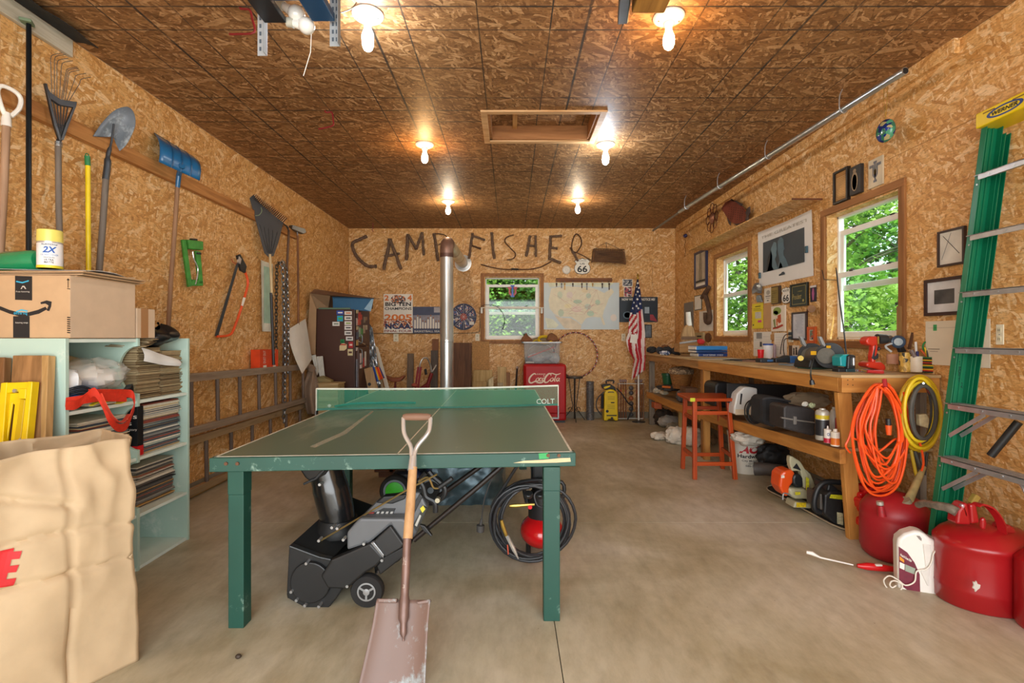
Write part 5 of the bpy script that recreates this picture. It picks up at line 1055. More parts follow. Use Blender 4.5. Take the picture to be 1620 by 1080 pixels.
a=at(*m7(618,905),6.0); c=at(*m7(785,905),6.0); MB().box((a.x,5.98,0),(c.x,6.22,a.z)).build('side',W('#b39a6c','#8c7448','x'),t,bev=.004); MB().box((a.x-.01,5.97,a.z),(c.x+.01,6.23,a.z+.012)).build('lid',W('#c9b182','#a08757','x'),t,bev=.002)
for k in range(3): MB().box((a.x+.01,5.972,.1+.2*k),(c.x-.01,5.981,.13+.2*k)).build('slat',W('#9a8254','#75603a','x'),t)
# right of the fridge
t=thing('foil_insulation','crinkled silver foil insulation sheet standing right of the fridge','insulation',at(588,560,7.1))
def fo(u,v):
    a=Vector((1040,370+70*0)).lerp(Vector((1032,1290)),v); c=Vector((1078,430)).lerp(Vector((1200,1290)),v); q=m7(*a.lerp(c,u)); return at(q[0],q[1],7.05+.012*math.sin(u*20+v*8)+.01*math.sin(v*34+u*6))
MB().grid(12,40,fo).build('foil',M('#b8bcbf',.25,.9,var=.1,scale=20),t,solid=.003)
def leanpx(name,lb,cat,poly,y,mat,th=.02,bev=.003):
    t=thing(name,lb,cat,at(*m7(*poly[0]),y)); b=MB(); pp(b,face(y),[m7(*q) for q in poly],-th,0); b.build('board',mat,t,bev=bev); return t
leanpx('leaning_board','long white board leaning right of the foil sheet','board',[(1262,1265),(1309,1265),(1122,592),(1096,575)],7.3,M('#e8e2d2',.6,var=.05))
leanpx('leaning_board','thin cream board between foil and white board','board',[(1200,1255),(1232,1255),(1085,510),(1078,520)],7.4,M('#cdbb98',.7))
leanpx('leaning_board','dark charcoal board leaning on the fridge door','board',[(945,1325),(1095,1325),(1005,770),(945,775)],6.75,M('#34363b',.6))
t=leanpx('cornhole_board','tan board with a round hole leaning beside the charcoal board','board',[(1110,1335),(1215,1335),(1075,755),(1003,775)],6.62,W('#c2a075','#9c7a4e','z'),.03)
MB().cyl(at(*m7(1050,905),6.615)-V(0,.0,0),at(*m7(1050,905),6.615)+V(0,.004,0),.022,n=16).build('hole',INK,t)
t=thing('rainbow_cloth','rainbow striped cloth hanging over the tan board','cloth',at(597,590,6.6))
cols=['#2f3f8f','#3d74c0','#e2b51f','#d8541f','#c4281f','#e07a1f','#3a3f8a']
for k,c in enumerate(cols):
    def rb(u,v,k=k):
        s=(k+u)/7; a=Vector((1075,755)).lerp(Vector((1140,760)),s); e=Vector((1110,885)).lerp(Vector((1180,850)),s); q=m7(*a.lerp(e,v)); return at(q[0],q[1],6.56+.015*math.sin(s*9+v*3))
    MB().grid(3,8,rb).build('stripe',M(c,.8),t,smooth=True,solid=.003)
# bicycle
t=thing('childs_bicycle','small dark red childs bicycle with chrome handlebar and brown saddle against the back wall','bicycle',at(650,660,7.5)); RDD=M('#7a2226',.4,var=.1)
BY=7.5
def bp(px,py,dy=0): return at(px,py,BY+dy)
MB().tube(spl([bp(664,598,-.05),bp(664,578,-.06),bp(669,567,-.05),bp(676,567,0),bp(681,578,.1),bp(683,588,.12),bp(690,577,.16)],5),.0125,10).build('handlebar',CHROME,t,smooth=True)
MB().tube([bp(673,584,-.05),bp(674,592,-.08)],.02,10).build('grip',BLK,t,smooth=True)
for a,c in ((659,666),(663,669)): b=MB(); ribbon(b,[bp(a+3,580,-.07),bp(a,600,-.07),bp(a-2,618,-.06)],.03,(1,0,.1),.006); b.build('streamer',M('#8d2730',.7),t)
MB().tube([bp(683,590),bp(678,604),bp(672,640),bp(667,650)],[.03,.028,.02,.016],10).build('fork',RDD,t,smooth=True)
MB().tube([bp(679,606),bp(650,625),bp(628,640)],[.03,.022,.02],10).build('frame_tube',RDD,t,smooth=True)
MB().tube([bp(625,600),bp(628,640)],.013,8).build('seat_post',M('#6a2f30',.4),t,smooth=True)
for s in (-.04,.04): MB().tube([bp(625,603,s),bp(621,640,s)],.008,6).build('stay',RDD,t)
fr=face(BY); b=MB(); pp(b,fr,[(608,593),(620,597),(632,597),(639,593),(641,596),(634,603),(622,604),(610,597)],-.07,.07); b.build('saddle',M('#8a4a2a',.45),t,bev=.012)
for cx_,r_2 in ((628,.22),(667,.22)): 
    c=at(cx_,645,BY); c.z=.23; MB().tube([c+V(.21*math.cos(a),0,.21*math.sin(a)) for a in [k*math.pi/16 for k in range(32)]],.02,8,closed=True).build('wheel_tyre',BLK,t,smooth=True)
    for k in range(6): a=k*math.pi/3; MB().tube([c,c+V(.2*math.cos(a),0,.2*math.sin(a))],.002,4).build('spoke',STEEL,t)
b=MB().ball(bp(656,609,-.1),(.05,.03,.03)); b.build('pedal_block',M('#a34a3a',.5),t)
# ================================================================== TABLE TENNIS TABLE
TZ=.76; TC=[V(-1.30,2.20,0),V(.283,2.30,0),V(.247,5.08,0),V(-1.335,4.98,0)]
def tp(u,v,z=TZ): a=TC[0].lerp(TC[1],u); b_=TC[3].lerp(TC[2],u); p_=a.lerp(b_,v); return V(p_.x,p_.y,z)
GT=paint_worn('table_green','#5f7a69','#93a292',.55,.33,1.6,(1,.35,1)); GE=paint_worn('table_edge_green','#1c4c40','#86a596',.585,.5,9); WL=M('#dcdacb',.6,var=.15,scale=20)
t=thing('table_tennis_table','worn dark green table tennis table on square green legs','table',(-.52,3.6,0))
def slab(u0,u1,v0,v1,z0,z1,nm,mat,bev=0,vs=None):
    b=MB(); q=[(u0,v0),(u1,v0),(u1,v1),(u0,v1)]; b.add([tp(*e,z0) for e in q]+[tp(*e,z1) for e in q],[(0,3,2,1),(4,5,6,7),(0,1,5,4),(1,2,6,5),(2,3,7,6),(3,0,4,7)]); return b.build(nm,mat,t,bev=bev)
slab(0,1,0,.4985,TZ-.012,TZ,'tabletop',GT); slab(0,1,.5005,1,TZ-.012,TZ,'tabletop',GT)
for q in [(0,1,0,.004),(0,.006,0,1),(.994,1,0,1),(0,1,.996,1),(.4975,.5015,0,1)]: slab(*q,TZ,TZ+.0008,'white_line',WL)
slab(-.008,1.008,-.006,.016,TZ-.062,TZ-.001,'apron',GE,.003); slab(.0,1,.984,1,TZ-.062,TZ-.013,'apron',GE,.003)
slab(.0,.022,.016,.984,TZ-.062,TZ-.013,'apron',GE,.003); slab(.978,1,.016,.984,TZ-.062,TZ-.013,'apron',GE,.003); slab(.02,.98,.49,.51,TZ-.08,TZ-.013,'cross_brace',GE,.003)
for (px_,y_,w_,tx) in [(373,2.215,.068,0),(873,2.27,.074,.0)]:
    x_=(px_-CX)*y_/FP
    MB().box((x_-w_/2,y_,0),(x_+w_/2,y_+w_,TZ-.17)).build('leg',GE,t,bev=.003); MB().box((x_-w_/2-.001,y_-.003,TZ-.17),(x_+w_/2+.001,y_+w_+.002,TZ-.062)).build('leg_block',GE,t,bev=.003)
for x_,y_ in ((-1.19,3.6),(-1.15,4.85),(.12,4.9)): MB().box((x_-.035,y_,0),(x_+.035,y_+.07,TZ-.062)).build('leg',GE,t,bev=.003)
fn=Fr(tp(0,0),(1,.063,0),(0,0,1)); fn=Fr(tp(-.008,-.006),(tp(1,0)-tp(0,0)),(0,0,1))
for a,c in ((358,733),(376,733),(867,720),(884,720)): h0=hit(fn,a,c,.0); MB().cyl(h0,h0+fn.N*.006,.008,n=8).build('bolt',M('#6b4a35',.6,.5),t)
b=MB(); pp(b,fn,[(812,732),(830,728.5),(860,727),(885,724.5),(902,724),(903,730),(880,731.5),(850,732)],0,.0012); b.build('bare_wood_chip',M('#cdb992',.8),t)
b=MB(); pp(b,fn,[(852,717),(867,716),(868,725),(853,726)],0,.001); b.build('bright_green_spot',M('#2f9a52',.5),t)
for q in ([(490,706),(540,684),(588,650),(592,650),(548,686),(498,708)],): b=MB(); b.prism([(onZ(a,c,TZ).x,onZ(a,c,TZ).y) for a,c in q],Fr((0,0,TZ),(1,0,0),(0,1,0)),.0002,.0006); b.build('scuff_mark',veil('chalk','#c9cbb8',.35,.8),t)
# net
t=thing('table_tennis_net','sagging green see-through table tennis net with white tape across the table','net',(-.5,3.74,TZ))
N0,N1=V(-1.40,3.62,0),V(.365,3.87,0)
def npnt(u,v): 
    p_=N0.lerp(N1,u); return V(p_.x,p_.y+.004*math.sin(u*30)*(1-v),TZ+.004+.152*v-.010*math.sin(math.pi*u)*v+.004*math.sin(u*8)*(1-v))
MB().grid(60,3,npnt).build('mesh',veil('net_green','#1fa583',.36,.6),t,smooth=True)
b=MB(); ribbon(b,[npnt(k/40,1) for k in range(41)],.012,(0,0,1),.003); b.build('white_tape',M('#d5dccf',.6),t)
b=MB(); ribbon(b,[npnt(k/40,.02)+V(0,-.004,0) for k in range(41)],.016,(0,0,1),.003); b.build('bottom_tape',M('#136b58',.5),t)
for u in (0,1):
    p_=N0.lerp(N1,u); s=1 if u==0 else -1; b=MB(); b.ob((p_.x,p_.y,TZ+.07),(.008,.02,.18)); b.build('net_post',M('#c9ccbe',.4,.2),t,bev=.002)
    MB().box((p_.x,p_.y-.02,TZ-.10),(p_.x+s*.11,p_.y+.02,TZ-.088)).build('clamp',STEELD,t,bev=.002); MB().box((p_.x-.004,p_.y-.02,TZ-.10),(p_.x+.004,p_.y+.02,TZ)).build('clamp_arm',STEELD,t)
b=MB(); b.add([N0.lerp(N1,.895)+V(0,-.004,TZ+.07),N0.lerp(N1,.995)+V(0,-.004,TZ+.07),N0.lerp(N1,.995)+V(0,-.004,TZ+.0),N0.lerp(N1,.895)+V(0,-.004,TZ+.0)],[(0,1,2,3)])
lettering('COLT',Fr(N0.lerp(N1,.905)+V(0,-.006,TZ+.018),(N1-N0),(0,0,1),.14,.038),M('#d9e2d9',.5),t)
t=thing('table_tennis_ball','white table tennis ball beside the left net post','ball',onZ(521,646,TZ)); MB().ball(onZ(521,646,TZ)+V(0,0,.02),.0135).build('shell',M('#f0efe6',.4),t,smooth=True)
t=thing('elastic_cord','slack teal cord lying on the table behind the net','cord',onZ(600,640,TZ)); MB().tube(spl([onZ(530,645,TZ)+V(0,0,.012),onZ(560,640,TZ)+V(0,0,.01),onZ(600,638.5,TZ)+V(0,0,.008),onZ(640,638,TZ)+V(0,0,.008),onZ(657,639,TZ)+V(0,0,.01)],6),.008,8).build('cord',M('#1f7f83',.5),t,smooth=True)
# ------------------------------------------------------------------ square shovel leaning on the table
t=thing('square_shovel','rusty square-mouth shovel with a steel D grip leaning on the near table edge','shovel',(-.4,1.85,0))
fsv=Fr((0,1.795,0),(1,0,0),(0,.385,.76))
def k5(x,y): return (520+x/2.455,640+y/2.455)
RUST=paint_worn('rusty_steel','#7a6258','#a3b3b6',.52,.5,5,(1,1,.6))
def bl(u,v):
    L=[k5(193,757),k5(178,850),k5(160,930),k5(118,1108)]; R2=[k5(399,757),k5(390,850),k5(386,930),k5(378,1108)]; k=min(2.999,v*3); i=int(k); f=k-i
    a=Vector(L[i]).lerp(Vector(L[i+1]),f).lerp(Vector(R2[i]).lerp(Vector(R2[i+1]),f),u); e=abs(u-.5)*2
    return hit(fsv,a.x,a.y,.0)+fsv.N*(.03*e**3+.012*(1-v)**2*0)+fsv.N*(.012*math.exp(-((u-.48)/.07)**2)*max(0,1-v*2))
MB().grid(22,16,bl).build('blade',RUST,t,smooth=True,solid=.003)
for q in ([(193,752),(270,752),(268,768),(193,766)],[(345,764),(398,754),(398,768),(350,775)]): b=MB(); pp(b,fsv,[k5(*e) for e in q],-.004,.026); b.build('step',RUST,t,bev=.003)
MB().tube(spl(ph(fsv,[k5(305,515),k5(300,640),k5(295,740),k5(291,830),k5(290,918)],.012),5),[.0165]*11+[.02]*5+[.013]*3+[.004]*2,12).build('socket',M('#7a625a',.45,.5,var=.3),t,smooth=True)
MB().tube(ph(fsv,[k5(327,243),k5(318,380),k5(307,520)],.012),[.0185,.0195,.0195],14).build('shaft',W('#c49c6f','#a77e52','z'),t,smooth=True)
for e in ([(327,250),(322,200),(318,160),(293,110),(290,50)],[(329,250),(332,200),(345,160),(388,105),(395,50)]): MB().tube(spl(ph(fsv,[k5(*q) for q in e],.012),5),.010,10).build('grip_fork',CHROME,t,smooth=True)
MB().tube(ph(fsv,[k5(324,255),k5(328,200)],.012),[.020,.016],12).build('collar',CHROME,t,smooth=True)
MB().tube(ph(fsv,[k5(289,48),k5(300,47),k5(342,47),k5(384,47),k5(397,48)],.012),[.012,.0155,.017,.0155,.012],12).build('grip',W('#8c6a54','#6e5040','x'),t,smooth=True)
lettering('½',Fr(hit(fsv,*k5(288,622),.031),fsv.U,fsv.V,.012,.028),M('#b7a79b',.6),t); lettering('3',Fr(hit(fsv,*k5(287,712),.031),fsv.U,fsv.V,.008,.012),M('#b7a79b',.6),t)
# ------------------------------------------------------------------ snow blower
def f3(x,y): return (440+x/3.6,700+y/3.6)
SB=paint_worn('black_housing','#191a1b','#4a4947',.66,.5,22); GR=M('#626568',.4,var=.06); SBD=M('#101112',.6)
t=thing('snow_blower','black and grey single-stage snow blower parked under the green table','snow blower',(-.85,2.6,0))
fN=face(2.40)
def sp3(poly,y0,y1,nm,mat,bev=.004): b=MB(); pp(b,face(y0),[f3(*q) for q in poly],-(y1-y0),0); return b.build(nm,mat,t,bev=bev)
hous=[(62,590),(235,655),(300,668),(352,700),(365,830),(330,885),(275,955),(150,938),(100,910),(60,890),(48,850)]
sp3(hous,2.39,2.41,'side_plate',SB); sp3(hous,2.86,2.88,'side_plate',SB)
b=MB(); P=[hit(face(2.40),*f3(*q)) for q in [(300,668),(352,700),(365,830),(330,885),(275,955)]]
b.grid(len(P)-1,1,lambda u,v:P[int(round(u*(len(P)-1)))]+V(0,.47*v,0)); b.build('drum_shell',SBD,t,solid=.004)
b=MB(); P2_=[hit(face(2.40),*f3(*q)) for q in [(62,590),(235,655),(300,668)]]; P3=[hit(face(2.87),*f3(*q)) for q in [(180,455),(330,500),(400,520)]]
b.grid(2,3,lambda u,v:P2_[int(round(u*2))].lerp(V(P2_[int(round(u*2))].x+.12,2.86,P2_[int(round(u*2))].z+.10),v)); b.build('top_plate',SBD,t,solid=.004)
sp3([(62,585),(235,650),(300,664),(300,676),(235,664),(60,600)],2.375,2.41,'top_flange',M('#2b2d2f',.35))
sp3([(70+115*math.cos(a)+110-0,800+118*math.sin(a)) for a in [k*math.pi/12 for k in range(24)]],2.368,2.39,'drum_disc',SB,.006)
cpl=hit(face(2.63),*f3(180,800))
for s in range(3): MB().tube([V(cpl.x+.03+.07*math.cos(a*1.2+s*2.1),2.43+.40*a/6,cpl.z+.07*math.sin(a*1.2+s*2.1)) for a in [q*.25 for q in range(25)]],.012,6).build('auger_blade',M('#33302e',.6),t,smooth=True)
sp3([(240,762),(302,668),(525,573),(603,655),(560,705),(500,740),(430,800),(390,838),(280,832)],2.355,2.40,'belt_cover',SB,.010)
sp3([(525,573),(545,566),(604,640),(598,660)],2.348,2.37,'trim_bar',M('#8d9092',.3,.6),.003)
sp3([(545,562),(640,475),(715,580),(700,600),(610,655)],2.36,2.41,'diamond_panel',M('#232425',.5),.006)
sp3([(600,655),(720,590),(745,610),(715,650),(580,755),(560,705)],2.37,2.6,'lower_cover',SB,.006)
sp3([(390,615),(390,512),(462,432),(716,432),(745,470),(742,560),(716,580),(640,470),(520,572)],2.38,2.46,'engine_shroud',GR,.012)
sp3([(420,640),(480,545),(740,545),(745,600),(700,640)],2.46,2.82,'engine_block',BLK,.01)
sp3([(462,436),(560,338),(720,292),(808,282),(850,372),(770,560),(735,520),(716,436)],2.455,2.53,'upper_shroud',GR,.012)
sp3([(555,345),(600,308),(730,296),(722,322),(650,350)],2.447,2.5,'air_vent',BLK,.006)
sp3([(540,405),(600,375),(668,376),(640,432),(520,436)],2.449,2.46,'label_panel',BLK,.001); sp3([(478,440),(515,398),(548,396),(522,445)],2.447,2.46,'red_label',M('#8e2b22',.5),.001)
for k in range(4): sp3([(545+26*k,432),(562+26*k,432),(578+26*k,392),(564+26*k,392)],2.446,2.45,'label_text',M('#a9a9a4',.6),.0)
sp3([(716,430),(808,290),(822,310),(740,470)],2.445,2.47,'edge_trim',M('#2a2c2e',.5),.003)
sp3([(768,470),(830,360),(846,375),(785,505)],2.447,2.46,'label_panel',M('#33342f',.5),.001); sp3([(808,375),(826,358),(838,378),(822,400)],2.445,2.45,'yellow_label',M('#d9cf3a',.5),.0); sp3([(778,470),(806,410),(815,416),(790,478)],2.445,2.45,'white_label',M('#b9b8ae',.5),.0)
# chute
cp=[f3(345,470),f3(335,400),f3(305,280),f3(270,150),f3(262,128)]
MB().tube(spl([at(*q,2.62) for q in cp],5),[.088]*6+[.09]*6+[.085]*6+[.078]*3,20).build('chute',M('#151617',.22,var=.05,coat=.4),t,smooth=True)
MB().lathe([(.11,-.03),(.115,0),(.105,.02),(.095,.05)],at(*f3(345,480),2.62),24).build('chute_ring',SBD,t,smooth=True)
b=MB(); pp(b,face(2.53),[f3(*q) for q in [(112,140),(300,138),(265,185),(190,232),(150,200)]],-.18,0); b.build('deflector',M('#1a1b1c',.3),t,bev=.01)
b=MB(); pp(b,face(2.52),[f3(*q) for q in [(145,228),(215,196),(235,170),(272,140),(268,160),(225,205),(150,240)]],0,.012); b.build('deflector_lever',BLK,t,bev=.003)
for q in ((235,240),(158,690),(72,852),(102,900),(150,930),(230,935),(392,820),(590,672),(487,578),(230,560),(305,485),(335,490),(370,555)): h0=hit(face(2.352),*f3(*q)); MB().cyl(h0,h0+V(0,.04,0),.007,n=8).build('bolt',STEEL,t)
GOLD=M('#a08a58',.35,.7)
MB().tube([at(*f3(238,560),2.50),at(*f3(735,268),2.36),at(*f3(905,180),2.33)],.0045,6).build('crank_rod',GOLD,t,smooth=True)
def g7(x,y): return (560+x/6.75,720+y/6.75)
MB().tube(spl([at(*g7(690,285),2.36),at(*g7(735,250),2.36),at(*g7(785,235),2.36),at(*g7(815,270),2.36),at(*g7(850,345),2.36),at(*g7(905,350),2.36)],5),.0045,6).build('crank_end',GOLD,t,smooth=True)
MB().tube([at(*g7(905,345),2.36),at(*g7(1050,245),2.36)],.0115,10).build('crank_grip',BLK,t,smooth=True)
for k,q in enumerate([[(690,260),(740,330),(770,440),(860,500),(870,610)],[(800,170),(850,230),(920,290),(970,350),(960,430),(900,480)],[(770,185),(720,250),(740,330)]]): MB().tube(spl([at(*g7(*e),2.45+.05*k) for e in q],6),.013,8).build('handle_joint',BLK,t,smooth=True)
MB().tube([at(*g7(640,905),2.42),at(*g7(1320,340),2.42),at(*g7(1640,60),2.42)],.0125,10).build('handle_bar',M('#241e1c',.4,.3),t,smooth=True)
MB().tube([at(*g7(900,440),2.78),at(*g7(1430,60),2.78)],.0135,10).build('handle_bar',M('#241e1c',.4,.3),t,smooth=True)
b=MB(); pp(b,face(2.39),[g7(*q) for q in [(700,730),(760,745),(840,850),(825,862),(745,800)]],-.01,.012); b.build('wing_knob',BLK,t,bev=.004)
h0=at(*g7(890,485),2.43); MB().cyl(h0,h0+V(0,.03,0),.012,n=10).build('pivot_bolt',M('#b8b29a',.4,.5),t)
wc=at(*f3(510,895),2.40); wc.z=.078
def wheel(c,r,wd,t,hubm,nm='wheel',spk=3,rim=.55):
    Mx=Matrix.Translation(c)@Euler((math.pi/2,0,0)).to_matrix().to_4x4()
    o=MB().lathe([(r*.6,-wd/2),(r*.93,-wd/2),(r,-wd*.3),(r,wd*.3),(r*.93,wd/2),(r*.6,wd/2)],n=36,Mx=Mx).build(nm,M('#1f1f1f',.8,var=.2),t,smooth=True)
    MB().lathe([(r*rim,wd*.42),(r*rim*1.02,wd*.52),(r*rim*.85,wd*.53),(r*rim*.8,wd*.35),(.001,wd*.35)],n=30,Mx=Mx,cap=False).build('rim',hubm,o,smooth=True)
    MB().lathe([(r*.2,wd*.3),(r*.2,wd*.56),(r*.08,wd*.6),(.001,wd*.6)],n=16,Mx=Mx).build('hub',hubm,o,smooth=True)
    for k in range(spk):
        a=2*math.pi*k/spk+.5; MB().beam(c+V(0,-wd*.45,0),c+V(math.cos(a)*r*rim*.9,-wd*.45,math.sin(a)*r*rim*.9),r*.12,wd*.15,(0,1,0)).build('spoke',hubm,o)
    return o
wheel(wc,.078,.045,t,M('#a9adb0',.35,.5))
wheel(V(wc.x,2.86,.078),.078,.045,t,M('#a9adb0',.35,.5))
MB().tube([V(wc.x,2.42,.078),V(wc.x,2.84,.078)],.008,8).build('axle',STEEL,t)
MB().beam(V(wc.x,2.6,.07),V(wc.x-.02,2.6,.24),.03,.03).build('axle_bracket',BLK,t)
# lawn mower behind
t=thing('lawn_mower','dark lawn mower with a bright green wheel hub behind the snow blower','lawn mower',at(660,800,4.0))
wc=at(625.5,777,3.84); wc.z=.118; o=wheel(wc,.118,.05,t,M('#7d8a95',.5),rim=.72,spk=0)
MB().lathe([(.068,.022),(.07,.03),(.05,.036),(.001,.038)],n=28,Mx=Matrix.Translation(wc)@Euler((math.pi/2,0,0)).to_matrix().to_4x4(),cap=False).build('green_hub_cap',M('#43c832',.4),t,smooth=True)
MB().box((wc.x-.05,3.9,.10),(wc.x+.28,4.3,.24)).build('deck',M('#20232a',.4),t,bev=.04,seg=3)
MB().lathe([(.12,0),(.13,.1),(.12,.2),(.10,.26),(.02,.28)],(wc.x+.14,4.12,.24),24).build('engine_cowl',M('#23283a',.4),t,smooth=True)
for s in (.0,.16): MB().tube(spl([V(wc.x+.16+s,3.9,.2),V(wc.x+.05+s,3.9,.36),V(wc.x+.0+s,3.95,.5)],4),.04,10).build('grass_tube',M('#2a3350',.5),t,smooth=True)
wheel(V(wc.x+.27,3.86,.118),.118,.05,t,M('#7d8a95',.5),rim=.72,spk=0)
t=thing('wooden_sled','small dark brown wooden runner frame on the floor beyond the mower','wooden frame',at(610,750,4.6))
for q in ([(592,742),(632,742),(632,747),(592,747)],[(597,737),(601,737),(601,744),(597,744)],[(616,736),(624,736),(621,753),(616,753)]): b=MB(); pp(b,face(4.6),q,-.05,0); b.build('bar',W('#6a3f22','#4a2a16','x'),t,bev=.003)
MB().box((at(598,747,4.6).x,4.62,0),(at(630,747,4.6).x,4.66,.07)).build('runner',W('#6a3f22','#4a2a16','x'),t)
# tarp covered machine
t=thing('tarp_covered_grill','low machine under a shiny crinkled slate-blue cover beneath the far half of the table','cover',(-.38,4.2,0))
def tarp(u,v):
    a=u*2*math.pi; c,s=math.cos(a),math.sin(a); k=(abs(c)**6+abs(s)**6)**(-1/6); x=-.36+.30*c*k; y=4.23+.36*s*k; z=.66*v
    n_=NZ.noise(V(x*9,y*9,z*9)); n2=1-abs(NZ.noise(V(x*6+4,y*6,z*7)))*2
    return V(x+c*(.02*n_+.025*n2),y+s*(.02*n_+.03*n2),z+.0)
TARP=M('#4d626b',.28,.35,var=.5,scale=11,bump=.9)
MB().grid(90,36,tarp).build('cover_side',TARP,t,smooth=True); b=MB(); b.add([tarp(k/24,1) for k in range(24)],[tuple(range(24))]); b.build('cover_top',TARP,t)
# compressor
t=thing('air_compressor','small red pancake air compressor behind the near table leg','air compressor',at(860,880,2.98))
y=3.0; c=at(857,843,y); c.z=.135
MB().ball(c,(.13,.15,.098),24,14).build('tank',M('#c4161a',.2,var=.05,coat=.5),t,smooth=True)
for s in (-.08,.08): MB().cyl(V(c.x+s,y,0),V(c.x+s,y,.09),.015,n=8).build('foot',BLK,t)
MB().lathe([(.085,.0),(.09,.02),(.09,.15),(.07,.17)],V(c.x+.01,y+.01,.2),24).build('motor_shroud',M('#1e1d1e',.5),t,smooth=True)
MB().box((c.x-.06,y+.02,.36),(c.x+.11,y+.16,.62)).build('motor_head',M('#1b1e22',.35),t,bev=.02,seg=3)
MB().tube(spl([V(c.x-.09,y,.3),V(c.x-.09,y,.42),V(c.x+.12,y,.42),V(c.x+.12,y,.3)],5),.012,8).build('carry_handle',BLK,t,smooth=True)
def g4(x,y): return (640+x/4.91,680+y/4.91)
for q in ((962,515),(1050,515)): h0=at(*g4(*q),2.88); MB().lathe([(.024,0),(.026,.006),(.026,.02),(.022,.024),(.001,.024)],n=20,Mx=Matrix.Translation(h0)@Euler((math.radians(25),0,0)).to_matrix().to_4x4()).build('pressure_gauge',M('#2a2b2c',.3),t,smooth=True)
h0=at(*g4(975,600),2.84); MB().cyl(h0,h0+V(0,.03,0),.012,n=14).build('red_knob',M('#e8202a',.35),t,smooth=True)
BR_=M('#c9ab57',.3,.8); MB().tube([at(*g4(815,590),2.85),at(*g4(860,588),2.85),at(*g4(1010,578),2.85)],[.009,.012,.008],8).build('brass_manifold',BR_,t,smooth=True)
t=thing('air_hose','black rubber air hose coiled around the compressor and the table leg','hose',at(845,880,2.8))
HS=M('#26272a',.45,var=.1)
cc=at(843,822,2.78); MB().tube(coil(cc,.195,.2,0,7.6,(1,0,0),(0,0,1),(0,1,0),.06,.045,4),.0085,8).build('coiled_hose',HS,t,smooth=True)
MB().tube(spl([at(*g4(890,255),2.8),at(*g4(780,430),2.8),at(*g4(680,590),2.8),at(*g4(740,585),2.8),at(*g4(880,420),2.8),at(*g4(1040,385),2.8)],6),.0085,8).build('loose_hose',HS,t,smooth=True)
MB().tube(spl([at(*g4(1070,460),2.78),at(*g4(1010,500),2.76),at(*g4(1030,580),2.75),at(*g4(1075,600),2.75)],5),.006,8).build('power_cord',HS,t,smooth=True)
MB().tube([at(*g4(752,700),2.72),at(*g4(765,750),2.72),at(*g4(790,820),2.72)],[.009,.011,.009],8).build('brass_coupler',BR_,t,smooth=True)
MB().tube([at(*g4(795,820),2.71),at(*g4(850,930),2.7),at(*g4(884,1000),2.7)],[.011,.012,.003],8).build('blow_gun',CHROME,t,smooth=True)
MB().tube([at(*g4(800,890),2.705),at(*g4(806,965),2.7)],.004,6).build('trigger',M('#c4553a',.5),t)
t=thing('hanging_lead','grey power cord with a plug hanging beneath the table middle','cord',at(762,735,2.95))
MB().tube(spl([at(*g7(1560,100),2.95),at(*g7(1470,260),2.95),at(*g7(1400,440),2.95),at(*g7(1372,600),2.95),at(*g7(1365,690),2.95)],6),.0042,6).build('cord',M('#4a4846',.6),t,smooth=True)
MB().tube([at(*g7(1362,680),2.95),at(*g7(1355,740),2.95),at(*g7(1352,745),2.95),at(*g7(1350,815),2.95)],[.007,.010,.024,.022],10).build('plug',M('#514e4c',.6),t,smooth=True)
# ================================================================== COOLER CORNER
def f2(x,y): return (780+x/5.686,500+y/5.686)
t=thing('drinks_cooler','small vintage red drinks cooler with cream script lettering against the back wall','cooler',at(862,667,7.6))
CR=M('#b5161b',.45,var=.05,spec=.3); y=7.6
a=at(*f2(275,940),y); c=at(*f2(660,432),y)
MB().box((a.x,y,.03),(c.x,YB-.03,c.z)).build('cabinet',CR,t,bev=.035,seg=4)
a2=at(*f2(288,875),y); c2=at(*f2(652,442),y); MB().box((a2.x,y-.03,a2.z),(c2.x,y+.01,c2.z)).build('front_panel',CR,t,bev=.022,seg=4)
MB().box((a.x+.02,y+.02,0),(c.x-.02,YB-.05,.04)).build('plinth',BLK,t)
fc=face(y-.031); CRM=M('#ecd9bf',.4,var=.02)
def stroke(pts,w_=.006,w0=None):
    P=spl(ph(fc,[f2(*q) for q in pts]),5); n=len(P); r=[w_*(.45+.75*math.sin(math.pi*(i+.5)/n)) for i in range(n)]
    b=MB(); b.tube(P,r,6,sq=1); 
    for v in b.v: v.y=fc.o.y+(v.y-fc.o.y)*.15
    b.build('lettering',CRM,t)
lettering('DRINK',Fr(hit(fc,*f2(395,527)),(1,0,0),(0,0,1),.135,.020),CRM,t,n=.001,bold=.01)
stroke([(386,528),(375,516),(350,530),(328,560),(326,590),(345,600),(372,588),(390,575)],.011)
stroke([(345,600),(380,590),(420,596),(452,590),(430,602),(390,600)],.006)
stroke([(400,555),(388,568),(388,582),(400,584),(412,570),(410,556),(400,555)],.007); stroke([(440,560),(430,555),(418,568),(420,582),(436,580)],.007)
stroke([(462,558),(450,556),(442,570),(446,582),(458,576),(464,558),(462,580),(468,580)],.007); stroke([(452,538),(462,536)],.007)
stroke([(520,535),(520,520),(500,518),(475,545),(462,575),(468,595),(490,592),(510,572)],.011); stroke([(488,522),(530,514),(570,526),(608,514)],.007)
stroke([(530,556),(516,568),(516,582),(530,584),(542,570),(538,556),(530,556)],.007); stroke([(575,520),(560,550),(552,582),(562,584)],.007)
stroke([(592,556),(578,558),(570,572),(576,584),(590,574),(598,556),(592,580),(602,584)],.007)
t=thing('clear_storage_tub','clear plastic storage tub full of odds and ends on the red cooler','tub',at(858,575,7.75))
y=7.62; q=[f2(290,425),f2(597,425),f2(600,242),f2(282,242)]; P=[hit(face(y),*e) for e in q]; cz=P[0].z; P=[V(p_.x,y+ (0.02 if p_.z<cz+.05 else 0),p_.z) for p_ in P]
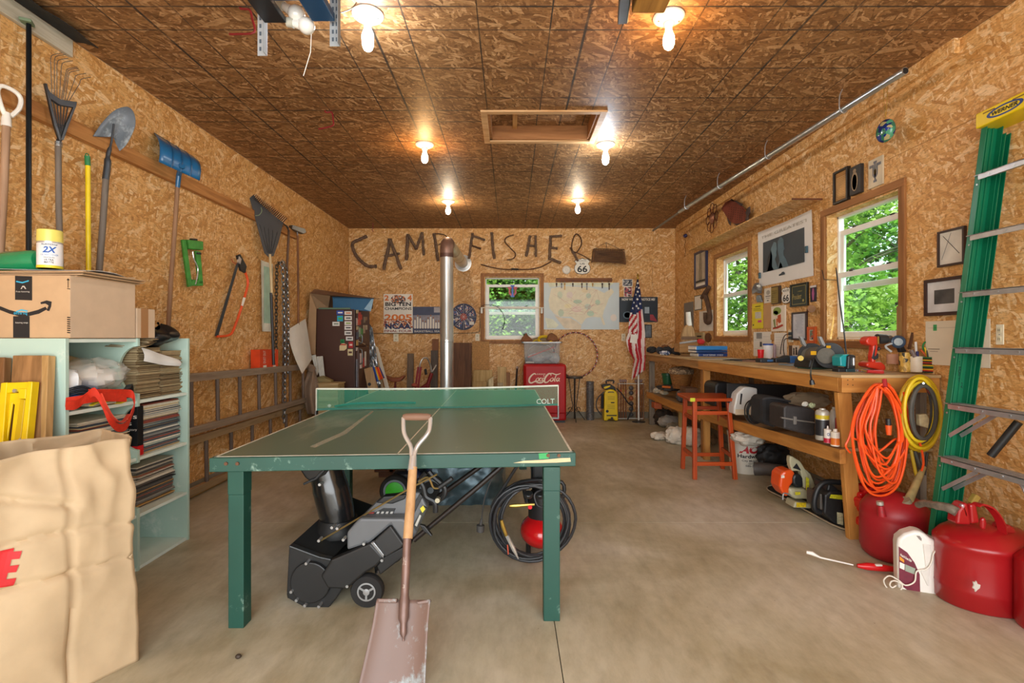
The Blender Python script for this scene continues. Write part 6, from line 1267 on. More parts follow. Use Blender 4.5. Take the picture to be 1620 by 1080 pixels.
CLR=veil('clear_plastic','#b9c0c4',.2,.4); b=MB(); Q=[V(p_.x,YB-.06,p_.z) for p_ in P]
b.add(P+Q,[(0,1,5,4),(0,4,7,3),(1,2,6,5),(0,3,2,1),(4,5,6,7)]); b.build('tub_body',CLR,t,solid=.004)
for s in (0,1): 
    pass
b=MB(); x0,x1=P[3].x-.035,P[2].x+.03
for q in [((x0,y-.03,P[2].z),(x1,y-.01,P[2].z+.022)),((x0,YB-.05,P[2].z),(x1,YB-.03,P[2].z+.022)),((x0,y-.03,P[2].z),(x0+.02,YB-.03,P[2].z+.022)),((x1-.02,y-.03,P[2].z),(x1,YB-.03,P[2].z+.022))]: MB().box(*q).build('tub_rim',M('#c8ccd0',.3),t,bev=.003)
shapes(Fr(P[0]+V(.01,-.022,0),(1,0,0),(0,0,1),.12,.03),[(PAPER,rc(0,.2,1,.9)),(M('#b5322a',.5),rc(.05,.4,.95,.6))],t,name='tub_label')
for k,(x,z,rx,rz,cl) in enumerate([(330,395,.07,.05,'#3f4650'),(400,375,.14,.07,'#c9cfd2'),(480,360,.12,.06,'#aeb7bb'),(550,375,.09,.07,'#d9dcdc')]):
    o=thing('stored_cloth',['dark bundle at the bottom of the clear tub','pale crumpled cloth in the clear tub','grey crumpled cloth in the middle of the clear tub','white balled cloth at the side of the clear tub'][k],'cloth',at(*f2(x,z+40),7.82)); p_=at(*f2(x,z),7.82); MB().grid(20,10,pb(p_.x,p_.y,p_.z,rx,.1,rz,k)).build('cloth',M(cl,.8,var=.2,scale=30),o,smooth=True)
t=thing('red_stick','thin coral red stick standing aslant inside the clear tub','stick',at(*f2(310,370),7.7)); MB().tube([at(*f2(312,370),7.68),at(*f2(548,277),7.68)],.009,8).build('rod',M('#e0604f',.5),t)
t=thing('wire_hoop','white wire hoop inside the clear tub','hoop',at(*f2(430,330),7.7)); MB().tube([at(*f2(430,330),7.95)+V(.2*math.cos(a),0,.14*math.sin(a)) for a in [k*.2 for k in range(18)]],.004,6).build('wire',PAPER,t)
LT=M('#7a4b26',.7,var=.2,scale=16)
for k,q in enumerate([[(245,228),(262,190),(300,145),(312,172),(350,205),(360,232)],[(478,215),(500,160),(530,146),(575,178),(590,214),(560,232)]]):
    o=thing('leather_glove',['brown leather welding glove flopped over the tub corner, away from the hoop','brown leather welding glove on the tub beside the hoop'][k],'glove',at(*f2(*q[0]),7.7)); b=MB(); pp(b,face(7.68),[f2(*e) for e in q],-.09,0); b.build('glove',LT,o,bev=.02)
t=thing('yellow_rope','coiled yellow rope heaped on top of the clear tub','rope',at(*f2(450,215),7.75)); p_=at(*f2(470,213),7.72)
MB().tube(coil(p_,.10,.085,0,6,(1,0,0),(0,.6,.6),(0,-.6,.6),.03,.02,3),.008,6).build('coil',M('#d8b90f',.6),t,smooth=True); MB().tube(spl([p_+V(-.06,0,-.02),p_+V(-.14,-.03,.0),p_+V(-.2,-.04,-.035)],4),.008,6).build('tail',M('#d8b90f',.6),t,smooth=True)
MB().grid(20,10,pb(at(*f2(430,215),7.82).x,7.84,at(*f2(430,225),7.82).z,.17,.07,.06,3)).build('backing_cloth',M('#8d7a60',.9),t,smooth=True)
t=thing('hula_hoop','red, white and green spiral striped hula hoop leaning on the wall behind the tub','hula hoop',at(910,596,7.85)); c=at(*f2(742,346),7.93); n=96
HM=[M('#a8302f',.3,.3,var=.05),M('#d9d5cf',.3,.3,var=.05),M('#2f5a4c',.3,.3,var=.05)]
b=MB(); b.tube([c+V(.345*math.cos(2*math.pi*k/n),.0+.05*math.sin(2*math.pi*k/n),.35*math.sin(2*math.pi*k/n)) for k in range(n)],.012,8,closed=True)
b.mi=[[0,1,0,2][((i//8)+(i%8)//2)%4] for i in range(len(b.f))]; b.build('hoop',HM,t,smooth=True)
t=thing('iron_plant_stand','black wrought iron stand with a round grey top and scroll feet','plant stand',at(909,664,7.85)); c=at(909,664,7.8); c.z=0; zt=at(909,598,7.8).z
IR=M('#35322f',.5,.4)
MB().lathe([(.001,zt),(.125,zt),(.13,zt+.01),(.13,zt+.03),(.12,zt+.034),(.001,zt+.034)],c,28).build('top',M('#55524e',.35,.4,var=.3),t,smooth=True)
for k in range(3):
    a=math.radians(90+120*k+180); e=V(math.cos(a),math.sin(a)*.9,0); MB().tube(spl([c+e*.10+V(0,0,zt),c+e*.05+V(0,0,zt*.5),c+e*.04+V(0,0,.2),c+e*.2+V(0,0,.0)],5),.006,6).build('leg',IR,t,smooth=True)
    MB().tube([c+e*.07+V(0,0,.17)+e*(.035*math.cos(q))+V(0,0,.035*math.sin(q)) for q in [j*.5 for j in range(12)]],.005,6).build('scroll',IR,t,smooth=True)
MB().tube([c+V(0,0,.03),c+V(0,0,zt)],.012,8).build('centre_post',IR,t,smooth=True)
t=thing('metal_grate_roll','upright grey ribbed metal roll standing on the floor by the wall','metal roll',at(934,663,7.9)); a=at(*f2(843,925),7.85); c=at(*f2(912,572),7.85)
n=24; prof=[]
for k in range(n): z=a.z+(c.z-a.z)*k/n; prof+=[(.062,z),(.056,z+(c.z-a.z)/n*.5)]
MB().lathe([(r,max(0,z-a.z)) for r,z in prof],V((a.x+c.x)/2,7.9,.0),20,cap=False).build('ribbed_roll',M('#7b7d80',.4,.6,var=.1),t,smooth=False,solid=.002)
# pressure washer
t=thing('pressure_washer','yellow and black upright pressure washer beside the croquet set','pressure washer',at(967,665,7.75)); YW=M('#e8c80a',.35,var=.04); y=7.72; fw_=face(y)
b=MB(); pp(b,fw_,[f2(*q) for q in [(998,940),(1003,690),(1020,665),(1050,657),(1085,660),(1112,680),(1122,710),(1125,940),(1095,942),(1085,925),(1040,925),(1028,942)]],-.16,0); b.build('body',YW,t,bev=.02,seg=3)
b=MB(); pp(b,fw_,[f2(*q) for q in [(1028,690),(1040,678),(1082,678),(1092,690),(1075,686),(1048,686)]],0,.004); b.build('grip_slot',BLK,t)
for k,yy in enumerate((722,735,748,800,815,830)): b=MB(); pp(b,fw_,[f2(1030-(k>2)*3,yy),f2(1060,yy-4),f2(1095,yy),f2(1095,yy+4),f2(1060,yy),f2(1030-(k>2)*3,yy+4)],0,.003); b.build('vent_slot',M('#a38c0c',.5),t)
b=MB(); pp(b,fw_,[f2(1022,888),f2(1112,888),f2(1112,898),f2(1022,898)],0,.003); b.build('label_text',BLK,t)
b=MB(); pp(b,fw_,[f2(1060,772),f2(1092,772),f2(1092,782),f2(1060,782)],0,.003); b.build('logo',BLK,t)
for q,r in (((1028,855),.022),((1070,918),.02)): h0=at(*f2(*q),y-.005); MB().cyl(h0,h0+V(0,.02,0),r,n=16).build('dial',BLK,t)
b=MB(); pp(b,fw_,[f2(*q) for q in [(978,618),(1005,612),(1060,612),(1100,640),(1112,680),(1085,660),(1060,655),(1020,665),(1000,650),(990,655)]],-.1,-.01); b.build('top_cover',BLK,t,bev=.012)
b=MB(); pp(b,fw_,[f2(*q) for q in [(995,640),(1010,630),(1055,622),(1055,632),(1030,645),(1002,655)]],-.008,.01); b.build('spray_trigger',YW,t,bev=.004)
MB().tube(spl([at(*f2(1020,605),y+.05),at(*f2(1022,580),y+.05),at(*f2(1082,580),y+.05),at(*f2(1080,605),y+.05)],4),.012,8).build('carry_handle',BLK,t,smooth=True)
MB().tube(spl([at(*f2(1000,680),y),at(*f2(940,740),y),at(*f2(930,820),y-.02),at(*f2(975,890),y-.03)],6),.009,8).build('hose',BLK,t,smooth=True)
MB().tube(spl([at(*f2(1112,650),y),at(*f2(1160,700),y-.05),at(*f2(1215,780),y-.06),at(*f2(1255,820),y-.05),at(*f2(1210,930),y-.04)],6),.010,8).build('hose',BLK,t,smooth=True)
MB().tube([at(*f2(985,700),y+.02),at(*f2(982,830),y+.02)],.022,8).build('lance_holder',BLK,t,smooth=True)
# croquet set
t=thing('croquet_rack','croquet rack stand with white top bar at the bench end','croquet rack',at(998,664,7.88)); y=7.88; WR=M('#d8d6cc',.4)
MB().tube([at(*f2(1120,607),y-.05),at(*f2(1358,607),y-.05)],.007,6).build('rack_bar',WR,t); MB().tube([at(*f2(1120,920),y-.05),at(*f2(1358,920),y-.05)],.007,6).build('rack_bar',WR,t)
for x in (1124,1354): MB().tube([at(*f2(x,600),y-.05),at(*f2(x,935),y-.05)],.009,6).build('rack_post',M('#8a5a35',.5),t)
cl=['#c94a2f','#b5832f','#8a3a2a','#a5552f','#7d3f2a','#b3642f']
lbs=['croquet mallet with an orange banded shaft, first in the rack','croquet mallet second in the rack','croquet mallet third in the rack, next to the balls','croquet mallet just after the column of balls','croquet mallet behind the flag pole','croquet mallet last in the rack by the bench post']
for k,x in enumerate((1150,1172,1195,1290,1318,1335)):
    o=thing('croquet_mallet',lbs[k],'croquet mallet',at(*f2(x,920),y),'croquet mallets in the rack'); MB().tube([at(*f2(x,925),y),at(*f2(x,590),y)],.009,6).build('shaft',W('#9a5a30','#6f3d20','z'),o)
    MB().tube([at(*f2(x-4,580),y-.07),at(*f2(x-4,580),y+.07)],.024,10).build('head',M('#6a4433',.5),o,smooth=True); MB().tube([at(*f2(x,660),y-.001),at(*f2(x,700),y-.001)],.0105,8).build('colour_band',M(cl[k],.4),o)
bc=['#5a5350','#4a4648','#a4552f','#4f4b4a','#5a5654','#4a4a4a']
for k,yy in enumerate((645,690,738,785,835,885)):
    o=thing('croquet_ball',['top dark grey croquet ball in the rack column','second croquet ball from the top, dark','orange-brown croquet ball, third in the column','fourth croquet ball from the top, dark grey','fifth croquet ball from the top','lowest dark croquet ball in the rack column'][k],'croquet ball',at(*f2(1242,yy),y),'croquet balls in the rack'); MB().ball(at(*f2(1242,yy),y-.06),.038).build('ball',M(bc[k],.35),o,smooth=True)
# flag
t=thing('flag_pole','white flag pole with a gold finial standing at the bench end','flag pole',at(1010.5,665,7.68)); y=7.68; p0=at(1010.4,664,y); p0.z=0; p1=at(1009,444,y)
MB().tube([p0,p1],.0135,10).build('pole',M('#e8e6df',.3),t,smooth=True); MB().lathe([(.004,0),(.02,.03),(.022,.05),(.012,.06),(.02,.075),(.014,.10),(.002,.115)],p1,14).build('finial',M('#c9a24a',.3,.7),t,smooth=True)
MB().lathe([(.1,0),(.1,.008),(.03,.012),(.02,.03)],p0,20).build('base',M('#3a3a3a',.5),t,smooth=True)
t=thing('american_flag','stars and stripes flag hanging in folds from the white pole','flag',at(1005,600,7.65))
def f8(x,y): return (960+x/4.32,430+y/4.32)
Lb=[(206,52),(198,90),(188,150),(172,220),(158,290),(150,360),(146,420),(130,468),(150,540),(185,600),(176,670),(168,738)]; Rb=[(216,52),(222,90),(232,150),(240,220),(246,290),(256,360),(262,420),(262,480),(264,540),(264,600),(262,630),(262,668)]
def flg(u,v):
    k=min(10.999,v*11); i=int(k); f=k-i; a=Vector(Lb[i]).lerp(Vector(Lb[i+1]),f); c=Vector(Rb[i]).lerp(Vector(Rb[i+1]),f); q=f8(*a.lerp(c,u)); return at(q[0],q[1],7.63+.035*math.sin(u*9+v*2)+.03*math.cos(u*4))
fm=[M('#22315e',.75,var=.06),M('#b3202c',.75,var=.06),M('#e6dcd8',.75,var=.04)]; b=MB(); b.grid(36,66,flg); b.mi=[]
for j in range(66):
    for i in range(36):
        u,v=i/36,j/66
        if v<.335+.02*math.sin(u*5): m_=0
        elif v<.5+u*.1 and u<.55: m_=1+(int((v+u*.22)*26)%2)
        else: m_=1+(int(u*5.2+v*1.6+ (0 if u>.5 else v*4))%2)
        b.mi.append(m_)
b.build('cloth',fm,t,smooth=True,solid=.003)
for k,(u,v) in enumerate([(.5,.06),(.35,.11),(.7,.12),(.5,.16),(.3,.19),(.75,.20),(.5,.23),(.2,.26),(.8,.27),(.45,.29),(.62,.31),(.15,.31)]):
    c=flg(u,v)+V(0,-.012,0); b=MB(); fr=Fr(c,(1,0,0),(0,0,1)); b.prism([((.022 if i%2 else .010)*math.sin(math.pi*i/5),(.022 if i%2 else .010)*math.cos(math.pi*i/5)) for i in range(10)],fr,-.001,.001); b.build('star',PAPER,t)
t=thing('paper_note','small white paper slip pinned in the folds of the flag','note',at(*f8(185,460),7.56)); b=MB(); pp(b,face(7.57),[f8(*q) for q in [(165,425),(212,430),(205,490),(158,482)]],-.003,0); b.build('sheet',PAPER,t)
# ================================================================== WORKBENCH
BZ=1.055; BX=2.03; PN=W('#cf9449','#b07433','y'); PNx=W('#cf9449','#b07433','x'); PNz=W('#cf9449','#b07433','z'); OLD=W('#b98a52','#8d6437','y'); GRZ=W('#8e8170','#665b4e','z')
PLY=M('#c9ab7d',.6,var=.15,scale=4); PLYD=M('#9c7f5a',.7,var=.2,scale=4)
YN,YM,YE=3.075,5.44,7.55
t=thing('workbench','long pine workbench with a lower shelf along the right wall','workbench',(2.33,5.3,0))
MB().box((BX-.005,YN-.0,BZ-.018),(XR-.002,YM,BZ)).build('worktop',PLY,t,bev=.002); MB().box((BX-.005,YM+.002,BZ-.02),(XR-.002,YE,BZ-.002)).build('worktop',PLY,t,bev=.002)
MB().box((BX,YN+.04,BZ-.108),(BX+.038,YM,BZ-.018)).build('front_rail',PN,t,bev=.003); MB().box((BX+.012,YM+.004,BZ-.105),(BX+.05,YE,BZ-.02)).build('front_rail',OLD,t,bev=.003)
MB().box((BX,YN,BZ-.108),(XR-.01,YN+.038,BZ-.018)).build('end_rail',PNx,t,bev=.003)
def zs(y): return .595-.038*(y-3.07)
MB().beam((BX+.02,YN+.02,zs(YN)-.045),(BX+.02,YM-.05,zs(YM)-.045),.038,.09).build('shelf_rail',PN,t,bev=.003)
b=MB(); b.add([(BX+.04,YN+.05,zs(YN)-.018),(XR-.01,YN+.05,zs(YN)-.018),(XR-.01,YM,zs(YM)-.018),(BX+.04,YM,zs(YM)-.018),(BX+.0,YN+.05,zs(YN)),(XR-.01,YN+.05,zs(YN)),(XR-.01,YM,zs(YM)),(BX+.0,YM,zs(YM))],[(0,3,2,1),(4,5,6,7),(0,1,5,4),(1,2,6,5),(2,3,7,6),(3,0,4,7)]); b.build('lower_shelf',PLYD,t)
MB().box((BX+.012,YM,.39),(BX+.05,YE,.478)).build('shelf_rail',PN,t,bev=.003); MB().box((BX+.03,YM+.03,.462),(XR-.01,YE,.48)).build('lower_shelf',PLYD,t)
MB().beam((2.085,YN+.08,BZ-.108),(2.20,YN+.14,0),.085,.04,(0,1,0)).build('leg',PNz,t,bev=.003);
MB().box((BX+.005,YM-.16,0),(BX+.07,YM-.12,BZ-.108)).build('leg',PNz,t,bev=.003); MB().box((BX+.02,YM-.06,0),(BX+.06,YM-.02,BZ-.108)).build('leg',W('#a5713b','#7d5228','z'),t,bev=.003)
MB().box((BX+.03,YE-.1,0),(BX+.11,YE-.06,BZ-.1)).build('leg',GRZ,t,bev=.003); MB().box((BX+.05,YM+.75,0),(BX+.12,YM+.79,.39)).build('leg',W('#b99a62','#91743f','z'),t)
for y_ in (YN+.05,YM-.1,YE-.1): MB().box((XR-.09,y_,0),(XR-.05,y_+.04,BZ-.1)).build('leg',GRZ,t)
fe=Fr((BX,YN,0),(1,0,0),(0,0,1))
for a,c in ((1341,601),(1349,600),(1341,608),(1349,609)): h0=hit(fe,a,c); MB().cyl(h0,h0+V(0,-.003,0),.003,n=6).build('nail',BLK,t)
def bt(px,py,z=BZ): return onZ(px,py,z)
def a3(x,y): return (1240+x/5.786,480+y/5.786)
def a1(x,y): return (1060+x/6.23,430+y/6.23)
def a4(x,y): return (1010+x/6.354,530+y/6.354)
def a5(x,y): return (1150+x/6.352,590+y/6.352)
def blob(name,lb,cat,f,x0,x1,y0,y1,yd,mat,sd=1,dep=.6,grp=None):
    """soft heap filling the given outline at distance yd"""
    p=at(*f(x0,y1),yd); q=at(*f(x1,y0),yd); t=thing(name,lb,cat,((p.x+q.x)/2,yd,p.z),grp); MB().grid(40,22,pb((p.x+q.x)/2,yd,(p.z+q.z)/2,(q.x-p.x)/2,(q.x-p.x)/2*dep,(q.z-p.z)/2,sd)).build('body',mat,t,smooth=True); return t
def poly(name,lb,cat,f,pts,y,th,mat,bev=.004,part='body',t=None,y0=0):
    if t is None: t=thing(name,lb,cat,at(*f(*pts[0]),y))
    b=MB(); pp(b,face(y),[f(*q) for q in pts],-th,y0); b.build(part,mat,t,bev=bev); return t
def rbox(f,x0,x1,y0,y1): return [(x0,y1),(x1,y1),(x1,y0),(x0,y0)]
# --- far section of the worktop
BLKC=M('#202124',.7,var=.25,scale=20)
for k,(x0,x1,y0,y1,yd,lb,mt) in enumerate([(85,180,118,178,7.2,'black baseball cap nearest the flag on the bench',BLKC),(180,250,120,185,7.0,'dark grey cap, second from the flag on the bench',M('#33353a',.8,var=.2)),(245,340,118,190,6.9,'dark cloth heap beside the grey cap',BLKC),(330,440,125,195,6.7,'black work gloves heaped before the corn broom',M('#2b2c30',.8,var=.3)),(215,315,158,200,6.75,'white and blue patterned cloth on the bench edge',palette('bandana',['#dfe3e8','#2d3f66','#eef0f2','#54688f'],50,.8)),(235,300,98,130,7.2,'small brown cap behind the grey cap',M('#8c5a33',.8))]):
    blob('cap' if 'cap' in lb else ('glove' if 'glove' in lb else 'cloth'),lb,'cap' if 'cap' in lb else ('gloves' if 'glove' in lb else 'cloth'),a4,x0,x1,y0,y1,yd,mt,k,.8)
t=thing('corn_broom','corn broom head standing bristles down with a white wrapped neck','broom',at(*a1(190,800),6.55)); COR=W('#c09a68','#8f6c42','z',sc_=2)
b=MB(); pp(b,face(6.5),[a1(*q) for q in [(105,810),(118,620),(140,550),(165,520),(215,520),(240,560),(255,640),(262,790),(200,812)]],-.07,0); b.build('bristles',COR,t,bev=.02,seg=3)
MB().tube([at(*a1(190,530),6.53),at(*a1(185,490),6.53),at(*a1(178,395),6.53)],[.035,.034,.030],12).build('neck',M('#e3ded2',.6),t,smooth=True)
b=MB(); pp(b,face(6.495),[a1(*q) for q in [(112,645),(118,635),(255,635),(257,665),(112,668)]],0,.002); b.build('stitched_band',M('#6f5238',.7),t)
t=poly('wooden_tote','low tan wooden tote with a grey bar and a red rag behind the binders','tote',a1,[(95,790),(260,800),(275,700),(95,705)],6.3,.22,W('#b98d58','#8f683a','x')); MB().tube([at(*a1(95,702),6.28),at(*a1(280,678),6.28)],.012,8).build('handle_bar',M('#b9bcbf',.4,.4),t,smooth=True)
blob('red_rag','small red rag on the end of the tote handle','rag',a1,272,338,662,712,6.25,M('#c22b2b',.8),2,.6)
BB=[(['#2f7fc4','#e9e6dc'],730,772,'bright blue binder on top of the pile'),(['#1f3d6d','#d9d6cc'],772,800,'dark blue binder in the middle of the pile'),(['#1b3a78','#dcd9d0'],800,836,'navy book with white spine letters under the binders')]
for (c,y0,y1,lb) in BB:
    y=5.55; x0=262+ (20 if y0>780 else 0); t=thing('binder',lb,'binder',at(*a1(400,y1),y)); p=at(*a1(x0,y1),y); q=at(*a1(568,y0),y)
    MB().box((p.x,y,p.z+.003),(q.x,y+.26,q.z-.001)).build('cover',M(c[0],.35,var=.05),t,bev=.006); MB().box((p.x-.006,y+.01,p.z+.007),(p.x+.012,y+.25,q.z-.006)).build('pages',M(c[1],.8),t)
    if 'navy' in lb: lettering('SHOP REPAIR  GUIDE',Fr((p.x+.05,y,p.z+.012),(1,0,0),(0,0,1),.22,.014),PAPER,t,n=.001)
def flatp(lb,px0,px1,py,wd,mat,name='paper_sheet',cat='paper',z=0,rz=0,th=.003):
    c=bt((px0+px1)/2,py,BZ+z); c.x=min(c.x,XR-.2); L=(px1-px0)*c.y/FP; t=thing(name,lb,cat,c); MB().ob((c.x,c.y,BZ+z+th/2+.0005),(L,wd,th),(0,0,rz)).build('sheet',mat,t,bev=.001); return t
flatp('white paper sheets under the blue binders at the bench edge',1106,1165,567.5,.24,M('#dfdccf',.7))
t=flatp('cream folder lying by the pliers',1150,1172,568.5,.2,M('#cfc3a8',.7),'folder','folder',.004,.3)
def plier(lb,c,rz,col,L=.2,nm='pliers',cat='pliers'):
    t=thing(nm,lb,cat,(c.x,c.y,BZ),rz=rz)
    for s in (-1,1): MB().tube(spl([(0,.0,.012),(L*.2,s*.02,.012),(L*.6,s*.026,.011),(L,s*.018,.01)],3),.007,6).build('handle',M(col,.5),t,world=False,smooth=True); MB().tube([(.01,s*.006,.012),(-L*.3,s*.003,.012)],[.008,.003],6).build('jaw',STEELD,t,world=False)
    return t
plier('dark pliers lying right of the binders',bt(1152,571,BZ),.3,'#2a2a2c'); plier('brown handled snips at the bench edge',bt(1172,572.5,BZ),-.2,'#8b6b5a'); plier('black pliers by the red cup',bt(1183,570.5,BZ),.1,'#232325')
def cupt(name,lb,cat,f,x0,x1,y0,y1,y,prof,mat,n=24):
    a=f(x0,y0); c=f(x1,y1); t=thing(name,lb,cat,at((a[0]+c[0])/2,c[1],y)); b=MB(); lat(b,prof,a[0],c[0],a[1],c[1],y,n); b.build('body',mat,t,smooth=True); return t
t=cupt('plastic_cup','red plastic party cup on the bench','cup',a1,862,925,765,880,4.6,[(.7,0),(.74,.05),(.96,.96),(1,.97),(1,1),(.93,1),(.66,.06),(.001,.05)],M('#d21f26',.3))
t=cupt('white_tub','white tub with a blue lid rim behind the red cup','tub',a1,920,1012,715,852,4.85,[(.93,0),(.95,.02),(1,.98),(.001,.98)],M('#e6e8ea',.4)); c=at(*a1(966,722),4.85); MB().lathe([(.046,0),(.047,.014),(.04,.016)],c,24).build('lid_rim',M('#2c4fa8',.4),t,smooth=True)
cupt('clear_jar','small clear jar with red content beside the white tub','jar',a1,1010,1045,715,845,4.95,[(1,0),(1,.9),(.8,1),(.001,1)],M('#a88f95',.3))
# cordless impact tools
t=thing('blue_drill','black and blue drill lying on the bench with a yellow chuck tip','drill',bt(1235,573)); y=4.15
for nm,q,th,mt in [('body',[(1040,895),(1040,850),(1100,850),(1170,820),(1190,830),(1190,895)],.08,M('#232427',.5)),('motor_housing',[(1180,900),(1180,828),(1255,828),(1262,880),(1255,898)],.07,M('#2f5f9a',.4)),('battery',[(890,895),(890,855),(960,850),(1030,862),(1030,895)],.09,M('#26292d',.5)),('battery_band',[(955,888),(955,862),(1020,862),(1020,888)],.092,M('#2d5d93',.4)),('chuck_tip',[(1268,860),(1275,838),(1300,838),(1310,860),(1295,868)],.03,M('#d8b90f',.4))]: poly('','','',a1,q,y-(.002 if 'band' in nm else 0),th,mt,.008,nm,t)
# bench grinder
t=thing('bench_grinder','black twin-wheel bench grinder with yellow labels','bench grinder',bt(1295,585)); y=3.75; GBK=M('#17181a',.55,var=.05)
for nm,cx_,cy_,r_,yy in (('wheel_guard',250,470,108,3.95),('wheel_guard',420,475,118,3.55)):
    c=at(*a3(cx_,cy_),yy); R=r_/5.786*yy/FP; ax=Matrix.Translation(c)@Euler((math.pi/2,0,math.radians(-32))).to_matrix().to_4x4()
    MB().lathe([(R*.5,-.028),(R*.97,-.028),(R,-.02),(R,.02),(R*.97,.028),(R*.4,.03)],n=40,Mx=ax).build(nm,GBK,t,smooth=True)
    MB().lathe([(R*.6,.029),(R*.45,.034),(.001,.034)],n=36,Mx=Matrix.Translation(c+V(-.045 if cx_>300 else -.03,-.03,.0))@Euler((math.pi/2,0,math.radians(-32))).to_matrix().to_4x4()).build('grinding_wheel',M('#65635b',.8,var=.1,scale=50),t,smooth=True)
    MB().lathe([(.03,.03),(.03,.07),(.022,.08),(.001,.08)],n=20,Mx=ax).build('wheel_cap',GBK,t,smooth=True)
MB().tube([at(*a3(250,470),3.95),at(*a3(420,475),3.55)],.062,24).build('motor_body',M('#6f6d66',.4,.3),t,smooth=True)
b=MB(); pp(b,face(3.62),[a3(*q) for q in [(225,590),(245,510),(345,505),(400,585)]],-.2,0); b.build('base',GBK,t,bev=.01)
for x,y0,yy in ((150,300,3.75),(325,300,3.5)): b=MB(); pp(b,face(yy),[a3(*q) for q in [(x,y0),(x+25,y0+5),(x+60,y0+80),(x+50,y0+95),(x+30,y0+75)]],-.03,0); b.build('spark_guard',M('#a5acaf',.3,.4),t,bev=.002)
for q in (rbox(a3,245,295,435,470),rbox(a3,388,428,385,408)): b=MB(); pp(b,face(3.50),[a3(*e) for e in q],0,.003); b.build('yellow_label',M('#d9a416',.4),t)
MB().cyl(at(*a3(155,500),3.7),at(*a3(155,500),3.67),.02,n=8).build('yellow_knob',M('#e0c21a',.4),t)
MB().tube(spl([at(*a3(275,500),3.5),at(*a3(255,570),3.4),at(*a3(245,640),3.05),at(*a3(255,705),3.03)],5),.005,6).build('cord',BLK,t,smooth=True); MB().tube([at(*a3(255,700),3.03),at(*a3(262,740),3.03)],[.012,.016],8).build('plug',BLK,t)
for s in (-6,6): MB().tube([at(*a3(262+s,738),3.03),at(*a3(262+s,760),3.03)],.002,4).build('prong',BR_,t)
t=flatp('dark green pouch lying under the grinder',1268,1330,583,.12,M('#2c4a3c',.7),'pouch','pouch',0,.1,.012)
blob('blue_rag','small blue rag at the bench edge left of the grinder','rag',a3,105,160,560,595,3.9,M('#2d5a8c',.8),3,.7)
# teal tool, drill, magnifier
TEAL=M('#1f9aa0',.35,var=.05); t=thing('teal_power_tool','teal and black cordless tool beside the grinder','power tool',bt(1343,594)); y=3.35
for nm,q,th,mt,y0 in [('body',[(520,575),(515,490),(545,468),(600,465),(640,485),(650,560),(600,580)],.09,TEAL,0),('front_plate',[(565,600),(572,480),(600,465),(640,475),(640,590)],.02,M('#25282b',.4),.02),('clamp_rod',[(602,570),(600,500),(612,482),(625,500),(622,570)],.01,M('#a9acae',.3,.8),.036),('base',[(570,650),(570,590),(655,590),(660,650)],.08,M('#2d4a50',.4),0),('foot',[(500,640),(500,592),(570,590),(570,650)],.07,M('#202226',.5),0)]: poly('','','',a3,q,y,th,mt,.006,nm,t,y0)
t=thing('red_cordless_drill','red and black cordless drill standing on its battery','drill',bt(1385,590)); y=3.3; DR_=M('#c8341f',.35,var=.05)
for nm,q,th,mt in [('housing',[(755,345),(770,310),(800,298),(860,298),(870,380),(820,390),(770,375)],.075,DR_),('grip',[(815,375),(868,378),(862,440),(850,490),(845,545),(808,545),(806,480),(815,430)],.045,DR_),('grip_pad',[(835,380),(845,378),(838,440),(835,480),(870,455),(868,500),(830,520),(808,500),(822,440)],.047,M('#2b2b2e',.5)),('trigger',[(868,395),(895,400),(890,430),(865,432)],.03,M('#2b2b2e',.5)),('battery',[(758,575),(760,545),(800,530),(900,535),(935,565),(938,605),(900,625),(850,600),(780,585)],.09,DR_)]: poly('','','',a3,q,y-(.001 if nm=='grip_pad' else 0),th,mt,.01,nm,t)
a_,b_=at(*a3(855,325),y+.035),at(*a3(935,325),y+.035); MB().tube([a_,b_],[.034,.030],16).build('gear_case',M('#2f3336',.4),t,smooth=True); MB().tube([b_,at(*a3(975,322),y+.035),at(*a3(998,322),y+.035)],[.026,.024,.012],16).build('chuck',M('#8f8b86',.35,.8),t,smooth=True)
b=MB(); pp(b,face(y-.003),[a3(*q) for q in [(855,300),(870,300),(872,370),(858,370)]],0,.002); b.build('brass_ring',BR_,t)
t=thing('screwdriver','red and white handled screwdriver lying before the drill','screwdriver',bt(1370,591)); MB().tube([at(*a3(760,620),3.2),at(*a3(905,628),3.2)],[.010,.013],8).build('handle',M('#c93a3c',.35),t,smooth=True); MB().tube([at(*a3(690,605),3.2),at(*a3(760,620),3.2)],.004,6).build('blade',BR_,t)
t=flatp('striped red white and blue cloth under the drill',1362,1398,586.5,.10,palette('stripe_cloth',['#d9dde6','#b03a4a','#39517f','#e6e6ea'],40,.8,(1,3,1)),'cloth','cloth',0,.1,.008)
t=flatp('pale blue plastic sheet behind the drill',1354,1420,578,.2,M('#9fb6c6',.3),'plastic_sheet','plastic sheet',0,0,.012)
t=thing('magnifier_lamp','bench magnifier with a dark ring lens and pale arm','magnifier',bt(1425,588)); y=3.3
c=at(*a3(1048,350),y); MB().tube([c+V(.040*math.cos(a),0,.034*math.sin(a)) for a in [k*.35 for k in range(18)]],.009,8,closed=True).build('lens_ring',M('#31465e',.35),t,smooth=True)
MB().lathe([(.036,0),(.001,.004)],n=24,Mx=Matrix.Translation(c)@Euler((math.pi/2,0,0)).to_matrix().to_4x4(),sy=.85).build('lens',veil('lens_glass','#cfe0ea',.55,.1),t)
MB().tube(spl([at(*a3(1010,360),y),at(*a3(930,390),y),at(*a3(985,440),y)],4),[.007]*9,8).build('arm',M('#cfd8dc',.3,.3),t,smooth=True); poly('','','',a3,[(1045,375),(1090,370),(1128,440),(1075,450)],y,.03,BLK,.004,'handle',t)
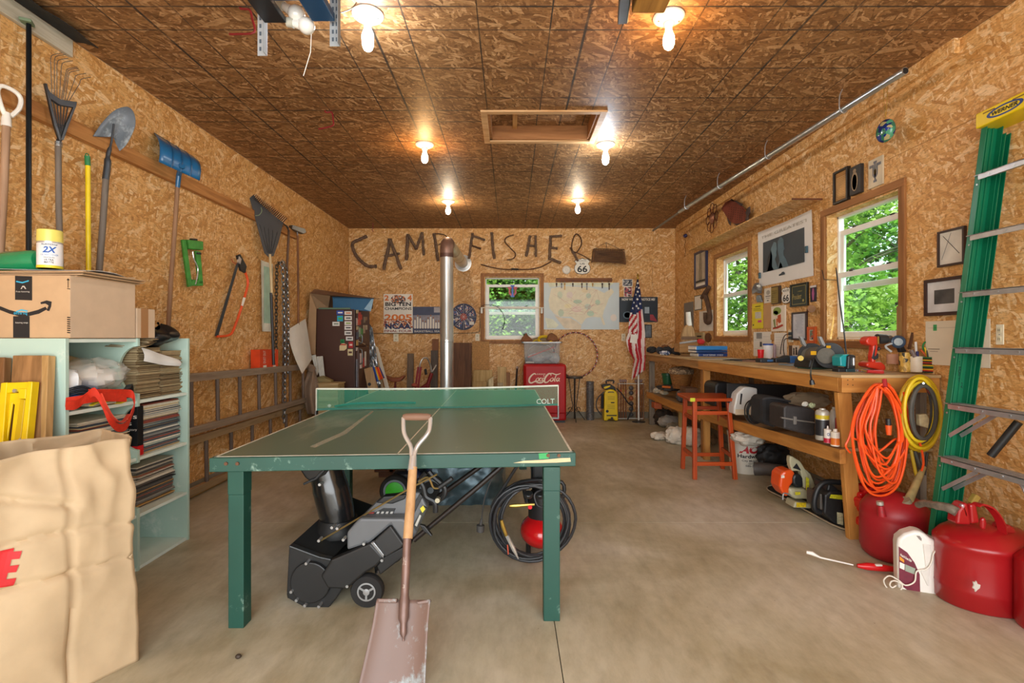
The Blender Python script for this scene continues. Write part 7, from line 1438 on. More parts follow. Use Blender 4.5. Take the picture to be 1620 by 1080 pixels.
# cans and mugs
t=cupt('pink_tin','pale pink ribbed tin behind the drill','tin',a3,952,1058,462,552,3.45,[(.96,0),(1,.02),(.97,.3),(1,.34),(.97,.6),(1,.64),(1,1),(.001,1)],M('#d8a080',.5))
GP=palette('gold_weave',['#c9a24a','#2b2a22','#a8863a','#d9b860'],80,.5,(1,1,.5)); cupt('woven_can','black can wrapped in gold woven pattern','can',a3,1062,1156,448,625,3.25,[(1,0),(1,.18),(.99,.2),(.99,1),(.9,1),(.88,.6),(.001,.6)],GP)
t=cupt('mug','cream mug with a blue mark full of pens','mug',a3,1156,1270,482,625,3.22,[(.9,0),(.97,.06),(1,.9),(1,1),(.93,1),(.88,.3),(.001,.3)],M('#ded4bf',.35)); MB().tube(spl([at(*a3(1265,510),3.24),at(*a3(1292,520),3.24),at(*a3(1292,570),3.24),at(*a3(1265,585),3.24)],4),.006,8).build('handle',M('#ded4bf',.35),t,smooth=True)
c=at(1240+1340/5.786,480+630/5.786,3.18); r=.047; h=.098; t=thing('striped_mug','mug knitted round with black, red, yellow and green stripes','mug',c)
SC_=['#20301f','#b5301f','#d9a81c','#1f1a16','#2c6a35','#d9a81c','#20180f','#b5301f','#20301f','#d9a81c','#1f1a16','#2c6a35']
for k in range(12): MB().lathe([(r*.97,h*k/12),(r*1.03,h*(k+.5)/12),(r*.97,h*(k+1)/12)],c,24,cap=(k==0)).build('stripe',M(SC_[k],.8),t,smooth=True)
def pen(lb,x0,y0,x1,y1,col,y,nm='pen',r=.005,cat='pen'): t=thing(nm,lb,cat,at(*a3(x0,y0),y)); MB().tube([at(*a3(x0,y0),y),at(*a3(x1,y1),y+.01)],r,8).build('barrel',M(col,.4),t,smooth=True); return t
pen('orange pencil in the striped mug',1320,500,1250,420,'#c9561f',3.18); pen('yellow pen in the striped mug',1318,500,1290,400,'#d9b81c',3.17); pen('black pen with yellow tip in the striped mug',1322,500,1305,430,'#2a2a20',3.165)
pen('white toothbrush standing in the cream mug',1215,490,1207,350,'#e3e0da',3.22,'toothbrush',.007,'brush'); pen('dark brush in the cream mug',1200,490,1165,425,'#7a6a66',3.2,'brush',.012,'brush'); pen('blue marker in the cream mug',1225,490,1222,440,'#3d3f70',3.2,'marker',.008)
t=thing('green_scissors','green handled scissors in the striped mug','scissors',at(*a3(1350,500),3.19)); SG=M('#1c7a3f',.4)
for cx_,cy_,rx,rz in ((1310,395,.026,.032),(1372,450,.02,.026)): c=at(*a3(cx_,cy_),3.19); MB().tube([c+V(rx*math.cos(a),0,rz*math.sin(a)) for a in [k*.45 for k in range(14)]],.0055,6,closed=True).build('finger_loop',SG,t,smooth=True)
for cx_,cy_ in ((1320,430),(1355,475)): MB().tube([at(*a3(cx_,cy_),3.19),at(*a3(1345,510),3.19)],.006,6).build('blade_shank',SG,t)
t=thing('thin_black_rod','thin black flexible rod rising from the bench in front of the near window','rod',bt(1338,575)); MB().tube(spl([at(*a3(572,462),3.5),at(*a3(550,250),3.5),at(*a3(515,0),3.52),at(1323.5,430,3.54),at(1322,424,3.55)],4),[.005]*13+[.003]*4,6).build('rod',BLK,t,smooth=True)
t=thing('black_wire_hook','thin bent black wire hooked on the window casing','wire',onR(1305,440,.02)); MB().tube([onR(1300.5,427,.02),onR(1304,442,.02),onR(1323,443,.03)],.003,5).build('wire',BLK,t)
t=thing('wood_stick','thin dark wooden stick leaning on the wall behind the mugs','stick',at(1438,553,3.35)); MB().beam(at(1438,552,3.3),at(1449,506,3.3),.02,.008).build('stick',W('#6e4427','#4d2f1a','z'),t)
# ------------------------------------------------------------------ right wall hangings
def rw(f,x0,x1,y0,y1,off=.003): a=f(x0,y0); c=f(x1,y1); return wr('R',a[0],c[0],a[1],c[1],off=off)
def rcard(name,lb,cat,f,x0,x1,y0,y1,col,prints=(),th=.003,grp=None):
    fr=rw(f,x0,x1,y0,y1); t=card(name,lb,cat,fr,M(col,.6,var=.04),th,grp); 
    if prints: shapes(fr,[(M(c,.6,var=.1,scale=40),q) for c,q in prints],t,n=th+.0012)
    return t,fr
def a7(x,y): return (1060+x/5.4,280+y/5.4)
t,fr=rcard('grey_plate','grey metal plate on the wall above the corn broom','plate',a1,140,232,290,560,'#7d7b76')
t,fr=rcard('pinned_paper','white paper pinned above the corn broom in a thin dark border','paper',a1,242,315,222,370,'#38524c'); shapes(fr,[(PAPER,rc(.06,.05,.94,.95))],t,n=.0045)
t,fr=rcard('pinned_paper','large white paper pinned behind the wooden hook','paper',a1,290,425,372,580,'#e2ddd0')
t=thing('driftwood_hook','dark driftwood hook shaped like a J hung by the far window','wood hook',onR(*a1(360,330),.03)); fr=Fr(onR(*a1(360,330),.03),(0,-1,0),(0,0,1))
DW=M('#57402f',.85,var=.3,scale=18); MB().tube(spl(ph(fr,[a1(*q) for q in [(383,150),(350,205),(310,258)]]),4),[.03,.03,.03,.032,.035,.032,.03,.026,.02],8).build('cap_branch',DW,t,smooth=True)
MB().tube(spl(ph(fr,[a1(*q) for q in [(345,225),(370,310),(388,400),(392,460),(375,498),(350,470),(348,400)]]),4),[.03]*10+[.034]*10+[.028]*5,8).build('hook',DW,t,smooth=True)
t,fr=rcard('electrical_box','tan junction box with dark slots by the far window sill','electrical box',a1,258,345,595,700,'#b9a578',[('#2c2620',rc(.35,.25,.85,.4)),('#2c2620',rc(.35,.55,.85,.7))],.03)
t=thing('wooden_oval','small brown oval wooden plaque under the far window corner','plaque',onR(*a1(382,645),.0)); fr=rw(a1,355,410,600,692,0); b=MB(); b.prism([(a*fr.w,c*fr.h) for a,c in circ(.5,.5,.5,.5,20)],fr,0,.02); b.build('plaque',W('#7d4f2c','#5a361d','z'),t,bev=.004)
# row under the poster
t=thing('metal_flower','small grey metal fan-shaped flower ornament on the wall','ornament',onR(*a1(858,215),.0)); fr=Fr(onR(*a1(855,185),.03),(0,-1,0),(0,0,1)); GM=M('#8b939b',.35,.7)
for k in range(9): 
    a=math.radians(-20+k*28); c=hit(fr,*a1(855,180)); b=MB(); ribbon(b,[c,c+fr.U*.05*math.cos(a)*1.2+fr.V*.05*math.sin(a)+fr.N*.02,c+fr.U*.09*math.cos(a)*1.2+fr.V*.08*math.sin(a)],.035,fr.U*math.sin(a)-fr.V*math.cos(a),.002); b.build('petal',GM,t,smooth=True)
b=MB(); pp(b,fr,[a1(*q) for q in [(850,230),(885,225),(902,295),(852,300),(845,265)]],-.02,.0); b.build('stem',GM,t,bev=.006)
t,fr=rcard('pinned_card','white card with a pale emblem pinned under the poster','card',a1,930,1005,152,300,'#ddd8ca',[('#a8a59a',circ(.55,.7,.25,.16,14)),('#77756e',rc(.2,.42,.85,.48)),('#8a877e',rc(.3,.3,.75,.34)),('#77756e',rc(.4,.12,.6,.2))])
t,fr=rcard('brass_plaque','dark wooden plaque with an engraved brass plate beside the route shield','plaque',a1,1015,1097,133,308,'#3d2c1d',(),.018); shapes(fr,[(M('#97803f',.35,.4,var=.2),rc(.0,.04,.85,.94))]+[(M('#6a5828',.5),rc(.12,.12+.12*k,.75,.15+.12*k)) for k in range(6)],t,n=.02)
fr=rw(a1,1100,1197,138,308,.01); t=thing('route_sign','small ROUTE 66 shield on the right wall under the poster','sign',fr.q(.5,.5)); shield(t,fr,'','ROUTE','x'); 
fr=rw(a1,1200,1370,97,330,.0); t=frame('award_plaque','black framed award plaque with a gold border and script under the poster',fr,M('#16170f',.3),M('#1a231c',.35),.06,.02,cat='plaque'); GLD=M('#b9a465',.35,.5)
for q in (rc(.1,.1,.12,.9),rc(.88,.1,.9,.9),rc(.1,.1,.9,.12),rc(.1,.88,.9,.9)): shapes(fr,[(GLD,q)],t,n=.0135,name='gold_border')
lettering('President',fr.sub(.13,.66,.32,.56),GLD,t,n=.014,shear=.35); lettering('1997',fr.sub(.45,.7,.62,.68),GLD,t,n=.014); shapes(fr,[(GLD,circ(.76,.24,.05,.06,12))],t,n=.014,name='seal'); t['label']='black framed award plaque with a gold border and script under the poster'
t,fr=rcard('pinned_photo','narrow dark photo with a pink figure beside the near window casing','photo',a1,1385,1445,128,290,'#2b2535',[('#dcd8d8',rc(0,.88,1,1)),('#a85c8c',[(.4,.1),(.6,.1),(.7,.5),(.6,.82),(.4,.82),(.28,.5)])])
t,fr=rcard('yellow_notice','bright yellow notice sheet with a taped square and a pink tab','notice',a1,812,918,303,556,'#e3cf2f',[('#c9c7b8',rc(.3,.4,.85,.66)),('#d83a8a',rc(.55,.24,.88,.33)),('#7a6f1a',rc(.3,.86,.8,.9)),('#8f8422',rc(.12,.72,.9,.74)),('#8f8422',rc(.12,.78,.8,.8)),('#30301a',rc(.08,.12,.18,.18))])
t,fr=rcard('brown_sheet','plain tan cardboard sheet beside the yellow notice','sheet',a1,925,1015,312,552,'#c49a6b')
t,fr=rcard('vegetable_print','picture of green lettuce and orange peppers on a white panel','picture',a1,1012,1146,325,582,'#e5dccb',[('#8fa54f',circ(.45,.8,.3,.15,14)),('#a5b56a',circ(.35,.72,.2,.1,12)),('#c45a33',[(.5,.62),(.72,.66),(.75,.35),(.6,.3),(.48,.4)]),('#7f8f56',[(.15,.45),(.3,.5),(.36,.12),(.25,.15)]),('#cf7a4a',[(.38,.5),(.5,.5),(.5,.2),(.4,.22)]),('#b5452c',[(.12,.08),(.5,.1),(.9,.2),(.85,.27),(.4,.18),(.15,.15)])],.015)
fr=rw(a1,1213,1360,388,672,.0); t=frame('framed_certificate','dark framed bluish certificate left of the near window',fr,M('#3a2620',.35),M('#c9cfd8',.5,var=.08),.07,.018,cat='certificate')
shapes(fr,[(M('#9aa0b0',.6),rc(.25+.04*(k%3),.86-.055*k,.75-.05*(k%2),.875-.055*k)) for k in range(12)],t,n=.0115,name='print'); t['label']='dark framed bluish certificate left of the near window'
t=thing('wooden_peg','turned brown wooden peg in the wall above the certificate frame','peg',onR(*a1(1395,360),.0)); h0=onR(*a1(1360,378),.0); MB().tube([onR(*a1(1362,380),.005),onR(*a1(1375,370),.05),onR(*a1(1395,362),.08)],[.014,.02,.032],10).build('peg',W('#8d5f38','#60401f','x'),t,smooth=True)
fr=rw(a1,1370,1450,538,705,.0); t=frame('orange_framed_picture','small picture in an orange frame beside the near window casing',fr,M('#c8581f',.4),palette('small_art',['#c9bfa8','#6a7f6a','#b5543f','#3f4f5a'],50,.5),.22,.02,M('#e0d8c4',.6),mm=.008); t['label']='small picture in an orange frame beside the near window casing'
outlet('ivory outlet with two black plugs above the bench',rw(a1,1170,1215,572,692,0))
for k,(a,c) in enumerate(((1188,610),(1188,650))):
    t=thing('charger_cord',['black cord from the upper plug of the bench outlet','black cord from the lower plug of the bench outlet'][k],'cord',onR(*a1(a,c),.02)); b=MB().ob(onR(*a1(a,c),.025),(.03,.03,.03)); b.build('plug',BLK,t,bev=.004)
    MB().tube(spl([onR(*a1(a-10,c),.03),onR(*a1(a-60,c+20),.05),onR(*a1(a-90+20*k,c+110),.05),onR(*a1(a-60-40*(1-k),c+200-20*k),.06)],5),.004,6).build('cord',BLK,t,smooth=True)
t,fr=rcard('pinned_document','large white printed document pinned above the red cup','document',a1,825,1000,588,840,'#e3e1d8',[('#8a8a88',rc(.18,.72,.5,.96)),('#4a4a4a',rc(.38,.4,.5,.6)),('#c8c7c0',rc(.54,.5,.96,.52)),('#a5a5a0',rc(.05,.3,.3,.31)),('#a5a5a0',rc(.05,.66,.5,.67)),('#b5b5b0',rc(.56,.8,.94,.81))])
t,fr=rcard('pinned_document','blank white sheet pinned behind the charger cords','document',a1,1030,1150,598,842,'#e6e3da',[('#c4c2ba',rc(.1,.8-.1*k,.85,.81-.1*k)) for k in range(6)])
t,fr=rcard('pinned_photo','small dark brown photo pinned low beside the outlet','photo',a1,1175,1205,725,830,'#5d4a3c'); t,fr=rcard('pinned_photo','small white photo of three dark figures above the grinder','photo',a1,1208,1275,725,830,'#d9d3c6',[('#2f2825',circ(.25,.65,.1,.12,10)),('#2f2825',circ(.6,.72,.12,.14,10)),('#2f2825',[(.15,.1),(.35,.1),(.33,.55),(.17,.55)]),('#2f2825',[(.48,.1),(.75,.1),(.72,.6),(.5,.6)])])
t,fr=rcard('small_note','small tan wooden tag between the pinned documents','tag',a1,1000,1022,615,670,'#b98b55',(),.01)
# poster with two dark figures
fr=rw(a7,750,1225,330,880,.004); t=thing('portrait_poster','large white poster with a dark blue picture of two people in profile','poster',fr.q(.5,.5))
Pc=[hit(Fr((XR-.004,5,0),(0,-1,0),(0,0,1)),*a7(*q)) for q in [(765,938),(1228,832),(1217,282),(750,480)]]
fr=Fr(Pc[0],(0,-1,0),(0,0,1)); w_,h_=(Pc[0].y-Pc[1].y),(Pc[3].z-Pc[0].z); fr.w,fr.h=w_,h_
MB().grid(16,12,lambda u,v:fr.q(u,v,.003+.016*abs(2*u-1)**4*v+.004*math.sin(u*9)*v),.0015,fr.N).build('sheet',M('#e2e2de',.5,var=.02),t,smooth=True)
g=fr.sub(.10,.87,.24,.78,.012); hs=lambda P:[(a,min(1,c*1.28)) for a,c in P]; MB().fbox(g,0,g.w,0,g.h,-.003,.0).build('picture_field',M('#33434e',.4,var=.25,scale=3),t)
shapes(g,[(M('#5f7d8a',.45,var=.15),hs([(.12,0),(.2,.3),(.22,.55),(.3,.7),(.36,.66),(.38,.5),(.36,.42),(.37,.34),(.33,.26),(.4,.0)])),(M('#1e2a33',.5),hs([(.1,0),(.14,.35),(.22,.52),(.26,.36),(.25,.1),(.3,0)])),(M('#52707f',.45,var=.15),hs([(.4,0),(.44,.2),(.40,.45),(.40,.68),(.47,.76),(.54,.68),(.55,.5),(.57,.44),(.54,.4),(.54,.3),(.6,.18),(.66,.0)])),(M('#1d2931',.5),hs([(.42,0),(.46,.16),(.5,.08),(.52,0)]))],t,n=.002)
lettering('THE GREATEST',fr.sub(.06,.94,.85,.90,.012),M('#a9a79a',.6),t,n=.001); shapes(fr.sub(0,1,0,1,.006),[(M('#2f3f4a',.5),[(.42,.14),(.46,.15),(.48,.17),(.51,.17),(.53,.145),(.53,.12),(.42,.115)])],t,n=.003,name='car_mark')
for a,c in ((.04,.2),(.92,.42)): MB().ob(fr.q(a,c,.02),(.014,.03,.06)).build('clip',M('#2f5666',.4),t,bev=.003)
# shelf, fish, flower, frames
MB().box((2.377,4.25,2.452),(XR-.002,6.69,2.464)); t=thing('wall_shelf','long thin strand-board shelf high above the far window','shelf',(2.5,5.5,2.45)); MB().box((2.377,4.25,2.452),(XR-.002,6.69,2.464)).build('board',M_osb,t,uvm=True)
MB().box((2.377,4.246,2.451),(XR-.002,4.25,2.465)).build('end_edge',W('#6a3a22','#4f2a18','x'),t)
fr=rw(a7,222,325,605,935,.0); t=frame('framed_tower_picture','tall picture of a pale stone tower in a blue-black frame near the corner',fr,M('#232a4a',.35),M('#bdb09a',.6,var=.15,scale=14),.07,.03); t['label']='tall picture of a pale stone tower in a blue-black frame near the corner'
shapes(fr,[(M('#8f826c',.6,var=.2,scale=20),[(.35,.2),(.62,.2),(.6,.7),(.55,.95),(.42,.95),(.38,.7)]),(M('#4d463c',.6),rc(.1,.16,.9,.22)),(PAPER,rc(.12,.05,.9,.13))],t,n=.0185)
def a8(x,y): return (1280+x/4.153,80+y/4.153)
fm_=Fr(onR(1163,340,.05),(0,-1,0),(0,0,1)); t=thing('metal_fish','perforated rusty red metal fish ornament above the shelf','ornament',onR(1163,340,.04))
body=[(440,270),(470,215),(510,195),(560,210),(610,250),(640,290),(655,330),(640,370),(600,395),(560,400),(520,385),(490,350),(465,310)]
b=MB(); pp(b,fm_,[a7(*q) for q in body],-.02,.004); b.build('body',M('#8f4f44',.4,.5,var=.35,scale=6),t,bev=.006)
for nm,q in [('tail',[(640,310),(665,260),(682,250),(684,300),(668,340),(672,385),(655,385),(640,350)]),('top_fin',[(505,200),(525,185),(535,205),(560,200),(600,222),(620,228),(605,250),(560,215)]),('bottom_fin',[(485,345),(520,385),(515,415),(500,395)]),('bottom_fin',[(540,395),(590,395),(600,418),(575,420)])]: b=MB(); pp(b,fm_,[a7(*e) for e in q],-.006,.002); b.build(nm,M('#5f5658',.4,.6,var=.3),t,bev=.002)
for i in range(6):
    for j in range(7): h0=hit(fm_,*a7(508+j*19-i*2,255+i*19+j*3),.0045); MB().cyl(h0,h0+fm_.N*.001,.006,n=8).build('perforation',BLK,t)
t=thing('wire_flower','rusty wire scroll flower ornament left of the metal fish','ornament',onR(1126,345,.03)); fr=Fr(onR(1126,345,.04),(0,-1,0),(0,0,1)); c=hit(fr,*a7(358,350))
RW_=M('#6b3a2b',.5,.5)
for k in range(8):
    a=k*math.pi/4; cc=c+fr.U*(.13*math.cos(a))+fr.V*(.13*math.sin(a)); MB().tube([cc+fr.U*(.06*math.cos(q))+fr.V*(.06*math.sin(q)) for q in [j*.52 for j in range(12)]],.005,5,closed=True).build('petal_loop',RW_,t)
MB().lathe([(.07,0),(.05,.02),(.001,.03)],n=18,Mx=Matrix.Translation(c)@Euler((0,-math.pi/2,0)).to_matrix().to_4x4()).build('centre',M('#a5735c',.4,.6,var=.4,scale=20),t,smooth=True)
t=thing('blue_eye_ornament','small dark blue glass disc on a twisted wire in the back right corner','ornament',onR(1084,373,.04)); c=onR(1084,373,.06); MB().ball(c,(.03,.05,.03)).build('glass_disc',M('#1a2a5e',.2,coat=.5),t,smooth=True); MB().tube(spl([c,c+V(0,0,-.1),c+V(0,.04,-.15),c+V(0,-.02,-.2),c+V(0,.02,-.3)],4),.003,5).build('wire',TWIG,t)
t=thing('mosaic_ball','round blue and green mosaic glass ball hung on a chain high on the right wall','ornament',onR(1401,207,.1)); c=onR(1401,207,.13); MB().ball(c,(.04,.075,.075),20,14).build('glass_ball',palette('mosaic',['#1b2f7a','#2f6f5a','#3f8a6a','#24408f','#b0a878','#4f9a7a','#182a66'],32,.15),t,smooth=True)
for s in (-1,1): MB().tube([c+V(0,0,.075),c+V(0,s*.014,.2),c+V(0,s*.016,.31)],.002,5).build('chain',BR_,t)
for k,(q,lb,cols) in enumerate([((1323,1346,268,320),'black framed brass relief plaque, largest of three above the near window','b'),((1350,1367,262,307),'dark plaque with a pale foot-shaped outline above the near window','f'),((1376,1399,250,295),'cream plaque with a grey interlocked letter emblem above the near window','i')]):
    fr=wr('R',q[0],q[1],q[2],q[3],ref=(q[0]+q[1])/2,off=0); 
    if cols=='b': t=frame('brass_relief',lb,fr,M('#1d1a18',.4),M('#b0824a',.35,.5,var=.2),.1,.03,cat='plaque'); [MB().fbox(fr,fr.w*.15,fr.w*.85,fr.h*(.12+.05*j),fr.h*(.135+.05*j),.016,.02).build('ridge',M('#d8b784',.35,.4),t) for j in range(14)]
    elif cols=='f': t=thing('foot_plaque',lb,'plaque',fr.q(.5,.5)); MB().fbox(fr,0,fr.w,0,fr.h,0,.03).build('board',M('#2d2a28',.5),t,bev=.003); shapes(fr,[(M('#a08a6c',.5),circ(.5,.45,.3,.34,16)),(M('#3b3430',.5),circ(.5,.42,.22,.28,16)),(M('#a08a6c',.5),circ(.5,.82,.15,.07,12))],t,n=.032)
    else:
        t=thing('emblem_plaque',lb,'plaque',fr.q(.5,.5)); MB().fbox(fr,0,fr.w,0,fr.h,0,.012).build('board',M('#cfc2a6',.5),t,bev=.002); GY=M('#6f7076',.5)
        shapes(fr,[(GY,[(.1,.7),(.32,.7),(.32,.42),(.4,.33),(.6,.33),(.68,.42),(.68,.7),(.9,.7),(.9,.8),(.58,.8),(.58,.45),(.42,.45),(.42,.8),(.1,.8)]),(GY,[(.38,.9),(.62,.9),(.62,.82),(.55,.82),(.55,.24),(.62,.24),(.62,.16),(.38,.16),(.38,.24),(.45,.24),(.45,.82),(.38,.82)]),(M('#a88f52',.4),circ(.5,.52,.1,.1,12))],t,n=.0135)
fr=wr('R',1487,1530,362,420,ref=1508,off=0); t=frame('framed_chart','dark framed line chart half hidden behind the step ladder',fr,M('#3a2a26',.4),M('#d9d8cf',.6),.07,.02); t['label']='dark framed line chart half hidden behind the step ladder'; MB().tube([fr.q(.2,.85,.013),fr.q(.8,.3,.013)],.0015,4).build('print_line',INK,t); MB().tube([fr.q(.15,.2,.013),fr.q(.5,.9,.013)],.001,4).build('print_line',M('#777777',.6),t)
fr=wr('R',1466,1530,440,499,ref=1490,off=0); t=frame('framed_print','dark framed black and white print with pale mat beside the ladder',fr,M('#3b2422',.4),M('#4a4b4d',.5,var=.5,scale=9),.09,.02,M('#d2d4d6',.6),mm=.05); t['label']='dark framed black and white print with pale mat beside the ladder'
fr=wr('R',1465,1567,507,578,ref=1500,off=.002); t=card('paper_diagram','large cream paper with a green symbol behind the mugs and ladder','paper',fr,M('#ddd4be',.7,var=.04)); shapes(fr,[(M('#3f9a5a',.6),rc(.14,.78,.2,.92)),(M('#b9b19c',.6),rc(.05,.84,.9,.85)),(M('#9a8f7c',.6),rc(.05,.35,.25,.37)),(M('#9a8f7c',.6),rc(.08,.3,.22,.31))],t,n=.005)
outlet('ivory outlet plate beside the near window frame low corner',wr('R',1577,1589,513,545,ref=1583,off=0))
t=thing('casing_block','short upright wooden block on the near window sill','wood block',onR(1425,520,.0)); fr=Fr((XR-.0,3.5,0),(0,-1,0),(0,0,1)); b=MB(); pp(b,fr,[(1423,484),(1431,484),(1431,536),(1423,536)],-.03,.02); b.build('block',W('#a98352','#7f5e34','z'),t)
# pipe along the ceiling
t=thing('conduit_pipe','galvanized pipe hung along the ceiling over the right wall','pipe',(2.3,4.7,2.9)); q0,q1=V(2.39,3.04,2.90),V(2.16,6.43,2.90); MB().tube([q0,q1],.022,14).build('pipe',GALV,t,smooth=True); MB().tube([q0+V(0,-.001,0),q0+V(0,.002,0)],.019,12).build('bore',BLK,t)
MB().tube([q1+V(.02,.0,.01),V(2.1,7.4,2.87)],.016,10).build('thin_pipe',M('#8c8a84',.4,.7),t,smooth=True)
for s in (.15,.42,.68,.93): c=q0.lerp(q1,s); MB().tube(spl([c+V(-.01,0,.14),c+V(-.03,0,.09),c+V(-.03,0,.0),c+V(0,0,-.028),c+V(.03,0,.0),c+V(.03,0,.04)],4),.004,6).build('ceiling_hook',STEEL,t,smooth=True)
# ================================================================== UNDER THE BENCH
def zsh(px,py,y): return at(px,py,y)
# far shelf
t=cupt('flower_pot','dark green plastic flower pot on the far lower shelf','pot',a4,234,352,385,500,6.95,[(.72,0),(.92,.82),(1,.84),(1,1),(.93,1),(.8,.5),(.001,.4)],M('#1f5a35',.4))
t=thing('wicker_basket','round tilted wicker basket with a pale rim on the far lower shelf','basket',at(*a4(430,535),6.5)); c=at(*a4(430,535),6.5)
for k in range(13): MB().lathe([(.098+.0035*k,.015*k),(.105+.0035*k,.0075+.015*k),(.099+.0035*k,.015+.015*k)],c,26,cap=k==0).build('woven_ring',W('#a8733c','#7d5228','x',sc_=2),t,smooth=True)
MB().lathe([(.15,.19),(.16,.20),(.155,.25),(.10,.275),(.001,.285)],c,26).build('woven_lid',palette('lid_weave',['#8d7459','#b59a78','#6f5a44'],60,.8),t,smooth=True)
for k,(x0,x1,y0,y1,yd,col,nm,lb) in enumerate([(150,240,530,585,7.3,'#cfc8b4','paper_stack','cream crumpled papers at the edge of the far lower shelf'),(215,300,560,600,7.0,'#bfb59c','rag','pale folded cloth on the far lower shelf edge'),(200,470,500,560,6.75,'#35302b','tool_bag','dark low heap of tools under the wicker basket'),(380,480,560,670,6.25,'#55504b','hand_tool','dark metal grinder end on the far lower shelf')]):
    blob(nm,lb,nm.replace('_',' '),a4,x0,x1,y0,y1,yd,M(col,.7,var=.35,scale=25),k,.9)
t=thing('hand_saw_handle','orange tool handle lying on the far lower shelf','tool handle',at(*a4(250,520),6.5)); MB().tube([at(*a4(240,518),6.5),at(*a4(320,524),6.5)],.014,8).build('handle',M('#c8692a',.5),t,smooth=True)
for k in range(5): o=plier(['long dark wrench across the far lower shelf','black clamp bar near the shelf front edge','steel file lying behind the wicker basket side','dark adjustable wrench by the stool seat','grey metal bar at the back of the far shelf'][k],V(2.2+.06*k,5.75+.22*k,0),.4+.5*k,'#3b3835',.26,'hand_tool','hand tool'); o.location.z=.475
poly('wooden_box','low brown wooden box by the middle post on the far lower shelf','box',a4,[(475,585),(600,585),(600,532),(475,532)],5.7,.2,W('#6d4a2e','#4d331f','x'))
# near shelf
poly('black_case','big black plastic case at the far end of the near lower shelf','case',a4,[(770,720),(960,740),(972,600),(968,485),(900,475),(800,475),(770,510)],5.0,.3,M('#1b1d20',.5,var=.2),.02)
poly('yellow_label_box','small box edge with a yellow label beside the white jug','box',a4,[(955,665),(985,668),(985,590),(955,590)],4.85,.1,M('#c9a21a',.5))
poly('black_crate','long low black crate at the back of the lower shelf','crate',a5,[(0,300),(560,300),(700,260),(700,120),(0,100)],4.9-.35,.0+.02,M('#141416',.7),.01)
t=poly('white_jug','white plastic jug with a moulded handle on the near lower shelf','jug',a4,[(960,795),(1125,805),(1195,790),(1198,535),(1120,520),(1065,522),(990,590),(972,680),(962,720)],4.45,.12,M('#dfdfdb',.35,var=.04),.012); poly('','','',a4,[(1018,695),(1032,695),(1045,590),(1028,585)],4.448,.0,BLK,0,'handle_gap',t,.002); poly('','','',a4,[(975,800),(1125,802),(1120,745),(972,745)],4.447,.0,M('#e6d5b8',.4),0,'content_shade',t,.002)
t=thing('cable_bundle','black cable coiled up between the white jug and the black bag','cable',at(*a5(285,460),4.1)); c=at(*a5(285,380),4.1); MB().tube(coil(c,.07,.085,0,7,(1,0,0),(0,0,1),(0,1,0),.05,.02,8),.006,6).build('coil',BLK,t,smooth=True)
t=poly('camera_bag','soft black zipped bag on the near lower shelf','bag',a5,[(350,500),(460,545),(570,540),(640,500),(640,270),(520,245),(380,228),(352,270)],3.85,.2,M('#232427',.85,var=.2,scale=20),.03); MB().tube(spl([at(*a5(355,265),3.84),at(*a5(450,250),3.84),at(*a5(640,285),3.84)],4),.008,6).build('zip',M('#3b3c3f',.6),t); poly('','','',a5,[(462,545),(470,540),(470,300),(458,290)],3.845,.0,M('#38393c',.8),0,'piping',t,.004)
t=poly('tool_box','black plastic tool box with a grey latch and seam','tool box',a5,[(570,560),(850,630),(890,630),(890,370),(800,345),(600,322),(570,345)],3.45,.2,M('#2d2a2a',.6,var=.2,scale=40),.02)
poly('','','',a5,[(548,455),(700,480),(890,505),(890,492),(700,466),(550,440)],3.448,.02,M('#77736c',.5),.003,'seam_band',t,.004); poly('','','',a5,[(665,515),(695,515),(698,435),(668,432)],3.446,.01,M('#6f6b66',.5),.003,'latch',t,.008)
blob('cushion','dusty tan cushion behind the tool box','cushion',a5,560,1030,200,345,3.9,M('#8f7c62',.9,var=.15),3,.3)
for k,q in enumerate([(755,812,290,335),(822,885,300,350)]): blob('plastic_fitting',['white plastic fitting on top of the tool box','white and green fitting at the end of the tool box'][k],'fitting',a5,*q,3.5,M(['#d8d5c8','#b9c49a'][k],.5),k,.7)
t=cupt('spray_can','tall spray can with black and yellow label at the end of the lower shelf','spray can',a5,897,1020,352,668,3.22,[(.95,0),(1,.02),(1,.88),(.8,.94),(.5,.96),(.45,1),(.001,1)],M('#b9b8ae',.35,.4,var=.05)); c=at(*a5(958,668),3.22); 
MB().lathe([(.0395,.03),(.0395,.13)],c,24,cap=False).build('black_label',M('#1f2024',.4),t,smooth=True); MB().lathe([(.0398,.135),(.0398,.16)],c,24,cap=False).build('yellow_band',M('#c9b528',.4),t,smooth=True)
cupt('clear_jug','half full cloudy plastic bottle beside the bench leg','bottle',a5,1030,1112,340,560,3.35,[(.9,0),(1,.1),(1,.6),(.6,.85),(.35,.9),(.35,1),(.001,1)],M('#b8b3a6',.3))
t=cupt('oil_bottle','small white and red oil tin with blue print','tin',a5,978,1047,530,698,3.16,[(1,0),(1,.8),(.4,.83),(.25,.86),(.2,1),(.001,1)],M('#d8d4cc',.35)); c=at(*a5(1012,698),3.16); MB().lathe([(.022,0.001),(.022,.03)],c,20,cap=False).build('red_band',M('#b01f3a',.35),t); wraptxt('OIL',c,.0222,-130,-60,.045,.065,M('#2d3f7a',.4),t,bold=.03)
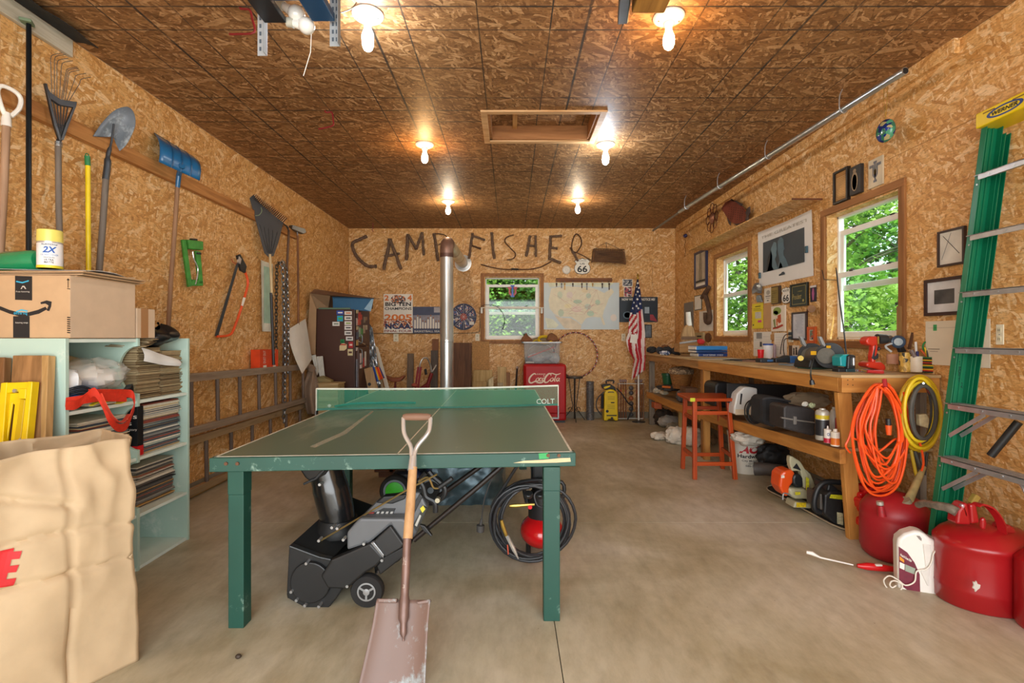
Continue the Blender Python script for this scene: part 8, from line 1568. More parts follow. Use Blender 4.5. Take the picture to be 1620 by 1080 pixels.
t=cupt('oil_bottle','white tin with red and yellow label and red cap next to the oil tin','tin',a5,1048,1128,560,730,3.12,[(1,0),(1,.82),(.5,.84),(.45,1),(.001,1)],M('#dcd6c8',.35)); c=at(*a5(1088,730),3.12); MB().lathe([(.0251,.008),(.0251,.050)],c,20,cap=False).build('orange_label',M('#d9772a',.35),t); cupt('bottle_small','small red and green bottle by the leg','bottle',a5,1090,1122,430,560,3.3,[(1,0),(1,.8),(.6,.85),(.6,1),(.001,1)],M('#a8242f',.4))
# on the floor
def gb(px,py): return onZ(px,py,0)
for k,(x0,x1,y0,y1,yd,col,lb) in enumerate([(130,300,975,1050,6.34,'#d8d0c0','white crumpled drop cloth end on the floor by the flag side'),(270,480,930,1090,6.1,'#ddd5c6','big pile of white drop cloth under the bench'),(440,640,930,1110,5.95,'#d2c9b8','white drop cloth behind the red stool legs'),(205,400,810,920,7.2,'#b9b3a8','grey plastic sack in the shadow under the far shelf'),(160,330,740,900,7.35,'#3a2f25','dark bag below the far shelf'),(280,440,880,960,6.9,'#a39a84','dusty work boots under the bench'),(950,1240,970,1100,4.5,'#c9c3b6','white plastic sheeting on the floor behind the bucket'),(720,780,1000,1100,6.0,'#8a6a48','brown bundle behind the stool legs')]):
    blob('cloth_heap',lb,'cloth',a4,x0,x1,y0,y1,yd,M(col,.85,var=.2,scale=14,bump=.6),k+2,.8)
poly('','','box',a4,[(160,740),(240,745),(240,690),(160,680)],6.9,.15,M('#a5522a',.7),.01,'body',thing('rust_box','rust orange box under the far shelf','box',at(*a4(200,745),6.9)))
t=thing('plastic_bucket','white five gallon bucket with red and black print under the bench','bucket',gb(1185,747)); c=gb(1178,745); r=.148
MB().lathe([(.125,0),(.132,.02),(.15,.34),(.156,.345),(.156,.36),(.151,.365),(.158,.37),(.158,.385),(.15,.39),(.001,.38)],c,32).build('body',M('#dcd6c8',.4,var=.06),t,smooth=True)
wraptxt('ACE',c,.1455,-135,-42,.20,.275,M('#b51f26',.4),t,shear=.25,bold=.06); wraptxt('Hardware',c,.142,-140,-44,.155,.19,INK,t,bold=.03); wraptxt('City Mahomet\n(217)\n586-3787',c,.140,-125,-48,.075,.14,INK,t,bold=.01)
MB().tube(spl([c+V(.10,-.115,.35),c+V(.17,-.12,.27),c+V(.2,-.02,.24),c+V(.16,.05,.35)],5),.003,5).build('bail',STEEL,t)
t=thing('blower_tube','dark ribbed blower tube lying on the floor behind the bucket','tube',gb(1230,757)); y=4.2
MB().tube([at(*a5(275,960),4.15),at(*a5(400,965),4.1),at(*a5(600,985),3.95)],[.055,.05,.045],12).build('tube',M('#3b3532',.6,var=.2),t,smooth=True)
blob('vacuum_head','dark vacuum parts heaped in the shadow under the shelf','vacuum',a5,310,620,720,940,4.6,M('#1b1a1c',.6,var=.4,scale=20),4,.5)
t=thing('rubber_mat','oval black rubber mat with a pale rim under the power tools','mat',gb(1310,820))
mp_=[gb(*q) for q in [(1214,772),(1222,770),(1250,772),(1300,790),(1420,810),(1500,835),(1440,848),(1372,845),(1330,838),(1290,818),(1240,790),(1216,778)]]; MB().prism([(p_.x,p_.y) for p_ in mp_],Fr((0,0,0),(1,0,0),(0,1,0)),.001,.012).build('mat',M('#2b2a29',.8,var=.2,scale=40),t); MB().tube([p_+V(0,0,.012) for p_ in spl(mp_,3,True)],.006,6,closed=True).build('rim',M('#b9a98c',.6),t)
def a6(x,y): return (1160+x/6,690+y/6)
t=thing('leaf_blower','orange and cream handheld leaf blower on the rubber mat','leaf blower',gb(1268,800)); CRB=M('#b5b090',.45,var=.05); OR_=M('#e4531c',.3,var=.05,coat=.3)
y=3.72
for nm,q,yo,th,mt,bv in [('fan_housing',[(440,480),(450,370),(490,330),(560,320),(590,345),(570,440),(540,480),(530,570),(490,570),(455,520)],0,.14,OR_,.02),('engine_cover',[(565,400),(580,360),(640,360),(665,400),(668,490),(600,490),(570,450)],-.01,.14,BLK,.015),('handle_rear',[(535,235),(540,190),(560,188),(640,240),(690,320),(720,380),(690,500),(670,490),(655,400),(640,330),(560,330),(545,290)],0,.05,CRB,.012),('side_arm',[(690,310),(740,360),(780,460),(775,500),(750,500),(700,490)],.02,.06,CRB,.012),('lower_housing',[(525,490),(600,495),(680,500),(765,540),(760,630),(700,600),(600,600),(540,570)],-.01,.14,CRB,.02),('foot_box',[(570,680),(590,620),(740,640),(745,688)],-.03,.12,CRB,.01)]: poly('','','',a6,q,y+yo,th,mt,bv,nm,t)
for q,col in ((rbox(a6,588,636,528,555),'#d9cf2a'),(rbox(a6,600,690,628,672),'#e2c41f'),([(690,510),(720,512),(718,400),(690,385)],'#c9c52a'),(rbox(a6,455,485,370,395),'#e8ddd0')): poly('','','',a6,q,y-.031,.0,M(col,.5,var=.3,scale=60),0,'label',t,.002)
poly('','','',a6,[(565,300),(600,255),(635,310),(640,325),(600,310)],y-.002,.0,BLK,0,'handle_gap',t,.002); MB().tube(spl([at(*a6(470,600),y),at(*a6(480,540),y),at(*a6(550,560),y)],4),.006,6).build('wire_guard',STEEL,t)
t=thing('portable_engine','black small engine unit with a yellow warning label beside the near leg','engine',gb(1310,838)); y=3.42
MB().tube(spl([at(*a6(830,720),y),at(*a6(775,690),y),at(*a6(770,600),y),at(*a6(800,500),y),at(*a6(850,445),y),at(*a6(920,430),y),at(*a6(1030,440),y)],5),.018,10).build('carry_frame',BLK,t,smooth=True)
for nm,q,yo,mt in [('engine_block',[(860,730),(870,560),(920,520),(1040,520),(1050,850),(980,850),(930,800)],0,M('#242323',.5,var=.3,scale=30)),('muffler',[(825,700),(825,545),(850,545),(860,700)],-.02,M('#55504a',.5,.4)),('yellow_label',[(918,585),(930,552),(1040,560),(1040,602)],-.012,M('#d3cf2a',.5,var=.3,scale=90)),('side_label',[(988,720),(1042,730),(1045,845),(990,830)],-.01,M('#c9c5a0',.5,var=.3,scale=60)),('starter',[(890,520),(905,450),(960,470),(1000,500),(1000,530)],.01,BLK)]: poly('','','',a6,q,y+yo,.16 if 'label' not in nm else .005,mt,.012 if 'label' not in nm else 0,nm,t)
t=thing('chainsaw','bright red chainsaw body on the mat behind the near leg','chainsaw',gb(1385,825)); RS=M('#c4161c',.25,var=.05,coat=.3); y=3.15
for nm,q,yo,mt in [('body',[(1200,700),(1200,540),(1260,530),(1265,490),(1420,480),(1500,520),(1490,640),(1330,690),(1300,740),(1240,750)],0,RS),('engine_cover',[(1330,640),(1340,530),(1480,520),(1520,600),(1480,660)],-.02,BLK),('hand_guard',[(1200,610),(1230,590),(1300,600),(1330,650),(1290,720),(1220,700)],-.03,RS),('base',[(1205,860),(1200,780),(1250,770),(1330,830),(1330,870)],0,RS)]: poly('','','',a6,q,y+yo,.12,mt,.02,nm,t)
# stool
t=thing('red_stool','red-orange wooden bar stool in front of the bench','stool',gb(1122,752)); SR=W('#c4521c','#9c3712','x',.35); SRz=W('#c4521c','#9c3712','z',.35)
sz=.74; S=[at(*a4(590,640),4.42),at(*a4(955,632),4.45),at(*a4(800,588),5.0),at(*a4(440,578),4.95)]; S=[V(p_.x,p_.y,sz) for p_ in S]
F=[gb(1099,758),gb(1163,758),gb(1143,741),gb(1080,741)]; S=[V(F[0].x-.02,F[0].y-.0,sz),V(F[1].x-.03,F[1].y,sz),V(F[2].x-.02,F[2].y,sz),V(F[3].x-.0,F[3].y+.02,sz)]
cS=sum(S,V(0,0,0))/4; out=[cS+(p_-cS)*1.22 for p_ in S]
b=MB(); b.add([p_+V(0,0,-.03) for p_ in out]+out,[(3,2,1,0),(4,5,6,7),(0,1,5,4),(1,2,6,5),(2,3,7,6),(3,0,4,7)]); b.build('seat',SR,t,bev=.008)
tops=[cS+(p_-cS)*.86+V(0,0,-.03) for p_ in S]
for p_,q in zip(F,tops): MB().beam(V(p_.x,p_.y,0),q,.036,.036,(0,1,0)).build('leg',SRz,t,bev=.003)
for z,prs in ((.60,((0,1),(2,3))),(.54,((1,2),(3,0))),(.14,((0,1),(2,3))),(.2,((1,2),(3,0)))):
    for i,j in prs:
        a=V(F[i].x,F[i].y,0).lerp(tops[i],z/.71); c=V(F[j].x,F[j].y,0).lerp(tops[j],z/.71); a.z=c.z=z; MB().beam(a,c,.02,.034,(0,0,1)).build('stretcher',SR,t,bev=.002)
poly('','','',a4,rbox(a4,522,570,632,668),4.40,.004,M('#c8d22a',.5),0,'yellow_tag',t)
# ================================================================== NEAR BENCH END: CORDS
def a9(x,y): return (1320+x/4.5,560+y/4.5)
OC_=M('#f0561c',.4,var=.05); y=3.0
t=thing('orange_extension_cord','big coil of bright orange extension cord hung on the bench end','extension cord',at(1395,700,3.0))
rnd=random.Random(9); P=[]
for k in range(17):
    ax,aw=1398+rnd.uniform(-8,8),rnd.uniform(26,48); bot=rnd.uniform(715,785); xs_=rnd.uniform(-8,8); yy=2.93+rnd.uniform(-.05,.055)
    P+=[at(ax-10,612+rnd.uniform(-3,6),yy),at(ax-aw*.75+xs_,645+rnd.uniform(-5,5),yy),at(ax-aw+xs_,690+rnd.uniform(-15,15),yy),at(ax-aw*.6+xs_,bot-18,yy),at(ax+xs_,bot,yy),at(ax+aw*.65,bot-22,yy+.01),at(ax+aw*.9,690+rnd.uniform(-15,15),yy+.01),at(ax+aw*.6,640,yy+.01),at(ax+4,612+rnd.uniform(-4,4),yy)]
MB().tube(spl(P,5),.0062,6).build('coil',OC_,t,smooth=True)
MB().tube(spl([at(1392,606,2.95),at(1360,640,2.93),at(1344,690,2.92),at(1338,705,2.92),at(1345,716,2.93)],6),.0062,6).build('loose_loop',OC_,t,smooth=True)
MB().tube(spl([at(1430,620,2.9),at(1440,670,2.9),at(1455,700,2.9),at(1461,730,2.9),at(1458,745,2.9)],6),.0062,6).build('tail',OC_,t,smooth=True)
MB().tube([at(*a9(385,505),2.86),at(*a9(388,575),2.86)],[.017,.012],10).build('socket',M('#d9561f',.4),t,smooth=True); MB().tube([at(*a9(383,460),2.86),at(*a9(385,508),2.86)],.014,10).build('plug',BLK,t,smooth=True)
MB().tube([at(*a9(356,180),2.9),at(*a9(362,235),2.88)],.012,8).build('tie',M('#a8242c',.5),t,smooth=True); MB().cyl(at(*a9(356,215),2.9),at(*a9(356,215),3.08),.006,n=8).build('hook',STEELD,t)
t=thing('yellow_extension_cord','thick coil of yellow cord and hose hung beside the orange cord','extension cord',at(1455,650,3.0))
def ring(cx_,cy_,rx,ry,yy,n=30): return [at(cx_+rx*math.cos(2*math.pi*k/n),cy_+ry*math.sin(2*math.pi*k/n),yy) for k in range(n)]
for k,(cx_,cy_,rx,ry,r,col) in enumerate([(1455,654,33,59,.011,'#d9b81c'),(1452,655,32,56,.011,'#cfae18'),(1456,652,28,54,.010,'#e0c022'),(1450,650,27,50,.010,'#c4a416'),(1458,657,30,52,.011,'#d2b21a'),(1455,648,24,50,.009,'#dcbc20')]): MB().tube(ring(cx_,cy_,rx,ry,2.98-.022*k),r,8,closed=True).build('loop',M(col,.5),t,smooth=True)
t=thing('grey_cable_loop','dark grey cable loops hung inside the yellow coil','cable',at(1459,650,2.98))
for k in range(3): MB().tube(ring(1459+k,652,16+2*k,46-2*k,2.9-.02*k),.011,8,closed=True).build('loop',M('#4a4741',.7,var=.2),t,smooth=True)
MB().cyl(at(1461,606,2.85),at(1461,606,3.08),.006,n=8).build('bolt',STEEL,t); MB().tube(spl([at(1465,612,2.88),at(1478,640,2.88),at(1476,680,2.88)],5),.004,5).build('red_wire',M('#b3402f',.5),t)
poly('power_brick','tan tag-like power brick hanging in the cable loops','power brick',a9,[(610,510),(672,530),(680,460),(660,425),(605,430)],2.86,.03,M('#a3906c',.7,var=.3,scale=30),.006)
t=thing('garden_hoses','dark hose ends hanging below the yellow coil','hose',at(1450,720,2.97))
for a,c,r in (((545,680),(590,900),.009),((570,690),(620,830),.012),((660,700),(640,860),.008)): MB().tube([at(*a9(*a),2.97),at(*a9(*c),2.95)],r,8).build('hose_end',M('#3b3a33',.6) if a[0]>550 else M('#b59a1c',.5),t,smooth=True)
# ================================================================== STEP LADDER
t=thing('step_ladder','tall green fibreglass step ladder with a yellow cap leaning on the right wall','step ladder',V(2.3,2.4,0)); LG=M('#0a6e4b',.35,var=.06); ALU=M('#b9bbbd',.35,.7,var=.12,scale=20)
def lx(z): return 2.199+(z)*.132
YF_=2.68; YNr=2.25
def rail(y0,dx0,dx1,z1,lp,sgn,thick=.004):
    for nm,a,c,yy0,yy1 in (('rail_web',dx0,dx1,y0,y0+thick),('rail_flange',dx0,dx0+thick,y0-.03,y0+.0),('rail_flange',dx1-thick,dx1,y0-.03,y0+.0)):
        b=MB(); b.add([(lx(0)+a,yy0,0),(lx(0)+c,yy0,0),(lx(0)+c,yy1,0),(lx(0)+a,yy1,0),(lx(z1)+a,yy0,z1),(lx(z1)+c,yy0,z1),(lx(z1)+c,yy1,z1),(lx(z1)+a,yy1,z1)],[(0,3,2,1),(4,5,6,7),(0,1,5,4),(1,2,6,5),(2,3,7,6),(3,0,4,7)]); b.build(nm,LG,lp,bev=.001)
rail(YF_,0,.088,2.43,t,1); rail(YF_-.012,.092,.122,2.36,t,1); rail(YNr-.25,0,.088,2.43,t,1)
b=MB(); 
for dx in (.03,.055): b.add([(lx(0)+dx,YF_-.006,0),(lx(0)+dx+.008,YF_-.006,0),(lx(0)+dx+.008,YF_,0),(lx(0)+dx,YF_,0),(lx(2.4)+dx,YF_-.006,2.4),(lx(2.4)+dx+.008,YF_-.006,2.4),(lx(2.4)+dx+.008,YF_,2.4),(lx(2.4)+dx,YF_,2.4)],[(0,3,2,1),(4,5,6,7),(0,1,5,4),(1,2,6,5),(2,3,7,6),(3,0,4,7)])
b.build('rail_ribs',LG,t,kind='stuff')
for k,py in enumerate((276,372,462,550,638,722)):
    z=H-(py-CY)*(YF_-.03)/FP; x=lx(z)
    st_=MB().box((x-.014,YNr-.25,z-.028),(x-.008,YF_-.028,z+.001)).build('step',ALU,t,bev=.001); MB().box((x-.014,YNr-.25,z-.003),(x+.075,YF_-.005,z+.001)).build('tread',ALU,st_)
    for j in range(4): MB().box((x+.002+.018*j,YNr-.25,z+.001),(x+.006+.018*j,YF_-.01,z+.003)).build('grip_ridge',ALU,st_)
    for yy in (YF_-.09,YF_-.22,YF_-.36): MB().cyl((x-.014,yy,z-.014),(x-.017,yy,z-.014),.006,n=8).build('rivet',STEEL,st_)
    if k>3:
        for dx in (.0,.06): MB().beam((x+dx,YF_-.22,z-.03),(lx(z-.17)+dx+.01,YF_-.035,z-.17),.02,.004,(1,0,0)).build('step_brace',ALU,t,bev=.001)
        MB().tube([(x+.03,YF_-.40,z-.03),(lx(z-.3)+.03,YF_-.62,z-.30)],.009,8).build('diagonal_brace',ALU,t)
    for yy in (YF_-.03,): MB().cyl((lx(z-.05)-.001,yy+.012,z-.05),(lx(z-.05)-.004,yy+.012,z-.05),.005,n=8).build('rivet',STEEL,t)
z=2.43; x=lx(z); cap=MB().box((x-.03,YNr-.28,z-.03),(x+.15,YF_+.01,z+.05)).build('top_cap',M('#e3c70c',.35,var=.04),t,bev=.006)
fr=Fr((x-.0305,YF_+.0,z-.03),(0,-1,0),(0,0,1),.3,.08); NV=M('#1f3a7a',.4)
b=MB(); E=circ(.15,.038,.095,.026,28); I_=circ(.15,.038,.078,.018,28)
for k in range(28): b.prism([E[k],E[(k+1)%28],I_[(k+1)%28],I_[k]],fr,.0005,.0012)
b.build('oval_mark',NV,cap); lettering('WERNER',Fr(fr.p(.083,.028,0),fr.U,fr.V,.135,.020),INK,cap,n=.0015,shear=.2,bold=.03)
for u0 in (.035,.19): MB().fbox(fr,u0,u0+.065,.060,.066,.0,.001).build('slot',M('#7a5a10',.5),cap)
lettering('W MANLEY',Fr(V(lx(1.02)+.045,YF_-.001,1.17),(.1,0,-1),(1,0,.1),.16,.018),INK,t,n=.001,name='handwriting')
MB().tube([(lx(.98)+.10,2.40,.88),(lx(.7)+.08,2.48,.70)],.018,10).build('black_sleeve',BLK,t,smooth=True)
# ================================================================== FUEL CANS
def b8(x,y): return (1250+x/4.319,760+y/4.319)
RC=paint_worn('red_can_plastic','#a91c26','#6d2a24',.60,.45,6); RM=paint_worn('red_can_metal','#a3181d','#7a3a30',.66,.28,5)
t=thing('red_gas_can','smaller round red plastic fuel can by the bench leg','gas can',gb(1415,888)); c=at(1415,886,2.95); c.z=0; c.y=2.95; r=.172
MB().lathe([(.80*r,0),(.93*r,.02),(r,.06),(r,.23),(.985*r,.24),(r,.25),(.97*r,.29),(.8*r,.335),(.5*r,.365),(.2*r,.375),(.001,.375)],c,40).build('tank',RC,t,smooth=True,ang=60)
MB().tube(spl([at(*b8(655,205),2.9),at(*b8(665,160),2.9),at(*b8(720,142),2.9),at(*b8(790,165),2.9),at(*b8(825,220),2.9)],5),.019,10).build('handle',RC,t,smooth=True)
MB().tube([at(*b8(628,240),2.82),at(*b8(618,170),2.82)],[.022,.016],12).build('neck',RC,t,smooth=True); MB().tube([at(*b8(615,165),2.82),at(*b8(613,142),2.82)],.0175,12).build('cap',M('#b9b4a8',.35,.5),t,smooth=True)
MB().tube([at(*b8(800,175),2.86),at(*b8(775,130),2.86)],.032,14).build('spout_collar',M('#8f836a',.6),t,smooth=True)
MB().tube([at(*b8(800,155),2.86),at(*b8(845,60),2.9),at(*b8(870,0),2.93),at(1462,738,2.95)],[.026,.020,.02,.012],12).build('spout',M('#a89a6a',.6,var=.3,scale=20),t,smooth=True)
t=thing('metal_gas_can','large oval red metal safety fuel can with a strap handle','gas can',gb(1555,985)); cx_=2.13; cy_=2.47; rx,ry,hh=.215,.17,.42
c=at(1559,900,2.45); c.z=0
MB().lathe([(.94,0),(.98,.01),(.99,.1),(1.0,.105),(.99,.12),(.985,.30),(.99,.31),(.99,.355),(1.02,.365),(1.02,.385),(.985,.395),(.9,.425),(.7,.46),(.35,.485),(.001,.49)] and [(a*rx,z*.78) for a,z in [(.94,0),(.98,.01),(.99,.1),(1.0,.105),(.99,.12),(.985,.30),(.99,.31),(.99,.355),(1.02,.365),(1.02,.385),(.985,.395),(.9,.425),(.7,.46),(.35,.485),(.005,.49)]],c,48,sy=.8).build('tank',RM,t,smooth=True,ang=50)
hd=2.36
b=MB(); ribbon(b,spl([at(*b8(1265,170),hd),at(*b8(1300,158),hd),at(*b8(1370,190),hd),at(*b8(1430,270),hd),at(*b8(1452,350),hd),at(*b8(1440,425),hd)],6),.035,(.35,-1,0),.008); b.build('strap_handle',RM,t,smooth=True)
for nm,q,th,mt in [('spout_block',[(1140,300),(1150,210),(1190,160),(1215,150),(1225,200),(1240,305)],.06,RM),('clip',[(1170,165),(1195,160),(1220,235),(1215,260),(1195,250)],.02,M('#b99a9f',.3,.6)),('bracket',[(1240,300),(1230,165),(1275,160),(1290,240),(1300,290)],.03,RM),('trigger',[(1310,260),(1340,250),(1350,300),(1335,345),(1310,330)],.02,RM),('filler_cap',[(1460,360),(1465,320),(1500,300),(1540,325),(1560,375),(1540,400),(1480,400)],.07,RM)]: poly('','','',b8,q,hd,th,mt,.01,nm,t)
MB().tube(spl([at(*b8(1140,215),hd),at(*b8(1080,185),hd+.03),at(*b8(1000,170),hd+.08),at(*b8(920,155),hd+.15),at(*b8(875,165),hd+.2)],5),[.022]*6+[.02]*5+[.017]*10,12).build('flexible_spout',M('#7d7468',.5,.4,var=.3,scale=50),t,smooth=True)
fr=face(c.y-.172); b=MB(); pp(b,fr,[b8(*q) for q in [(1250,690),(1265,695),(1272,685),(1280,705),(1300,712),(1295,735),(1280,745),(1265,760),(1262,740),(1248,735),(1256,715)]],-.004,.001); b.build('paint_chip',M('#cfc8bd',.7),t)
t=thing('red_can_edge','red can just entering the frame at the lower right','gas can',V(2.36,2.17,0)); MB().lathe([(.11,0),(.12,.02),(.12,.3),(.08,.34)],(2.37,2.2,0),28).build('tank',RM,t,smooth=True)
# herbicide jug and wand
t=thing('white_sprayer_jug','white plastic sprayer jug with a dark red label in front of the fuel cans','jug',gb(1465,958)); WJ=M('#e6e2da',.3,var=.02); y=2.40
fj=Fr(onZ(1420,930,0)+V(0,.0,0),(1,-.42,0),(0,0,1)); 
b=MB(); b.prism(P2(fj,[b8(*q) for q in [(738,740),(770,770),(935,862),(1110,866),(1108,700),(1085,620),(1048,540),(1035,440),(1025,420),(960,395),(900,350),(850,344),(780,365),(738,400),(732,440)]]),fj,-.085,.0); b.build('body',WJ,t,bev=.022,seg=4,smooth=True)
b=MB(); pp(b,fj,[b8(*q) for q in [(742,450),(800,490),(850,560),(885,640),(890,800),(835,770),(770,725),(745,680)]],0,.0012); b.build('label',M('#6d1f33',.4,var=.25,scale=25),t)
b=MB(); pp(b,fj,[b8(*q) for q in [(748,555),(782,570),(780,610),(748,595)]],.0014,.002); b.build('label_white_box',PAPER,t); b=MB(); pp(b,fj,[b8(*q) for q in [(748,515),(778,540),(778,560),(748,540)]],.0014,.002); b.build('label_orange_box',M('#d9901f',.4),t); b=MB(); pp(b,fj,[b8(*q) for q in [(785,570),(855,600),(850,640),(785,615)]],.0014,.002); b.build('label_grey_box',M('#8f9a8a',.4),t)
lettering('Weed & Grass Killer',Fr(hit(fj,*b8(748,510)),fj.U+V(0,0,-.55),fj.V+V(.3,0,0),.055,.012),PAPER,t,n=.0035,bold=.02)
b=MB(); pp(b,fj,[b8(*q) for q in [(862,375),(885,378),(898,395),(897,412),(880,400)]],-.001,.002); b.build('handle_gap',M('#8a7f78',.6),t)
b=MB(); pp(b,fj,[b8(*q) for q in [(905,430),(960,440),(965,520),(955,600),(948,720),(935,715),(890,620),(925,600)]],-.001,.004); b.build('moulded_flute',M('#d5d1c8',.35),t,bev=.004)
p_=hit(fj,*b8(990,432),-.04); MB().tube([p_,p_+V(0,0,.018)],.021,16).build('cap',M('#b81f2c',.35),t,smooth=True); MB().tube([p_+V(0,0,.018),p_+V(0,0,.04)],[.017,.012],14).build('cap_neck',WJ,t,smooth=True); MB().tube([p_+V(0,0,.038),p_+V(0,0,.056)],.012,12).build('valve',M('#c9222f',.35),t,smooth=True)
tb=[p_+V(0,0,.055)]+[hit(fj,*b8(*q),.012) for q in [(1005,352),(1040,375),(1045,440),(985,490),(965,560),(930,605),(865,620),(850,690),(790,715),(740,680),(680,650),(640,680),(660,730),(700,748),(755,745),(765,710),(720,685),(690,690),(682,715),(700,730),(725,715)]]
MB().tube(spl(tb,5),.0035,6).build('hose',M('#ddd6c8',.4),t,smooth=True)
t=thing('spray_wand','red and white spray wand lying on the floor pointing to the table','spray wand',gb(1340,900))
w0,w1,w2,w3=gb(1276,887),gb(1350,902),gb(1356,903),gb(1420,908)
MB().tube([w0+V(0,0,.05),w0.lerp(w1,.12)+V(0,0,.05),w0.lerp(w1,.3)+V(0,0,.035),w1+V(0,0,.03)],[.009,.012,.005,.004],10).build('lance',M('#ece8e0',.35),t,smooth=True)
MB().tube([w2+V(0,0,.03),w2.lerp(w3,.25)+V(0,0,.03),w2.lerp(w3,.6)+V(0,0,.028),w3+V(0,0,.025)],[.010,.020,.019,.012],12).build('handle',M('#c2181c',.3),t,smooth=True); e=w2.lerp(w3,.5)+V(0,-.01,.046); MB().ob(e,(.035,.015,.01)).build('trigger',M('#ddd6cc',.4),t,bev=.003)
t=thing('yellow_level_tool','yellow tool and wooden handle end behind the metal fuel can','tool',V(2.4,2.72,0)); MB().beam(at(1490,835,2.75),at(1512,822,2.7),.02,.03).build('bar',M('#d9b31a',.4),t,bev=.003); MB().beam(at(1536,796,2.6),at(1545,783,2.6),.03,.03).build('handle_end',M('#b59a4a',.6),t,bev=.005)
MB().beam(V(2.42,2.72,.03),V(2.52,2.2,.03),.03,.05).build('grey_bar',M('#8f9094',.4,.5),t); MB().beam(at(1490,835,2.75),V(2.4,2.75,.0),.02,.02).build('prop',BLK,t)
# ================================================================== CEILING HARDWARE
t=thing('garage_door_opener','blue garage door opener with two unlit bulbs hung on slotted steel brackets','garage door opener',V(-.88,2.0,2.6)); OB=M('#1f4468',.35,var=.05); y=2.1
def a5c(x,y_): return (370+x/4,y_/4)
a=at(*a5c(200,160),y)
MB().box((-1.0,1.42,2.60),(-.76,1.97,2.78)).build('motor_case',OB,t,bev=.01); MB().box((-1.02,1.40,2.585),(-.93,2.08,2.61)).build('side_plate',M('#1c1e22',.4),t,bev=.004); MB().box((-.82,1.4,2.585),(-.725,2.07,2.62)).build('side_plate',OB,t,bev=.004)
for x0,py0,wd in ((at(415,88,y).x,88,.020),(at(530,73,y).x,73,.022)):
    zb=H-(py0-CY)*y/FP; MB().box((x0-wd,y,zb),(x0+wd,y+.003,ZC)).build('slotted_bracket',M('#a6abae',.55,.3),t); MB().box((x0+wd-.003,y-.03,zb),(x0+wd,y,ZC)).build('bracket_flange',M('#8d9296',.7,.1),t)
    for k in range(16): 
        for s in (-.4,.35): MB().box((x0+wd*s-.004,y-.0012,zb+.02+.032*k),(x0+wd*s+.004,y+.0,zb+.036+.032*k)).build('slot',M('#4a5560',.6),t)
for q0,q1,r0 in (((449,10),(469,22),.035),((465,37),(485,41),.034)): a,c=at(q0[0],q0[1],2.1),at(q1[0],q1[1],2.1); MB().ball(c,r0,16,10).tube([a,c],[.016,.026],14).build('bulb',M('#e3e2dc',.15,var=.02,coat=.6),t,smooth=True); MB().tube([a.lerp(c,-.5),a],.02,12).build('lamp_socket',M('#b9b7a8',.4),t,smooth=True)
MB().tube([at(*a5c(490,215),2.05),at(*a5c(485,330),2.05),at(*a5c(440,480),2.05)],.0016,5).build('pull_cord',PAPER,t); MB().ob((-.79,2.052,2.64),(.05,.004,.04)).build('bolt_plate',M('#16324d',.4),t)
MB().tube(spl([at(539,20,2.1),at(555,14,2.2),at(564,4,2.3)],4),.002,5).build('wire',BLK,t)
t=thing('hanging_beam','short wooden beam hung under the ceiling beside the warm bulb','beam',at(1020,10,2.15)); a=at(999,22,2.2); c=at(1051,7,2.2); MB().box((a.x,1.7,a.z),(c.x,2.2,c.z+.04)).build('beam',W('#b5843f','#8a5f2a','y'),t,bev=.008); MB().box((c.x-.06,2.0,c.z),(c.x-.03,2.03,ZC)).build('hanger',STEEL,t); MB().box((a.x+.03,2.0,c.z),(a.x+.06,2.03,ZC)).build('hanger',STEEL,t)
t=thing('opener_rail','dark steel rail end beside the hanging wooden beam','rail',at(990,20,2.15)); MB().beam(at(985,29,2.3),at(992,-40,1.9),.045,.05,(0,0,1)).build('rail',M('#3b454c',.4,.7),t,bev=.004); MB().beam(at(985,10,2.2),V(at(985,10,2.2).x,2.2,ZC),.02,.006).build('hanger',STEEL,t)
RH=M('#7d1f22',.35,var=.1)
for q,lb in (([(380,12),(382,14),(395,16),(399,30),(402,51),(375,54),(363,54)],'red ceiling storage hook nearest the opener brackets'),([(514,175),(516,178),(525,178),(527,190),(527,198),(515,202),(504,204)],'red ceiling storage hook farther from the opener'),([(590,352),(590,358),(589,364),(591,366)],'tiny red hook in the back left ceiling corner')):
    d=FP*(ZC-H)/(CY-q[0][1]); t=thing('ceiling_hook',lb,'hook',at(*q[0],d),'red screw-in ceiling hooks'); MB().tube(spl([at(a,c,d) for a,c in q],4),.006 if d<4 else .005,8).build('hook',RH,t,smooth=True)
t=thing('sack_pebble','small dark nut lying on the floor near the table leg','pebble',gb(377,1041)); MB().ball(gb(377,1041)+V(0,0,.008),(.012,.01,.009)).build('nut',M('#3b3026',.6),t,smooth=True)
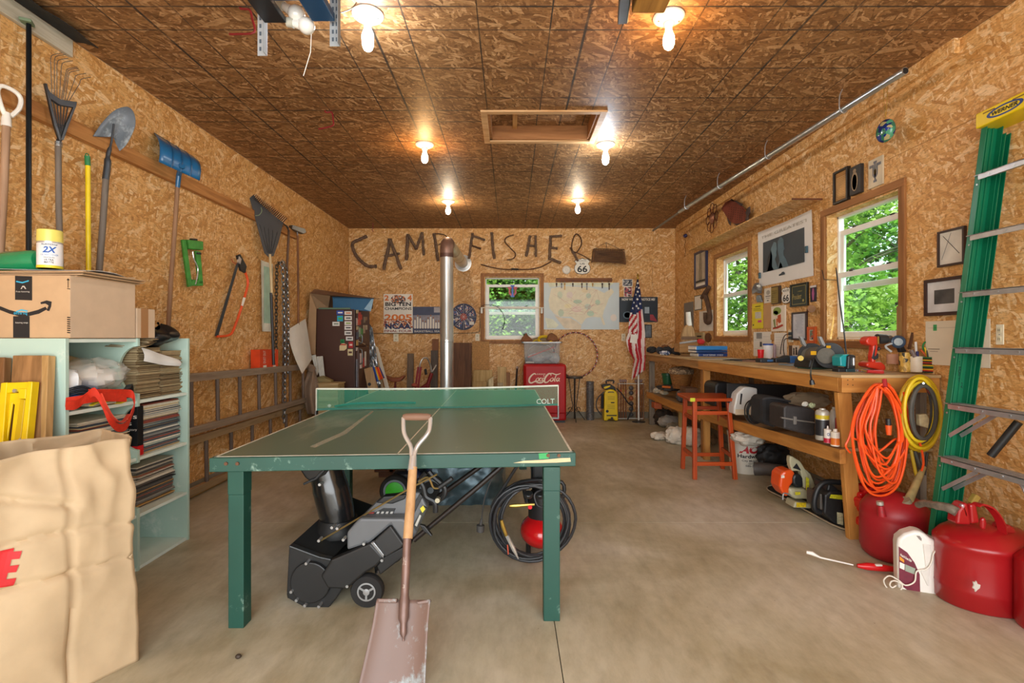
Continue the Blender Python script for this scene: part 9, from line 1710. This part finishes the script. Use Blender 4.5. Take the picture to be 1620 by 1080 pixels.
# ================================================================== OUTSIDE
gnd=MB().box((-12,YB+.2,-.5),(26,34,-.3)).build('ground',M('#4f6b35',.95,var=.4,scale=2)); st(gnd)
gnd2=MB().box((XR+.2,-4,-.5),(26,YB+.2,-.3)).build('ground',M('#4f6b35',.95,var=.4,scale=2)); st(gnd2)
MB().box((-9,-14,-.3),(9,YF-.1,-.04)).build('path',M('#a7a29a',.9,var=.2,scale=3),kind='structure')
LEAF=[(0,0),(.22,.12),(.5,.1),(.38,.32),(.46,.62),(.16,.6),(0,1),(-.16,.6),(-.46,.62),(-.38,.32),(-.5,.1),(-.22,.12)]
def leafmat(name,c,tr=.5):
    m,t,p,n,l=new(name); out=n['Material Output']; tx=nd(n,'TexCoord'); nz=nd(n,'TexNoise'); nz.inputs['Scale'].default_value=1.3; nz.inputs['Detail'].default_value=4; l.new(tx.outputs['Object'],nz.inputs[0])
    r=nd(n,'ValToRGB'); e=r.color_ramp.elements; e[0].position=.35; e[0].color=tuple(q*.6 for q in lin(c)[:3])+(1,); e[1].position=.65; e[1].color=lin(c); l.new(nz.outputs[0],r.inputs[0])
    l.new(r.outputs[0],p.inputs['Base Color']); p.inputs['Roughness'].default_value=.5
    tl=nd(n,'BsdfTranslucent'); l.new(r.outputs[0],tl.inputs[0]); mx=nd(n,'MixShader'); mx.inputs[0].default_value=tr
    l.new(p.outputs[0],mx.inputs[1]); l.new(tl.outputs[0],mx.inputs[2]); l.new(mx.outputs[0],out.inputs[0]); return m
LM=[leafmat('leaf_bright','#9fc95a'),leafmat('leaf_mid','#6f9f45'),leafmat('leaf_dark','#4f7a38')]
def tree(x,y,h,rad,lab,n,size,trunk=.12,z0=0.2,mt=0,seed=1,group=None,flat=1.0):
    rnd=random.Random(seed); t=thing('tree',lab,'tree',(x,y,-.3),group)
    pts=[(x+rnd.uniform(-.05,.05)*i,y+rnd.uniform(-.05,.05)*i,-.3+h*i/5) for i in range(6)]
    b=MB().tube(pts,[trunk,trunk*.85,trunk*.7,trunk*.55,trunk*.35,trunk*.15],10)
    tr=b.build('trunk',M('#6f675b',.95,var=.4,scale=18,bump=.8),t,smooth=True)
    b=MB(); bl=[]
    for i in range(9):
        a=rnd.uniform(0,6.28); zz=rnd.uniform(.25,.95)*h-.3; e=V(x+math.cos(a)*rad*.8,y+math.sin(a)*rad*.8,zz+.35); b.tube(arc((x,y,zz-.1),e,(0,0,.12),5),[.03,.026,.02,.016,.012,.006],6)
    b.build('branch',M('#6f675b',.95,var=.4,scale=18),t,kind='stuff')
    b=MB(); b.keepn=True; vs=[];fs=[]
    cl=[(x+rnd.gauss(0,rad*.5),y+rnd.gauss(0,rad*.5),rnd.uniform(z0,h)) for _ in range(max(6,n//60))]
    for i in range(n):
        c=rnd.choice(cl); P=Vector((c[0]+rnd.gauss(0,.22),c[1]+rnd.gauss(0,.22),c[2]+rnd.gauss(0,.13)))
        s=size*rnd.uniform(.6,1.25); m=Euler((rnd.uniform(-.9,.9),rnd.uniform(-.9,.9),rnd.uniform(0,6.28))).to_matrix()
        k=len(vs)
        for u,v in LEAF: vs.append(P+m@Vector((u*s,v*s,-.3*s*u*u)))
        fs.append(tuple(range(k,k+12)))
    b.add(vs,fs); b.build('foliage',LM[mt],t,kind='stuff')
k=0
for x,y,h,rad,lab,n,s,tk,z0,mt in [
  (5.6,8.6,4.6,1.5,'leafy tree with a thick grey trunk close outside the near workbench window',8000,.11,.2,.1,0),
  (4.4,9.6,4.2,1.2,'bright green young tree outside the far workbench window',7000,.09,.06,.2,0),
  (7.8,10.0,5.2,1.8,'tall shaded tree standing deep in the wood beyond the workbench windows',5200,.12,.14,.1,1),
  (5.6,13.0,5.6,1.9,'dense green tree far behind the workbench windows',9000,.13,.12,.1,1),
  (9.6,13.6,6.2,2.3,'dark green tree at the end of the view through the near workbench window',5200,.16,.16,.1,2),
  (4.0,6.8,2.3,.6,'low bright sapling just outside the near workbench window sill',1500,.08,.025,.3,0),
  (-.9,10.6,4.2,1.1,'bright leafy tree outside the back window, hung behind its stained-glass letter',6500,.08,.06,.1,0),
  (.8,11.2,4.2,1.1,'mid green tree outside the back window on the map side',4200,.085,.06,.1,1),
  (0,13.4,5.0,1.9,'dark green tree far behind the back window',12000,.19,.12,.1,2)]:
    tree(x,y,h,rad,lab,n,s,tk,z0,mt,seed=k+3); k+=1
